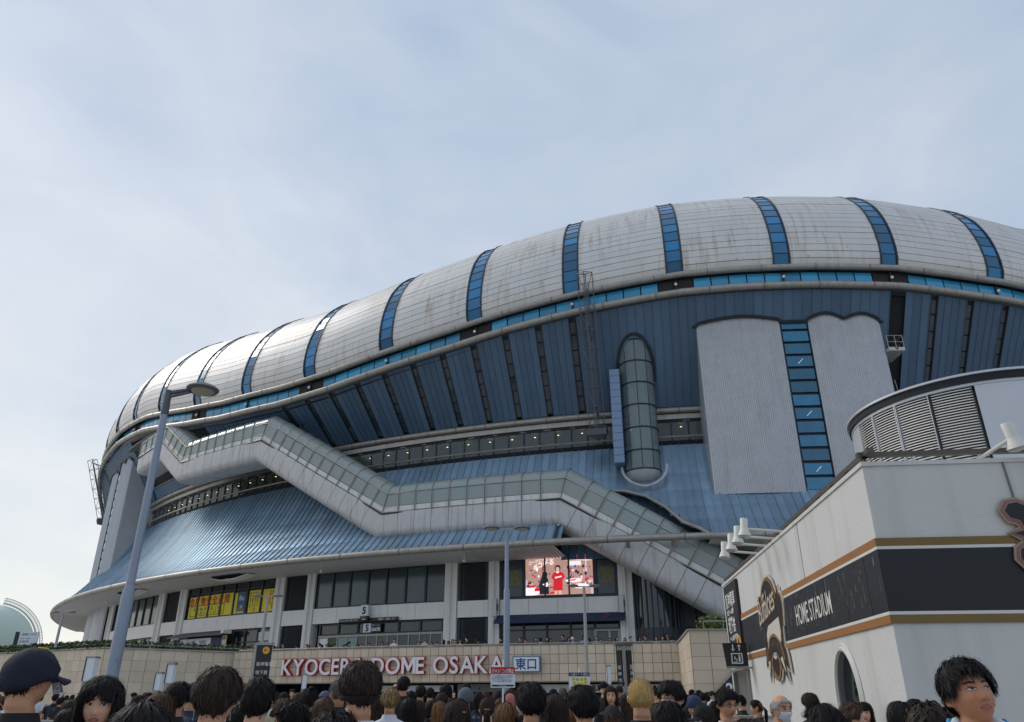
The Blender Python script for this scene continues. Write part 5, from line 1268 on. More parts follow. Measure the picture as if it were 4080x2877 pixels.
flat('picture_canopy', E_red, [(.57, .98), (.98, .96), (.97, .85), (.57, .88)], .006); flat('picture_canopy_edge', E_wht, [(.57, .88), (.97, .85), (.97, .83), (.57, .86)], .007)
for (x, y, w, h_) in ((.66, .72, .18, .11), (.90, .5, .012, .42), (.47, .93, .1, .05)): flat('picture_board', E_wht, [(x, y), (x+w, y), (x+w*.95, y+h_), (x+w*.05, y+h_)], .007)
r3 = np.random.default_rng(11)
for i in range(120):
    x, y = r3.uniform(.02, .97), r3.uniform(.18, .68); w, h_ = r3.uniform(.012, .045), r3.uniform(.02, .09)
    if .37 < x < .6 and y < .6: continue
    flat('picture_detail', (E_drk, E_drk, E_brn, E_red, E_pnk, E_wht, E_skin, E_blu)[r3.integers(0, 8)], [(x, y), (x+w, y+h_*.15), (x+w*.9, y+h_), (x+w*.2, y+h_*.9)], .008+.0002*i)
for cx_, cy_, rx, ry in ((.09, .1, .17, .10), (.72, .34, .12, .05), (.82, .2, .12, .06)): flat('picture_table', E_wht, [(max(0, cx_+rx*math.cos(a)), max(0, cy_+ry*math.sin(a))) for a in lin(0, 6.28, 17)[:-1]], .034)
for x, y, w, h_ in ((.05, .19, .1, .06), (.14, .1, .11, .09), (.66, .33, .09, .04), (.36, .16, .08, .05), (.37, .02, .09, .06)): flat('picture_tray', E_red, [(x, y), (x+w, y+.01), (x+w, y+h_), (x+w*.1, y+h_-.01)], .036)
flat('picture_friend', E_drk, [(.22, .02), (.36, .02), (.35, .38), (.33, .44), (.34, .54), (.31, .6), (.27, .59), (.26, .5), (.24, .4), (.21, .26)], .038); flat('picture_bag', E_wht, [(.26, .27), (.32, .2), (.35, .22), (.35, .32)], .04)
flat('picture_legs', E_skin, [(.44, .0), (.47, .0), (.475, .1), (.5, .1), (.505, .0), (.54, .0), (.54, .13), (.44, .13)], .042)
flat('picture_coat', E_red, [(.42, .1), (.56, .1), (.56, .36), (.6, .44), (.57, .54), (.52, .58), (.46, .58), (.42, .53), (.395, .43), (.43, .36)], .044); flat('picture_coat_band', E_wht, [(.45, .44), (.5, .455), (.55, .47), (.55, .435), (.5, .42), (.45, .405)], .046); flat('picture_collar', E_wht, [(.46, .565), (.49, .53), (.52, .565), (.49, .585)], .046)
flat('picture_face', E_skin, [(.49+.026*math.cos(a), .65+.055*math.sin(a)) for a in lin(0, 6.28, 13)[:-1]], .046); flat('picture_hair', E_drk, [(.455, .6), (.45, .68), (.47, .735), (.5, .745), (.525, .73), (.535, .68), (.53, .6), (.52, .6), (.515, .68), (.49, .695), (.468, .68), (.466, .6)], .048)
f_ = frame(-16.5, RF+.16, 11.0); b = MB(); put_text(b, 'コークとチャレで', (Vector(f_[0])+UP*.12+f_[3]*.0, (f_[1]+UP*.22).normalized(), UP, f_[3]), .34, bold=.004, sx=.82); put_text(b, '#コチる', (Vector(f_[0])+f_[1]*.45-UP*.2, (f_[1]+UP*.22).normalized(), UP, f_[3]), .5, bold=.012, sx=.95); b.build('caption', E_wht, vs_)

# ================================================================= GAS HOLDER, FAR LEFT
def atdist(px, py, d):
    u, v = (px-2040)/F_PX, (1536-py)/F_PX; c, s = math.cos(PITCH), math.sin(PITCH); D = Vector((u, c-v*s, s+v*c)); return Vector((0, 0, CAM_H))+D.normalized()*d
gc = atdist(-60, 2580, 250); GR = 11.0
gt = thing('gas_holder', (gc.x, gc.y, 0), 'pale green spherical gas holder with a curved stair at the far left edge', 'gas holder')
M_gas = mat('gas_green', (198, 212, 198), .5, 0, .06, .1); M_gst = mat('gas_stair', (206, 208, 204), .5, 0, .05)
b = MB(); ns, nr = 40, 24
b.lathe([(max(.05, GR*math.sin(t_)), gc.z-GR*math.cos(t_)) for t_ in lin(0, math.pi, nr)], (gc.x, gc.y, 0), ns); b.build('sphere', M_gas, gt, True)
b = MB(); b.tube([(gc.x+GR*1.002*math.cos(a), gc.y+GR*1.002*math.sin(a), gc.z) for a in lin(0, 2*math.pi, 60)], .12, 5); b.build('weld_seam', mat('gas_seam', (150, 168, 156), .6), gt)
vd = Vector((gc.x, gc.y, 0)).normalized(); sd = Vector((vd.y, -vd.x, 0))
def GP_(a, r): return gc+sd*(r*math.cos(a))+UP*(r*math.sin(a))-vd*2.0
b = MB(); aa = lin(math.radians(-30), math.radians(82), 46)
b.tube([GP_(a, GR+.35) for a in aa], .22, 5); b.tube([GP_(a, GR+1.15) for a in aa], .1, 5); b.tube([GP_(a, GR+1.75) for a in aa], .1, 5); b.build('stair_rail', M_gst, gt)
b = MB()
for a in lin(math.radians(-30), math.radians(82), 60): b.beam(GP_(a, GR), GP_(a, GR+1.75), .12)
b.build('stair_posts', M_gst, gt, kind='stuff')
for k in range(10):
    a = 2*math.pi*k/10; MB().beam((gc.x+GR*.95*math.cos(a), gc.y+GR*.95*math.sin(a), 0), (gc.x+GR*.98*math.cos(a), gc.y+GR*.98*math.sin(a), gc.z), 1.0).build('leg', M_gas, gt)
# sign by the gas holder on the planter
t = thing('floor_sign', (-33.2, 56, 4.3), 'tall white information board with dark edge beside the gas holder', 'sign')
so = Vector((-34.85, 54.6, 4.3)); MB().box(so+Vector((0.6, 0, .75)), (1.35, .12, 1.6)).build('board', M_signw, t); MB().box(so+Vector((-.2, -.02, .75)), (.28, .16, 1.6)).build('dark_edge', MATS['panel_black'], t)
b = MB()
for tx, z_, s_ in (('1塁側プラザ', 1.32, .2), ('CAFE・SHOP', 1.08, .12), ('◎ 案内所', .86, .16), ('大正方面', .55, .14), ('● 駐車場', .3, .14)): put_text(b, tx, (so+Vector((.05, -.07, z_-.02)), FX, UP, FN), s_)
b.build('lettering', M_blk, t)
# stair on the far left with white rail
t = thing('outdoor_staircase', (-36, 46, 0), 'grey outdoor staircase with white handrail at far left edge', 'staircase')
for k in range(14): MB().box((-30.2-k*.32, 43.5, .12+k*.165), (.34, 2.2, .24)).build('step', M_grey, t)
MB().tube([(-29.0, 42.3, 2.2), (-33.5, 42.3, 4.6)], .06, 6).build('handrail', M_signw, t)
# low grey barrier panels in the plaza
t = thing('barrier', (-3.1, 7, 0), 'low pale grey barrier panel behind the man in the navy cap', 'barrier'); MB().box((-4.35, 7.6, .66), (1.4, .06, 1.32)).build('panel', mat('barrier_grey', (196, 200, 200), .5), t); MB().box((-4.35, 7.6, 1.335), (1.44, .1, .04)).build('top_rail', M_alu, t)
t = thing('low_wall', (4.4, 12, 0), 'low pale concrete wall beside the white building doorway', 'wall'); MB().box((4.15, 13.2, .62), (1.15, .35, 1.24)).build('wall_body', M_rend, t); MB().box((4.15, 13.2, 1.26), (1.2, .4, .04)).build('coping', M_conc, t)
# cyan cabinet glimpsed by the block
t = thing('notice_cabinet', (7.3, 37.5, 0), 'pale blue glass cabinet half hidden beside the tiled corner block', 'cabinet'); MB().box((7.35, 36.5, 1.05), (.9, .5, 2.1)).build('case', mat('cabinet_blue', (110, 150, 186), .3, 0, .1), t); MB().box((7.35, 36.22, 1.1), (.76, .03, 1.9)).build('pane', M_lglass, t)
# ================================================================= PEOPLE
TMP = bpy.data.scenes.new('tmp_build')
def evaluated_mesh(o):
    TMP.collection.objects.link(o); vl = TMP.view_layers[0]; vl.update()
    dg = vl.depsgraph; dg.update(); me = bpy.data.meshes.new_from_object(o.evaluated_get(dg)); TMP.collection.objects.unlink(o); return me
AX, AY, AZ = .074, .094, .115
def gs(x, c, w): return np.exp(-((x-c)/w)**2)
def head_pts(th, az, off=0.):
    """head surface; th from crown, az from the face (0) clockwise to the right; arrays ok"""
    th = np.asarray(th, float); az = np.asarray(az, float)
    sx, cy, cz = np.sin(th)*np.sin(az), np.sin(th)*np.cos(az), np.cos(th)
    sq = np.sign(sx)*np.abs(sx)**.92; x = AX*sq; y = AY*cy; z = AZ*cz
    back = np.clip(-cy, 0, 1); y = y*(1+.06*back*(z > -.03))
    t = np.clip((-.018-z)/.097, 0, 1)
    x = x*(1-.36*t**1.4)*(1-.16*t*np.clip(-cy, 0, 1)); y = np.where(cy < 0, y*(1-.50*t**1.2), y*(1-.06*t))
    up = np.clip((z-.05)/.065, 0, 1); x = x*(1+.10*up*(1-up)*2)
    front = np.clip(cy, 0, 1)**.5
    y = y+front*face_d(x, z)
    n = np.stack([sx/AX, cy/AY, cz/AZ], -1); n = n/np.linalg.norm(n, axis=-1, keepdims=True)
    return np.stack([x, y, z], -1)+n*np.asarray(off, float)[..., None]
def face_d(x, z):
    ax = np.abs(x)
    d = .021*gs(x, 0, .0105)*np.where(z > -.030, np.clip(1-(z+.030)/.062, 0, 1)**1.15, np.exp(-((z+.030)/.008)**2))
    d += .007*gs(ax, .0135, .008)*gs(z, -.031, .009)
    d += -.010*gs(ax, .031, .017)*gs(z, .010, .011)+.0045*gs(ax, .030, .02)*gs(z, .032, .009)
    d += .0065*gs(x, 0, .021)*(gs(z, -.0535, .006)+.95*gs(z, -.067, .0065))-.003*gs(x, 0, .024)*gs(z, -.060, .003)
    d += .008*gs(x, 0, .022)*gs(z, -.098, .016)+.004*gs(ax, .043, .018)*gs(z, -.022, .02)-.003*gs(x, 0, .03)*gs(z, -.080, .007)
    return d
def face_y(x, z, off=0.):
    x = np.asarray(x, float); z = np.asarray(z, float)
    t = np.clip((-.018-z)/.097, 0, 1); xs = x/(1-.36*t**1.4)
    q = np.clip(1-(np.abs(xs)/AX)**(2/.92)-(z/AZ)**2, 0.0004, 1)
    cy = np.sqrt(q); return AY*cy*(1-.06*t)+cy**.5*face_d(x, z)+off
def grid_faces(nu, nv, wrap=True, base=0):
    f = []
    for j in range(nv-1):
        for i in range(nu if wrap else nu-1): a = base+j*nu+i; b_ = base+j*nu+(i+1) % nu; f.append((a, b_, b_+nu, a+nu))
    return f
def loft(mb, rings, n=20):
    """rings: (cx, cy, cz, rx, ry)"""
    vs = []
    for cx_, cy_, cz_, rx, ry in rings:
        for k in range(n):
            a = 2*math.pi*k/n; c_, s_ = math.cos(a), math.sin(a); vs.append((cx_+rx*math.copysign(abs(c_)**.85, c_), cy_+ry*math.copysign(abs(s_)**.85, s_), cz_))
    m = len(rings); mb.add(vs, [tuple(reversed(f)) for f in grid_faces(n, m)]+[tuple(range(n)), tuple(range(m*n-1, (m-1)*n-1, -1))])
def hand(mb, w, d, up):
    """hand at wrist w, pointing along d: palm, four fingers of unequal length, thumb"""
    w, d = Vector(w), Vector(d).normalized(); u = Vector(up); u = (u-d*u.dot(d)).normalized(); s = d.cross(u)
    mb.tube([w-d*.03, w+d*.02, w+d*.06, w+d*.085], [.024, .032, .036, .03], 8)
    for k, L_ in enumerate((.062, .075, .070, .052)):
        o = w+d*.075+s*(-.027+.018*k); mb.tube([o, o+d*L_*.5-u*.004, o+d*L_*.85-u*.02, o+d*L_*.95-u*.032], [.0095, .009, .008, .006], 6)
    o = w+d*.03-s*.03; mb.tube([o, o-s*.022+d*.025, o-s*.03+d*.055-u*.01], [.012, .0105, .008], 6)
H0_ = 1.72
TORSO = [(.235, 0, .057, .060), (.265, -.004, .060, .062), (.285, -.008, .078, .066), (.305, -.012, .125, .076), (.325, -.014, .170, .086), (.36, -.012, .188, .098), (.43, -.005, .178, .112), (.52, .0, .165, .112), (.63, 0, .150, .100), (.74, -.002, .152, .104), (.84, -.008, .166, .114), (.92, -.006, .16, .112), (.965, 0, .11, .09)]
def arms(pose):
    """shoulder, elbow, wrist, hand direction, up per side"""
    o = []
    for s in (-1, 1):
        sh = Vector((s*.175, -.01, H0_-.355))
        if pose == 'stand': e, w, d, u = Vector((s*.235, -.03, H0_-.63)), Vector((s*.235, .06, H0_-.865)), (0, .25, -1), (s, 0, 0)
        elif pose == 'lean': e, w, d, u = Vector((s*.25, .12, H0_-.60)), Vector((s*.06, .30, H0_-.595)), (-s*.9, .3, 0), (0, 0, 1)
        else: e, w, d, u = Vector((s*.22, .12, H0_-.58)), Vector((s*.07, .30, H0_-.36)), (-s*.1, .2, 1), (0, -1, 0)
        o.append((sh, e, w, d, u))
    return o
def rot_head(p, yaw, pitch, roll=0.):
    piv = np.array([0, -.015, -.10]); q = np.asarray(p)-piv
    M = np.array((Matrix.Rotation(-yaw, 3, 'Z') @ Matrix.Rotation(pitch, 3, 'X') @ Matrix.Rotation(roll, 3, 'Y')))
    return q@M.T+piv
HC = np.array([0, .012, H0_-AZ])       # head centre
def body_mesh(name, pose='stand', yaw=0., pitch=0., roll=0., vox=.013, res=(40, 30), sex=0, hx=1.0):
    b = MB(); nu, nv = res
    th = np.linspace(.02, math.pi-.02, nv); az = np.linspace(0, 2*math.pi, nu, endpoint=False)
    T, A = np.meshgrid(th, az, indexing='ij'); p = head_pts(T, A).reshape(-1, 3)*np.array([hx, 1, 1])
    p = rot_head(p, yaw, pitch, roll)+HC
    b.add(p, [tuple(reversed(f)) for f in grid_faces(nu, nv)]+[tuple(range(nu)), tuple(range(nu*nv-1, nu*(nv-1)-1, -1))])
    for s in (-1, 1):        # ears
        q = []
        for j, (rr_, dz) in enumerate(((.35, -.004), (.9, -.002), (1., .006), (.75, .013), (.35, .009))):
            for k in range(12):
                a = 2*math.pi*k/12; q.append((s*(AX*.98+dz*1.25-.009*math.cos(a)), -.012+.019*rr_*math.cos(a)-.010, -.004+.032*rr_*math.sin(a)*(1 if math.sin(a) > 0 else .9)))
        q = rot_head(np.array(q), yaw, pitch, roll)+HC; b.add(q, grid_faces(12, 5)+[tuple(range(12)), tuple(range(59, 47, -1))])
    k = .93 if sex else 1.
    hd = rot_head(np.array([[0, -.028, -.075]]), yaw, pitch, roll)[0]+HC
    loft(b, [(hd[0], hd[1], hd[2]+.03, .052*k, .052*k), (hd[0]*.8, hd[1]*.9, H0_-.215, .057*k, .058*k)]+[(0, y, H0_-d, rx*k, ry*k) for d, y, rx, ry in TORSO], 22)
    for sh, e, w, d, u in arms(pose):
        b.tube([sh+Vector((0, 0, .0)), sh.lerp(e, .3), sh.lerp(e, .75), e, e.lerp(w, .3), e.lerp(w, .8), w], [r*k for r in (.062, .052, .043, .040, .041, .030, .026)], 12); hand(b, w, d, u)
    for s in (-1, 1):
        b.tube([(s*.085, -.005, H0_-.88), (s*.092, 0, H0_-1.05), (s*.092, .005, H0_-1.26), (s*.09, -.012, H0_-1.42), (s*.088, -.015, H0_-1.6), (s*.088, -.01, .06)], [.085, .082, .058, .056, .042, .040], 12)
        b.tube([(s*.088, -.05, .045), (s*.09, .05, .045), (s*.095, .15, .03)], [.04, .042, .03], 10)
    me = bpy.data.meshes.new(name+'_src'); me.from_pydata(b.v, [], b.f); o = bpy.data.objects.new('src', me)
    m = o.modifiers.new('r', 'REMESH'); m.mode = 'VOXEL'; m.voxel_size = vox; m.use_smooth_shade = True
    m2 = o.modifiers.new('s', 'CORRECTIVE_SMOOTH') if False else o.modifiers.new('s', 'SMOOTH'); m2.factor = .5; m2.iterations = 2
    r = evaluated_mesh(o); r.name = name; bpy.data.objects.remove(o); bpy.data.meshes.remove(me)
    r.polygons.foreach_set('use_smooth', [True]*len(r.polygons)); r.materials.clear(); r.materials.append(None)
    return r
def raw_mesh(name, b, smooth=True):
    me = bpy.data.meshes.new(name); me.from_pydata(b.v, [], b.f); me.materials.append(None)
    if smooth: me.polygons.foreach_set('use_smooth', [True]*len(me.polygons))
    return me
def shirt_mesh(name, pose, sex=0, sleeve=.62, wob=.008):
    b = MB(); k = .93 if sex else 1.; n = 26; rg = np.random.default_rng(len(name)); t = TORSO[1:11]
    t = [(.250, -.006, .065, .068)]+list(t[1:])
    vs = []; rings = []
    for j, (d, y, rx, ry) in enumerate(t):
        loose = .010+.020*min(1, max(0, (d-.33)/.3)); 
        for q in range(n):
            a = 2*math.pi*q/n; c_, s_ = math.cos(a), math.sin(a); f = loose+(wob*math.sin(q*2.1+j*1.3+rg.uniform(0, .8)) if j > 3 else 0)*.7
            dz = .018*max(0, s_) if j == 0 else 0     # collar lower in front
            vs.append(((rx*k+f)*math.copysign(abs(c_)**.85, c_), y+(ry*k+f)*math.copysign(abs(s_)**.85, s_), H0_-d-dz))
    m = len(t)
    inner = [(x*.97, y*.97, z+.006) for x, y, z in vs[:n]]
    b.add(inner+vs, [tuple(reversed(f)) for f in grid_faces(n, m+1)])
    for sh, e, w, d, u in arms(pose):
        e2 = sh.lerp(e, sleeve) if sleeve <= 1 else e
        pts_ = [sh+(sh-e).normalized()*.02, sh.lerp(e, .2), e2] if sleeve <= 1 else [sh, sh.lerp(e, .5), e, e.lerp(w, .9)]
        b.tube(pts_, [.068*k, .070*k, .064*k] if sleeve <= 1 else [.068*k, .06*k, .054*k, .04*k], 14, caps=False)
    return raw_mesh(name, b)
def trouser_mesh():
    b = MB(); loft(b, [(0, -.006, H0_-.80, .172, .122), (0, -.008, H0_-.86, .180, .126), (0, -.006, H0_-.95, .178, .122), (0, 0, H0_-.99, .12, .10)], 20)
    for s in (-1, 1): b.tube([(s*.086, -.005, H0_-.90), (s*.094, 0, H0_-1.1), (s*.094, .0, H0_-1.35), (s*.092, -.012, .08)], [.094, .09, .075, .068], 14)
    return raw_mesh('trousers', b)
def shoe_mesh():
    b = MB()
    for s in (-1, 1):
        loft(b, [(s*.092, .04, .0, .046, .135), (s*.092, .04, .035, .048, .138), (s*.092, .03, .06, .042, .12), (s*.092, -.02, .095, .038, .06)], 14)
    return raw_mesh('shoes', b)
# ---- hair
_hl = np.radians([0, 25, 45, 62, 75, 85, 100, 112, 130, 155, 180]); _ht = np.radians([50, 52, 58, 72, 94, 88, 90, 104, 121, 137, 146])
def hairline(az):
    a = np.abs((np.asarray(az)+math.pi) % (2*math.pi)-math.pi); return np.interp(a, _hl, _ht)
def hair_mesh(name, off, length=0., bangs=0., rnd=.006, count=700, width=.011, seed=1, part=.0, tuck=0., spikes=0., top_bald=0., curl=0., yaw=0., pitch=0., roll=0., hx=1., flow=0., fr=.12):
    """off: list of (deg from crown, thickness); shell under many tapering locks"""
    rg = np.random.default_rng(seed); od = np.radians([a for a, _ in off]); ov = np.array([b_ for _, b_ in off])
    th_off = lambda t: np.interp(t, od, ov)
    lim = lambda az: hairline(az)+bangs*np.clip(np.cos(az), 0, 1)**2*(1 if not part else .30+1.5*np.abs(np.sin(az)))
    TV = math.radians(101)
    def pos(t, az, extra):
        """t along the head, past TV (for long hair) straight down"""
        t = np.asarray(t, float); az = np.asarray(az, float)
        a = np.abs((az+math.pi) % (2*math.pi)-math.pi)
        longm = (length > 0) & (a > math.radians(58))
        tt = np.where(longm & (t > TV), TV, t)
        p = head_pts(tt, az, th_off(tt)+extra)
        drop = np.where(longm, np.clip(t-TV, 0, None)*.105, 0)
        p[..., 2] -= drop; sh = np.clip(drop/.3, 0, 1)
        p[..., 0] *= 1-tuck*sh+.06*np.sin(sh*3); p[..., 1] = p[..., 1]*(1-.1*sh)-.02*sh
        return p
    def t_end(az):
        a = np.abs((az+math.pi) % (2*math.pi)-math.pi)
        return np.where((length > 0) & (a > math.radians(58)), TV+length/.105*(1+.0*a), lim(az))
    b = MB(); nu, nv = 48, 22
    az = np.linspace(0, 2*math.pi, nu, endpoint=False); fr_ = np.linspace(0, 1, nv)
    t0 = math.radians(top_bald)
    A = np.tile(az, (nv, 1)); T = t0+.01+(t_end(A)-t0)*fr_[:, None]*.985
    nz = rg.normal(size=(nv, nu))*rnd*.25+np.sin(A*23+seed)*rnd*.25
    p = pos(T, A, -.004*(fr_[:, None]**6)+nz).reshape(-1, 3)
    pin = pos(T[-1:], A[-1:], -.006*np.ones((1, nu))-th_off(T[-1:])*.9).reshape(-1, 3)
    allp = [np.vstack([p, pin])]; faces = [tuple(reversed(f)) for f in grid_faces(nu, nv+1)]
    if not top_bald: faces.append(tuple(range(nu)))
    # locks
    K = 7; n0 = len(allp[0]); C_ = count
    a0 = rg.uniform(0, 2*math.pi, C_); u0 = np.abs(rg.uniform(0, .93, C_))**.8; e_ = t_end(a0)
    ts = t0+(e_-t0)*u0*(.80 if length == 0 else .72); ln = (rg.uniform(.35, .75, C_))*(math.radians(75) if length == 0 else (e_-t0)*.75)
    te = np.minimum(ts+ln, e_+rg.uniform(-.10, .15, C_)*np.where(e_ > 2.6, .4, 1)+fr*rg.uniform(0, 1, C_)**2*np.clip(np.cos(a0), 0, 1)); k = np.linspace(0, 1, K)[None, :]
    Tt = ts[:, None]+(te-ts)[:, None]*k; sw = (rg.normal(size=C_)*.14+flow)[:, None]*k*(1-.3*k)+curl*np.sin(k*7+rg.uniform(0, 6, C_)[:, None])*.10
    Aa = a0[:, None]+sw; ex = (rg.uniform(.0005, 1, C_)*rnd)[:, None]*(.25+.75*np.sin(np.pi*np.clip(k*.85+.1, 0, 1)))+.001+spikes*rg.uniform(0, 1, C_)[:, None]**2*k**2
    lump = .5+.5*np.sin(Aa*7+seed+2.3*np.sin(Tt*3+seed))*np.sin(Tt*5+Aa*3+seed*1.7); ex = ex*(.45+1.1*lump)
    ctr = pos(Tt, Aa, ex); w_ = width*rg.uniform(.45, 1.2, C_)[:, None]*np.array([.5, .9, 1, 1, .9, .6, .12])[None, :]
    dirn = np.gradient(ctr, axis=1); nrm_ = ctr-np.array([0, -.005, -.01]); nrm_[..., 2] *= .6
    sd_ = np.cross(dirn, nrm_); sd_ /= np.linalg.norm(sd_, axis=-1, keepdims=True)+1e-9
    tilt = rg.normal(size=(C_, 1, 1))*.25; sd_ = sd_+tilt*nrm_/np.linalg.norm(nrm_, axis=-1, keepdims=True)
    l, r = ctr-sd_*w_[..., None]*.5, ctr+sd_*w_[..., None]*.5
    allp.append(np.stack([l, r], 2).reshape(-1, 3))
    for c in range(C_):
        for j in range(K-1): q = n0+(c*K+j)*2; faces.append((q, q+1, q+3, q+2))
    F_ = 320 if count > 800 else 90; n1_ = n0+C_*K*2
    a1 = rg.uniform(0, 2*math.pi, F_); e1 = t_end(a1); q0 = t0+(e1-t0)*rg.uniform(.02, .8, F_); q1 = np.minimum(q0+rg.uniform(.3, .9, F_), e1+.05)
    T1 = q0[:, None]+(q1-q0)[:, None]*k; A1 = a1[:, None]+(rg.normal(size=F_)*.35)[:, None]*k
    c1 = pos(T1, A1, .002+(.004+rnd)*(rg.uniform(.3, 1.5, F_)[:, None])*np.sin(np.pi*np.clip(k*.8+.05, 0, 1))+.016*rg.uniform(0, 1, F_)[:, None]**2*k**2)
    g1 = np.cross(np.gradient(c1, axis=1), c1); g1 /= np.linalg.norm(g1, axis=-1, keepdims=True)+1e-9
    allp.append(np.stack([c1-g1*.0009, c1+g1*.0009], 2).reshape(-1, 3))
    for c in range(F_):
        for j in range(K-1): q = n1_+(c*K+j)*2; faces.append((q, q+1, q+3, q+2))
    P_ = np.vstack(allp)*np.array([hx, 1, 1]); P_ = rot_head(P_, yaw, pitch, roll)+HC
    me = bpy.data.meshes.new(name); me.from_pydata(P_.tolist(), [], faces); me.materials.append(None)
    me.polygons.foreach_set('use_smooth', [True]*len(me.polygons))
    at = me.attributes.new('lock', 'FLOAT', 'POINT'); val = np.full(len(P_), .35, np.float32); rv = rg.uniform(0, 1, C_).astype(np.float32); val[n0:n0+C_*K*2] = np.repeat(rv, K*2)
    at.data.foreach_set('value', val); return me
def hair_mat(name, rgb, rgb2, rough=.6):
    m = bpy.data.materials.new(name); m.use_nodes = True; t = m.node_tree; b = t.nodes['Principled BSDF']; N = t.nodes.new; L = t.links.new
    a = N('ShaderNodeAttribute'); a.attribute_name = 'lock'
    mx = N('ShaderNodeMixRGB'); mx.inputs[1].default_value = (*s2l(rgb), 1); mx.inputs[2].default_value = (*s2l(rgb2), 1); L(a.outputs['Fac'], mx.inputs[0])
    g = N('ShaderNodeTexCoord'); mp = N('ShaderNodeMapping'); mp.inputs['Scale'].default_value = (240, 240, 14); L(g.outputs['Object'], mp.inputs[0])
    n = N('ShaderNodeTexNoise'); n.inputs['Scale'].default_value = 1.; n.inputs['Detail'].default_value = 2; L(mp.outputs[0], n.inputs[0])
    m2 = N('ShaderNodeMixRGB'); m2.blend_type = 'MULTIPLY'; m2.inputs[0].default_value = 1; L(mx.outputs[0], m2.inputs[1])
    r = N('ShaderNodeMapRange'); r.inputs[1].default_value = .3; r.inputs[2].default_value = .7; r.inputs[3].default_value = .55; r.inputs[4].default_value = 1.35; L(n.outputs['Fac'], r.inputs[0]); L(r.outputs[0], m2.inputs[2])
    L(m2.outputs[0], b.inputs['Base Color']); b.inputs['Roughness'].default_value = rough; b.inputs['Specular IOR Level'].default_value = .22
    return m
HM = {'black': hair_mat('hair_black', (17, 15, 16), (38, 33, 33)), 'darkbrown': hair_mat('hair_dark_brown', (34, 25, 22), (66, 50, 42)), 'brown': hair_mat('hair_brown', (58, 40, 30), (98, 70, 52)),
      'golden': hair_mat('hair_golden_brown', (84, 58, 34), (142, 102, 62)), 'blond': hair_mat('hair_bleached', (176, 140, 84), (206, 172, 112)), 'pink': hair_mat('hair_pink', (186, 110, 106), (214, 146, 138)),
      'grey': hair_mat('hair_grey', (66, 62, 60), (120, 116, 112)), 'white': hair_mat('hair_white', (150, 148, 146), (206, 204, 202)), 'twotone': hair_mat('hair_two_tone', (46, 34, 28), (196, 160, 108))}
def skin_mat(name, rgb):
    m = mat(name, rgb, .55, 0, .17, 38, spec=.3, bump=.06); m.node_tree.nodes['Principled BSDF'].inputs['Subsurface Weight'].default_value = .12; m.node_tree.nodes['Principled BSDF'].inputs['Subsurface Radius'].default_value = (.012, .005, .003); return m
SK = [skin_mat('skin_light', (214, 168, 140)), skin_mat('skin_mid', (198, 148, 118)), skin_mat('skin_tan', (178, 126, 96))]
def cloth(name, rgb, **k): return mat('cloth_'+name, rgb, .85, 0, .10, 8, bump=.15, **k)
CM = {'black': cloth('black', (26, 25, 28)), 'white': cloth('white', (206, 206, 210)), 'navy': cloth('navy', (38, 44, 66)), 'grey': cloth('grey', (120, 120, 124)), 'charcoal': cloth('charcoal', (48, 50, 56)), 'beige': cloth('beige', (190, 176, 150)), 'pink': cloth('pink', (206, 150, 150)), 'red': cloth('red', (150, 48, 44)), 'pale blue': cloth('pale_blue', (140, 164, 196)), 'green': cloth('green', (62, 96, 82)), 'brown': cloth('brown', (72, 56, 46))}
def plaid():
    m = cloth('plaid', (44, 50, 74)); t = m.node_tree; b = t.nodes['Principled BSDF']; N = t.nodes.new; L = t.links.new; g = N('ShaderNodeTexCoord'); outs = []
    src = b.inputs['Base Color'].links[0].from_socket
    for d in ('X', 'Z'):
        w = N('ShaderNodeTexWave'); w.bands_direction = d; w.inputs['Scale'].default_value = 4.2; L(g.outputs['Object'], w.inputs[0]); outs.append(w)
    ad = N('ShaderNodeMath'); ad.operation = 'ADD'; L(outs[0].outputs['Fac'], ad.inputs[0]); L(outs[1].outputs['Fac'], ad.inputs[1])
    r = N('ShaderNodeMapRange'); r.inputs[1].default_value = 1.1; r.inputs[2].default_value = 2; r.inputs[4].default_value = .5; L(ad.outputs[0], r.inputs[0])
    mx = N('ShaderNodeMixRGB'); mx.inputs[2].default_value = (.35, .35, .45, 1); L(r.outputs[0], mx.inputs[0]); L(src, mx.inputs[1]); L(mx.outputs[0], b.inputs['Base Color']); CM['plaid navy'] = m
plaid()
M_eye = mat('eye_white', (196, 188, 180), .25, var=0); M_iris = mat('iris_dark', (28, 20, 16), .15, var=0); M_lip = mat('lip', (164, 98, 88), .5, var=.05); M_brow = mat('brow_hair', (34, 27, 25), .8, var=0); M_lash = mat('lash_line', (30, 22, 20), .7, var=0)
M_gfr = mat('glasses_frame', (22, 22, 24), .35, var=0); M_mask = mat('mask_white', (222, 226, 232), .8, 0, .04, 30, bump=.2)
M_nav = cloth('cap_navy', (24, 28, 44)); M_capb = cloth('cap_black', (20, 20, 22)); M_gcap = cloth('cap_grey', (86, 90, 100)); M_wool = cloth('knit_blue', (72, 82, 112)); M_cream = cloth('bucket_cream', (206, 200, 186))
OFF = {'short': [(0, .017), (50, .016), (78, .009), (100, .004), (148, .0008)], 'mush': [(0, .021), (55, .024), (82, .020), (95, .013), (108, .005), (148, .001)], 'messy': [(0, .022), (60, .021), (90, .012), (110, .005), (148, .002)], 'tight': [(0, .005), (127, .003)],
       'buzz': [(0, .006), (90, .005), (148, .001)], 'bob': [(0, .013), (70, .018), (101, .019), (180, .017)], 'long': [(0, .012), (70, .016), (101, .016), (180, .015)], 'curly': [(0, .028), (70, .036), (101, .036), (180, .032)]}
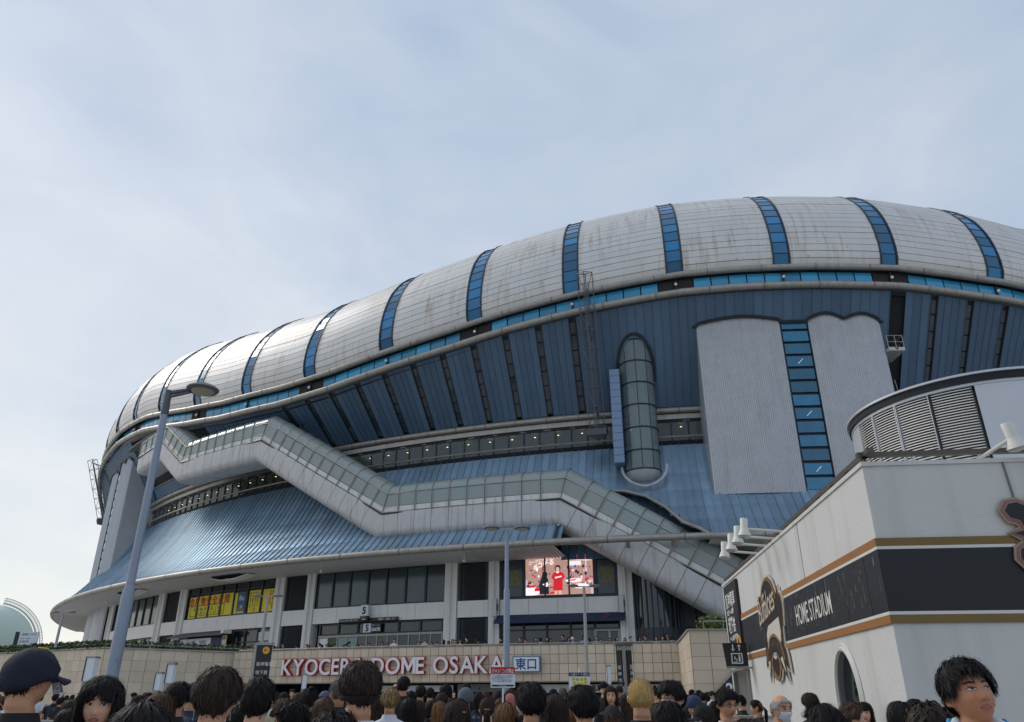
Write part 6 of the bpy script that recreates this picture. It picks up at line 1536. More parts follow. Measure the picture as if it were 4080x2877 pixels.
def HS(style, seed=1, **k):
    d = dict(short=dict(off=OFF['short'], rnd=.010, count=1100, width=.007), mush=dict(off=OFF['mush'], rnd=.010, count=1200, width=.007, bangs=.35), messy=dict(off=OFF['messy'], rnd=.022, count=1000, width=.008, bangs=.3, curl=.5), wavy=dict(off=OFF['messy'], rnd=.018, count=900, width=.010, curl=1.2, bangs=.1),
             tight=dict(off=OFF['tight'], rnd=.004, count=900, width=.006), buzz=dict(off=OFF['buzz'], rnd=.003, count=2200, width=.0028, spikes=.006), bob=dict(off=OFF['bob'], length=.10, bangs=.42, rnd=.009, count=1100, width=.008, tuck=.05), long=dict(off=OFF['long'], length=.30, bangs=.1, rnd=.011, count=1200, width=.008, tuck=.12), longbang=dict(off=OFF['long'], length=.28, bangs=.45, rnd=.011, count=1200, width=.008, tuck=.12),
             curly=dict(off=OFF['curly'], length=.18, rnd=.03, count=900, width=.016, curl=2., tuck=.0), bald=dict(off=[(0, .004), (127, .007)], rnd=.008, count=500, width=.006, top_bald=58))[style]
    d.update(k); return hair_mesh('hair_'+style, seed=seed, **d)
BODY = {('stand', 0): body_mesh('person_body', 'stand'), ('stand', 1): body_mesh('person_body', 'stand', sex=1), ('lean', 0): body_mesh('person_body', 'lean', pitch=-.1), ('lean', 1): body_mesh('person_body', 'lean', pitch=-.1, sex=1), ('phone', 1): body_mesh('person_body', 'phone', sex=1, pitch=.1)}
BODY[('phone', 0)] = BODY[('phone', 1)]
SHIRT = {k: shirt_mesh('shirt', *k) for k in BODY}
SHIRTL = {k: shirt_mesh('shirt', k[0], k[1], 1.5) for k in BODY}
TRO, SHO = trouser_mesh(), shoe_mesh()
HAIR = {(s, i): HS(s, seed=10*i+3) for s in ('short', 'messy', 'mush', 'bob', 'long', 'longbang', 'tight', 'wavy') for i in range(2)}
for s in ('buzz', 'bald', 'curly'): HAIR[(s, 0)] = HS(s, 5); HAIR[(s, 1)] = HAIR[(s, 0)]
def slot(o, m):
    o.material_slots[0].link = 'OBJECT'; o.material_slots[0].material = m
# ---- accessories (in body space, head at HC)
def on_head(mb_fn, **rot):
    b = MB(); mb_fn(b); v = rot_head(np.array(b.v), rot.get('yaw', 0), rot.get('pitch', 0), rot.get('roll', 0))+HC; b.v = [tuple(p) for p in v]; return b
def cap_parts(off=.022, brim=True, low=88, brim_az=0.):
    def crown(b):
        nu, nv = 36, 12; th = np.linspace(.01, math.radians(low), nv); az = np.linspace(0, 2*math.pi, nu, endpoint=False); T, A = np.meshgrid(th, az, indexing='ij'); T = T*(1+(.20*np.clip(-np.cos(A), 0, 1)+.06*np.abs(np.sin(A)))*T/th[-1]); p = head_pts(T, A, off*(1+.30*np.sin(np.clip(T*1.5, 0, math.pi))**2*(.7+.3*np.cos(A)))+.0022*np.abs(np.sin(A*3))+.0025*np.sin(A*5+T*9)*np.sin(T)**2)
        q = head_pts(T[-1:], A[-1:], off-.01); b.add(np.vstack([p.reshape(-1, 3), q.reshape(-1, 3)]), [tuple(reversed(f)) for f in grid_faces(nu, nv+1)]+[tuple(range(nu))])
    def visor(b):
        n = 15; t_ = []
        for dz in (0, -.005):
            for rr_ in (0, 1):
                for a in np.linspace(-1.05, 1.05, n):
                    x = (AX+off)*math.sin(a+brim_az); y = (AY+off)*math.cos(a+brim_az); k = rr_*.075*math.cos(a)**.6
                    t_.append((x+k*math.sin(brim_az)+x*.06*rr_, y+k*math.cos(brim_az), .012-.020*rr_+dz-.018*abs(a)*rr_))
        f = [(i, i+1, n+i+1, n+i) for i in range(n-1)]+[(2*n+i, 3*n+i, 3*n+i+1, 2*n+i+1) for i in range(n-1)]+[(n+i, n+i+1, 3*n+i+1, 3*n+i) for i in range(n-1)]; b.add(t_, f)
    return crown, visor
def glasses(b, r=.021, th=.0022, round_=False):
    for s in (-1, 1):
        cx_ = s*.033; pts_ = []
        for a in np.linspace(0, 2*math.pi, 17): ca, sa = math.cos(a), math.sin(a); e = 1. if round_ else .62; x = cx_+r*1.08*math.copysign(abs(ca)**.8, ca); z = .010+r*e*math.copysign(abs(sa)**.8, sa); pts_.append((x, float(face_y(cx_, .01))+.016-abs(x)*.14, z))
        b.tube(pts_, th, 5, caps=False); b.tube([(s*.054, .082, .014), (s*.076, .05, .014), (s*.080, -.02, .010)], th, 5)
    b.tube([(-.013, .098, .014), (0, .102, .017), (.013, .098, .014)], th, 5)
def mask_fn(b):
    xs = np.linspace(-.058, .058, 13); zs_ = np.linspace(-.105, -.012, 9); X, Z = np.meshgrid(xs, zs_); Y = face_y(X*.98, Z)+.006+.010*gs(X, 0, .03)*gs(Z, -.05, .05)
    p = np.stack([X*(1-.25*np.clip((-.06-Z)/.05, 0, 1)), Y, Z], -1).reshape(-1, 3); b.add(p, [tuple(f) for f in grid_faces(13, 9, False)])
    for s in (-1, 1): b.tube([(s*.057, float(face_y(s*.056, -.03))+.005, -.03), (s*.074, .02, -.012), (s*.081, -.02, .005)], .0018, 4); b.tube([(s*.05, float(face_y(s*.05, -.085))+.004, -.085), (s*.068, .02, -.05), (s*.08, -.02, -.03)], .0018, 4)
def eye_fn(s, gaze=(0, 0)):
    def white(b):
        n = 14; c = (s*.0315, .0095); pts_ = []
        for a in np.linspace(0, 2*math.pi, n, endpoint=False): x = c[0]+.0148*math.cos(a); z = c[1]+(.0056 if math.sin(a) > 0 else .0042)*math.sin(a)+.0012*s*math.cos(a); pts_.append((x, float(face_y(x, z))+.0028, z))
        b.add(pts_+[(c[0], float(face_y(*c))+.0055, c[1])], [(i, n, (i+1) % n) for i in range(n)])
    def iris(b):
        n = 12; c = (s*.0315+gaze[0], .0098+gaze[1]); pts_ = []
        for a in np.linspace(0, 2*math.pi, n, endpoint=False): x = c[0]+.0062*math.cos(a); z = c[1]+.0050*math.sin(a); pts_.append((x, float(face_y(x, z))+.0062, z))
        b.add(pts_, [tuple(range(n-1, -1, -1))])
    def lash(b):
        pts_ = [];
        for k in np.linspace(-1, 1, 9): x = s*.0315+.0165*k; z = .0098+.0062*(1-k*k)+.0012*s*k; pts_.append((x, float(face_y(x, z))+.0055, z))
        b.tube(pts_, [.0006, .0011, .0014, .0016, .0016, .0016, .0014, .0011, .0006], 5)
    def brow(b):
        t_, lo = [], []
        for k in np.linspace(-1, 1, 9): x = s*.033+.0195*k*s; z = .0305+.0035*(1-(k-.2)**2); w = .0042*(1-.55*max(0, k))*(1-.2*k*k); t_.append((x, float(face_y(x, z+w))+.0022, z+w)); lo.append((x, float(face_y(x, z-w))+.0022, z-w))
        b.add(t_+lo, [(i, i+1, 10+i, 9+i) if s < 0 else (i, 9+i, 10+i, i+1) for i in range(8)])
    return white, iris, lash, brow
def mouth_fn(b):
    n = 11; xs = np.linspace(-.0235, .0235, n); t_ = []
    for j, z0 in enumerate((-.0505, -.0545, -.0600, -.0655, -.0715)):
        for x in xs: k = 1-(x/.0245)**2; z = -.0602+(z0+.0602)*max(.05, k)**.7; t_.append((x, float(face_y(x, z))+.0012, z))
    b.add(t_, [tuple(reversed(f)) for f in grid_faces(n, 5, False)])
def mline_fn(b):
    b.tube([(x, float(face_y(x, -.0602))+.0012, -.0602-.001*(1-(x/.024)**2)) for x in np.linspace(-.024, .024, 9)], .0011, 4)
def nostril_fn(b):
    for s in (-1, 1): b.lathe([(.0001, .0012), (.0034, 0), (.0001, -.0012)], (s*.0085, float(face_y(s*.0085, -.0395))+.0035, -.0385), 8)
def add_face(root, gaze=(0, 0), **rot):
    for s in (-1, 1):
        fs = eye_fn(s, gaze); e = obj('eye', raw_mesh('eye', on_head(fs[0], **rot)), root); slot(e, M_eye)
        i = obj('iris', raw_mesh('iris', on_head(fs[1], **rot), False), e); slot(i, M_iris); l_ = obj('lash', raw_mesh('lash', on_head(fs[2], **rot)), e); slot(l_, M_lash)
        br = obj('eyebrow', raw_mesh('eyebrow', on_head(fs[3], **rot)), root); slot(br, M_brow)
    m = obj('mouth', raw_mesh('mouth', on_head(mouth_fn, **rot)), root); slot(m, M_lip); l_ = obj('lip_line', raw_mesh('lip_line', on_head(mline_fn, **rot)), m); slot(l_, M_lash)
    n_ = obj('nostril', raw_mesh('nostril', on_head(nostril_fn, **rot)), root); slot(n_, M_lash)
CAPM = {}
def person(pos, top, yaw, hair=('short', 0), hcol='black', shirt='black', pose='stand', sex=0, skin=1, long_sleeve=False, label=None, group=None, body=None, hairmesh=None, ex=(), trousers='charcoal', face=None, rot=None, ztop=None):
    """feet at pos, top of the hair at height `top` above the feet; yaw 0 looks away from the camera, 180 towards it (clockwise)"""
    s_ = top/(ztop or H0_+.015); rot = rot or {}
    root = bpy.data.objects.new('person', body or BODY[(pose, sex)]); COL.objects.link(root); root.location = pos; root.rotation_euler = (0, 0, -R_(yaw)); root.scale = (s_, s_, s_); ORG[root.name] = Vector(pos)
    slot(root, SK[skin]); tag(root, label, 'person', group)
    def ch(name, me, m, par=root):
        o = obj(name, me, par); slot(o, m); return o
    if hair or hairmesh: ch('hair', hairmesh or HAIR[hair], HM[hcol])
    ch('shirt', (SHIRTL if long_sleeve else SHIRT)[(pose, sex)], CM[shirt]); ch('trousers', TRO, CM[trousers]); ch('shoes', SHO, CM['black'] if shirt != 'black' else CM['white'])
    if face is not None: add_face(root, face, **rot)
    for e in ex:
        kind = e[0]
        if kind in ('cap', 'bucket', 'knit'):
            key = (kind, e[2:], tuple(rot.items()))
            if key not in CAPM:
                if kind == 'knit': c_, v_ = cap_parts(.030, low=92); CAPM[key] = (raw_mesh('cap', on_head(c_, **rot)), None)
                elif kind == 'bucket':
                    c_, v_ = cap_parts(.026, low=78)
                    def brimf(b):
                        n = 28; q = []
                        for rr_, z in ((.0, .03), (.05, -.015), (.05, -.019), (.0, .026)): q += [((AX+.028+rr_)*math.sin(a), (AY+.028+rr_)*math.cos(a), z) for a in np.linspace(0, 2*math.pi, n, endpoint=False)]
                        b.add(q, grid_faces(n, 4))
                    CAPM[key] = (raw_mesh('cap', on_head(c_, **rot)), raw_mesh('brim', on_head(brimf, **rot)))
                else: c_, v_ = cap_parts(brim_az=e[2] if len(e) > 2 else 0.); CAPM[key] = (raw_mesh('cap', on_head(c_, **rot)), raw_mesh('visor', on_head(v_, **rot)))
            c1 = ch('cap', CAPM[key][0], e[1])
            if CAPM[key][1]: ch('visor' if kind == 'cap' else 'brim', CAPM[key][1], e[1], c1)
        elif kind == 'glasses': ch('glasses', raw_mesh('glasses', on_head(lambda b: glasses(b, *e[1:]), **rot)), M_gfr)
        elif kind == 'mask': ch('mask', raw_mesh('mask', on_head(mask_fn, **rot)), M_mask)
        elif kind == 'custom': b = MB(); e[3](b); ch(e[1], raw_mesh(e[1], b), e[2])
    return root
def feet_at(px, py, w, real):
    """ground point and stature of a person whose hair top is seen at (px, py) with head width w pixels"""
    u, v = (px-2040)/F_PX, (1536-py)/F_PX; d = F_PX*real/w*math.sqrt(1+u*u); c, s = math.cos(PITCH), math.sin(PITCH)
    return Vector((d*u, d*(c-v*s), 0)), CAM_H+d*(s+v*c)
# ---------------------------------------------------------------- foreground and middle crowd
USED = set(); CROWD = []; SEEN = []
GRP = 'people in the waiting crowd'
def hair_size(me):
    v = np.empty(len(me.vertices)*3, np.float32); me.vertices.foreach_get('co', v); v = v.reshape(-1, 3)
    h = v[v[:, 2] > H0_-.16]; return float(np.percentile(h[:, 0], 99)-np.percentile(h[:, 0], 1))*1.01, float(np.percentile(v[:, 2], 99.3))
def crowd(px, py, w, label, real=.172, yaw=0., **k):
    m_ = k.get('hairmesh') or HAIR[k.get('hair', ('short', 0))]; w0, zt = hair_size(m_)
    if any(e[0] in ('cap', 'knit', 'bucket') for e in k.get('ex', ())): w0, zt = .196, H0_+.024
    if w0 < .1: w0 = .155
    s_ = .96
    for _ in range(3):
        p, t = feet_at(px, py, w, w0*s_); t = min(1.86, max(1.42, t)); s_ = t/zt
    CROWD.append((p.x, p.y)); USED.add(label); SEEN.append((px, py, w, p.y))
    return person(p, t, yaw+math.degrees(math.atan2(p.x, p.y)), label=label, group=GRP, ztop=zt, **k)
def ring_neck(r=.066, y=-.008, z=H0_-.268, th=.0022):
    return lambda b: b.tube([(r*math.cos(a), y+r*1.02*math.sin(a), z-.02*math.sin(a)) for a in lin(0, 2*math.pi, 25)], th, 5)
# 1 man in the navy cap
bm = body_mesh('person_body', 'stand', yaw=.95, pitch=.10, vox=.009, res=(56, 44)); R1 = dict(yaw=.95, pitch=.10)
def tagf(b): b.box((-.02, -.128, -.018), (.034, .004, .014))
r = crowd(142, 2580, 207, 'broad man in a navy baseball cap seen from behind, far left foreground', .196, yaw=0, body=bm, hairmesh=HS('tight', 4, yaw=.95, pitch=.10), hcol='black', shirt='black', skin=1, rot=R1, ex=(('cap', M_nav, 0.0), ('custom', 'necklace', M_goldA, ring_neck())))
o = obj('cap_label', raw_mesh('cap_label', on_head(tagf, **R1), False), r); slot(o, M_wband)
o = obj('cap_emblem', raw_mesh('cap_emblem', on_head(lambda b: b.tube([(.02+.035*math.sin(a), .02+.03*math.cos(a), .132-.006*math.cos(a)) for a in lin(.6, 2.6, 9)], .003, 5), **R1)), r); slot(o, M_yel)
# 2 woman with parted fringe
R2 = dict(yaw=.15, pitch=-.02); bm = body_mesh('person_body', 'stand', sex=1, vox=.008, res=(64, 48), **R2)
crowd(425, 2694, 195, 'young woman with dark parted fringe facing the camera behind a blurred dark head', .182, yaw=182, body=bm, sex=1, hairmesh=HS('longbang', 8, length=.20, bangs=.62, off=[(0, .018), (60, .026), (101, .026), (180, .024)], count=1350, width=.0065, part=1, flow=.25, **R2), hcol='black', shirt='black', skin=0, face=(-.002, -.001), rot=R2)
crowd(575, 2795, 284, 'dark-haired head closest to the camera, in front of the fringed woman', .170, yaw=10, hair=('bob', 0), hcol='black', sex=1, shirt='black')
crowd(640, 2757, 140, 'woman with long brown hair behind the nearest dark head, left', .176, yaw=20, hair=('long', 0), hcol='brown', sex=1, shirt='grey')
crowd(716, 2716, 108, 'short black-haired man left of the brown-haired man with white collar', yaw=25, hair=('messy', 0), shirt='black')
crowd(778, 2716, 84, 'person in a navy cap with white front beside the brown-haired man', .19, yaw=70, hair=('tight', 0), shirt='navy', ex=(('cap', M_nav),))
R3 = dict(yaw=.0, pitch=-.05)
def collar(b): b.tube([(.072*math.cos(a), -.012+.075*math.sin(a), H0_-.268-.028*math.sin(a)) for a in lin(0, 2*math.pi, 25)], .014, 8)
def earring(s): return lambda b: (b.tube([(s*.082, -.018, H0_-AZ-.04), (s*.084, -.018, H0_-AZ-.075)], .0025, 5), b.lathe([(.001, .004), (.005, 0), (.001, -.008)], (s*.084, -.018, H0_-AZ-.078), 8))
crowd(879, 2656, 187, 'tall man with layered brown hair, white collar and dangling earrings', .174, yaw=22, hairmesh=HS('mush', 21, count=1950, width=.0065, rnd=.013), hcol='darkbrown', shirt='white', skin=1, body=body_mesh('person_body', 'stand', vox=.009), ex=(('custom', 'collar', CM['white'], collar), ('custom', 'earring', M_alu, earring(-1)), ('custom', 'earring', M_alu, earring(1))))
crowd(1037, 2700, 134, 'man with thick dark hair and charcoal shirt right of the earring man', yaw=12, hairmesh=HS('short', 22, count=1800, width=.007, rnd=.014), hcol='black', shirt='charcoal', skin=0, body=body_mesh('person_body', 'stand', vox=.009))
crowd(1179, 2788, 128, 'black-haired person with swept hair below the letter Y', .168, yaw=-60, hair=('messy', 1), shirt='black', sex=1)
crowd(1138, 2782, 88, 'brown curly-haired person under the direction sign', yaw=-20, hair=('wavy', 0), hcol='brown', shirt='black')
crowd(1168, 2745, 26, 'distant person in pink under the direction sign', yaw=200, shirt='pink')
crowd(1135, 2757, 42, 'dark-haired person half hidden left of the pink-shirted one', yaw=0, hair=('bob', 1), sex=1)
crowd(1190, 2759, 46, 'brown-haired person right of the distant pink-shirted one', hair=('bob', 0), hcol='brown', sex=1)
crowd(1236, 2742, 70, 'black-haired person with small topknot below the letter O', hair=('messy', 0), sex=1, ex=(('custom', 'hair_bun', HM['black'], lambda b: b.lathe([(.001, .045), (.03, .035), (.038, .01), (.02, -.01)], (.02, -.03, H0_+.015), 12)),))
crowd(1297, 2754, 46, 'person in a blue knitted hat below the letter C', .2, hair=('tight', 0), ex=(('knit', M_wool),))
crowd(1295, 2775, 90, 'woman with long reddish brown hair left of the headband man', .170, yaw=-15, hair=('long', 1), hcol='brown', sex=1)
crowd(1352, 2709, 66, 'stocky man with closely shaved dark head left of the headband man', .165, yaw=-25, hair=('buzz', 0), hcol='grey', shirt='black', skin=2, ex=(('custom', 'print', MATS['cloth_pink'], lambda b: [b.box((x, -.128, H0_-.42), (.05, .006, .05)) for x in (-.06, .02, .09)]),))
crowd(1343, 2830, 200, 'dark tousled head in the foreground left of the headband man', .170, yaw=0, hairmesh=HS('messy', 31, rnd=.03, count=1000), sex=1)
def hband(b):
    n = 30; q = []
    for t_, o_ in ((99, .030), (99, .034), (109, .020), (109, .016)): q += list(map(tuple, head_pts(np.full(n, R_(t_)), np.linspace(R_(75), R_(285), n), np.full(n, o_))+HC))
    b.add(q, grid_faces(n, 4, False)+[(i, i+1, 3*n+i+1, 3*n+i) for i in range(n-1)])
def strap(b):
    q = []
    for x, y, z in ((-.02, -.125, -.62), (.03, -.13, -.52), (.08, -.128, -.42), (.115, -.115, -.345), (.13, -.05, -.31), (.12, .02, -.33)): q.append((x, y, H0_+z))
    b.beam(q[0], q[1], .045, .01, (0, 1, 0)); [b.beam(q[i], q[i+1], .045, .01, (0, 1, 0)) for i in range(1, 5)]
crowd(1445, 2633, 167, 'man with full brown hair, black headband and white tee in front of the big letters', .174, yaw=-8, hairmesh=HS('mush', 33, count=2250, width=.0065, rnd=.014), hcol='darkbrown', shirt='white', skin=1, body=body_mesh('person_body', 'stand', vox=.009), ex=(('custom', 'headband', CM['black'], hband), ('custom', 'bag_strap', CM['navy'], strap)))
crowd(1558, 2740, 74, 'man with bleached two-tone hair and white tee right of the headband man', yaw=5, hair=('mush', 1), hcol='twotone', shirt='white', ex=(('custom', 'print', CM['grey'], lambda b: [b.box((x, -.131, H0_-.44), (.03, .004, .035)) for x in (-.09, -.04, .01, .06)]),))
crowd(1506, 2766, 66, 'woman with long dark brown hair between headband man and bleached-haired man', yaw=0, hair=('long', 0), hcol='darkbrown', sex=1)
crowd(1609, 2694, 51, 'tall man with sleek black hair below the letter M', yaw=15, hair=('short', 0))
crowd(1578, 2723, 29, 'thin-haired man left of the tall sleek-haired man', hair=('bald', 0), hcol='grey')
crowd(1630, 2779, 63, 'woman with very long black hair below the letter E of DOME', hair=('long', 1), sex=1)
crowd(1664, 2788, 62, 'dark brown rounded bob below the gap before OSAKA', hair=('bob', 0), hcol='darkbrown', sex=1)
crowd(1677, 2731, 42, 'short black-haired man below the letter E of DOME', yaw=10, hair=('short', 1))
crowd(1714, 2740, 35, 'short-haired man just left of the first letter O of OSAKA', hair=('short', 0)); crowd(1639, 2752, 32, 'black bob half hidden behind the tall sleek-haired man', hair=('bob', 1), sex=1)
crowd(1720, 2791, 52, 'blue-black smooth bob below the first letter O of OSAKA', hair=('bob', 1), sex=1); crowd(1761, 2759, 55, 'dark brown rounded head below the letter S', hair=('bob', 0), hcol='darkbrown', sex=1)
crowd(1778, 2725, 48, 'wavy black-haired man below the letters SA', yaw=-12, hair=('wavy', 1))
crowd(1752, 2793, 62, 'woman with long golden brown hair at centre left', .176, yaw=-10, hair=('long', 0), hcol='golden', sex=1)
crowd(1820, 2785, 105, 'woman with long straight dark hair and hair clip at centre', .170, yaw=14, hairmesh=HS('long', 41, count=2000, width=.006), hcol='darkbrown', sex=1, ex=(('custom', 'hair_clip', M_goldA, lambda b: b.box((.075, -.07, H0_-.07), (.02, .03, .012))),))
crowd(1856, 2740, 58, 'person in a grey cap and navy plaid shirt below the letter A', .19, hair=('tight', 0), shirt='plaid navy', long_sleeve=True, ex=(('knit', M_gcap),))
crowd(1859, 2714, 34, 'tall dark-haired man behind the grey cap', hair=('short', 1)); crowd(1809, 2739, 16, 'small distant face left of the grey cap', yaw=185, hair=('short', 0), skin=0)
crowd(1905, 2759, 46, 'dark rounded head right of the grey cap', hair=('bob', 1), sex=1)
def ptail(b):
    rg = np.random.default_rng(2)
    for i in range(46): a, q = rg.uniform(0, 6.28), rg.uniform(0, .022); x0, y0 = q*math.cos(a), q*math.sin(a); b.tube([(x0*.5, -.105, H0_-.10), (x0*1.3, -.135+y0, H0_-.15), (x0*1.6, -.128+y0, H0_-.26), (x0+.01, -.115+y0*.6, H0_-.36)], [.006, .008, .007, .001], 4)
crowd(1942, 2778, 61, 'woman with a low ponytail and gold clip below the letter K', hair=('tight', 1), hcol='darkbrown', sex=1, skin=0, ex=(('custom', 'ponytail', HM['darkbrown'], ptail), ('custom', 'hair_clip', M_goldA, lambda b: b.box((0, -.12, H0_-.11), (.06, .02, .014)))))
crowd(1935, 2753, 35, 'brown head behind the ponytail woman', hair=('bob', 0), hcol='brown', sex=1); crowd(1989, 2753, 46, 'short black-haired man below the red placard', hair=('short', 0)); crowd(1995, 2780, 49, 'brown long hair in front of the man below the red placard', hair=('long', 1), hcol='brown', sex=1)
crowd(2033, 2763, 41, 'person with pink hair right of the red-headed placard', hair=('bob', 1), hcol='pink', sex=1)
crowd(2016, 2799, 90, 'woman with long golden streaked hair at bottom centre', .176, yaw=5, hairmesh=HS('long', 43, count=2000, width=.006), hcol='golden', sex=1)
crowd(2115, 2718, 120, 'big man with thick black hair below the east gate sign', .170, yaw=-10, hairmesh=HS('short', 45, count=1900, width=.007, rnd=.016, off=[(0, .024), (60, .028), (95, .02), (127, .003)]), skin=1)
crowd(2095, 2850, 96, 'dark head at the bottom edge below the big black-haired man', .168, hair=('messy', 1), sex=1)
crowd(2211, 2765, 100, 'woman with long dark brown hair between the two big black-haired men', .170, yaw=-6, hairmesh=HS('long', 47, count=2000, width=.006), hcol='darkbrown', sex=1)
crowd(2204, 2745, 34, 'dark head below the STADIUM strip sign', hair=('short', 1)); crowd(2243, 2741, 31, 'grey-haired head left of the gate map placard', hair=('wavy', 0), hcol='grey')
def wcollar(b): b.tube([(.074*math.cos(a), -.012+.078*math.sin(a), H0_-.272-.02*math.sin(a)) for a in lin(0, 2*math.pi, 25)], .015, 8)
crowd(2321, 2729, 122, 'man with glossy black hair and white collar below the gate map placard', .170, yaw=-20, hairmesh=HS('short', 49, count=1900, width=.007, rnd=.015, off=[(0, .024), (60, .028), (95, .022), (127, .003)]), shirt='white', ex=(('custom', 'collar', CM['white'], wcollar),))
# faces turned to the camera, centre right
def facer(px, py, w, label, yaw, hair_, hcol, shirt, sex, skin=0, real=.162, ex=(), seed=3, vox=.010, hy=0., hp=0., hr=0., gaze=(0, 0), face=True, **hk):
    rt = dict(yaw=hy, pitch=hp, roll=hr); hx = 1.0
    return crowd(px, py, w, label, real, yaw=yaw, body=body_mesh('person_body', 'stand', sex=sex, vox=vox, res=(56, 44), **rt), hairmesh=HS(hair_, seed, **rt, **hk), hcol=hcol, shirt=shirt, sex=sex, skin=skin, face=gaze if face else None, rot=rt, ex=ex)
facer(2405, 2714, 42, 'man with tousled black hair facing the camera behind the long-haired woman', 190, 'messy', 'black', 'black', 0, 0, seed=52)
facer(2433, 2735, 58, 'frowning woman with long dark brown hair and black top facing left', 168, 'long', 'darkbrown', 'black', 1, 0, .176, seed=53, hy=.25)
facer(2466, 2731, 33, 'man in black cap and glasses facing the camera beside the pylon', 190, 'tight', 'black', 'grey', 0, 0, .19, ex=(('cap', M_capb), ('glasses', .021)), seed=54)
crowd(2439, 2808, 63, 'woman in a black cap with long brown hair from behind, below the frowning woman', .19, yaw=-10, hair=('long', 0), hcol='brown', sex=1, ex=(('cap', M_capb),))
crowd(2494, 2766, 52, 'woman in a black cap holding a phone, left of the blond buzz cut', .19, yaw=-70, hair=('long', 1), hcol='brown', sex=1, pose='phone', ex=(('cap', M_capb),))
crowd(2549, 2704, 100, 'man with bleached blond buzz cut and black tee seen from behind', .166, yaw=2, hairmesh=HS('buzz', 55, count=5200), hcol='blond', shirt='black', skin=1, body=body_mesh('person_body', 'stand', vox=.009))
facer(2676, 2711, 108, 'man with wavy black hair and round dark glasses facing left', 205, 'wavy', 'black', 'black', 0, 0, .176, ex=(('glasses', .022, .0026, True),), seed=56, vox=.008, hy=.35, count=900, bangs=.25)
crowd(2656, 2793, 126, 'glossy black head in front of the man with round glasses', .170, yaw=25, hairmesh=HS('messy', 57, count=1000, rnd=.014), sex=1)
crowd(2614, 2743, 36, 'dark-haired man in profile between blond buzz cut and round glasses', yaw=-80, hair=('short', 1), skin=0)
M_band = cloth('bandana', (44, 54, 84))
facer(2764, 2771, 62, 'woman in a patterned navy bandana cap looking left', 205, 'tight', 'brown', 'black', 1, 0, .19, ex=(('knit', M_band),), seed=58, hy=.2)
crowd(2805, 2806, 74, 'person in a black cap, glasses and mask facing left, below the bandana woman', .195, yaw=-115, hair=('long', 1), hcol='darkbrown', sex=1, ex=(('cap', M_capb), ('mask',), ('glasses', .021)))
for i, (x, y, w, h, yw) in enumerate(((2754, 2747, 22, 'short', 60), (2783, 2749, 24, 'messy', 10), (2798, 2759, 30, 'wavy', 0), (2817, 2757, 24, 'bob', 30), (2770, 2762, 30, 'short', -10), (2738, 2768, 34, 'bob', 0))):
    crowd(x, y, w, ('capless dark head farthest left before the corner block', 'messy dark head below the map board edge', 'wavy dark head below the map board tip', 'dark bob just left of the capped smiling face', 'short dark head above the bandana woman', 'dark bob left of the bandana woman')[i], yaw=yw, hair=(h, i % 2), sex=int(h == 'bob'))
facer(2836, 2752, 24, 'smiling person in a black cap below the 2F map board', 220, 'tight', 'black', 'white', 1, 0, .2, ex=(('cap', M_capb),), vox=.014, face=False)
facer(2885, 2745, 90, 'man with spiky black hair, rectangular glasses and white tee looking down right', 165, 'short', 'black', 'white', 0, 1, .170, ex=(('glasses', .021, .002), ), seed=60, vox=.008, hy=-.30, hp=-.12, gaze=(-.003, -.002), rnd=.018, spikes=.02, bangs=.12)
crowd(2949, 2768, 41, 'man with mask and black tee using a phone beside the doorway', yaw=-65, hair=('short', 0), skin=0, ex=(('mask',),), pose='phone')
crowd(3012, 2788, 43, 'woman with a dark ponytail hiding her face by the doorway', yaw=-75, hair=('tight', 0), sex=1, shirt='brown', pose='phone', ex=(('custom', 'ponytail', HM['black'], ptail),))
facer(3104, 2791, 86, 'balding white-haired man in a white face mask', 160, 'bald', 'white', 'grey', 0, 1, .158, ex=(('mask',),), seed=61, vox=.009, hy=-.25, hp=-.08, gaze=(-.002, -.001))
crowd(3280, 2801, 160, 'woman with swept black hair in profile, lower right', .174, yaw=-62, hairmesh=HS('bob', 62, count=1000, rnd=.016, bangs=.2), sex=1, skin=0)
crowd(3380, 2797, 100, 'woman with brown hair pinned up in a dark claw clip', .17, yaw=72, hairmesh=HS('tight', 63, off=[(0, .018), (90, .02), (127, .006)], count=800, rnd=.012, flow=.8), hcol='brown', sex=1, skin=0, ex=(('custom', 'claw_clip', M_capb, lambda b: [b.box((x, -.118, H0_-.10+.012*math.cos(x*60)), (.012, .03, .05)) for x in (-.04, -.02, 0, .02, .04)]),))
facer(3440, 2797, 70, 'woman with black bob behind the pinned-up brown hair', 185, 'bob', 'black', 'black', 1, 0, .19, seed=64)
crowd(3575, 2794, 112, 'smooth black head left of the curly dark head, lower right', .176, yaw=20, hair=('bob', 1), sex=1); crowd(3640, 2785, 84, 'dark head behind the curly dark head', .168, hair=('short', 1))
crowd(3690, 2800, 215, 'big curly dark head in the foreground, lower right', .2, yaw=0, hairmesh=HS('curly', 65, count=1500), hcol='darkbrown', sex=1)
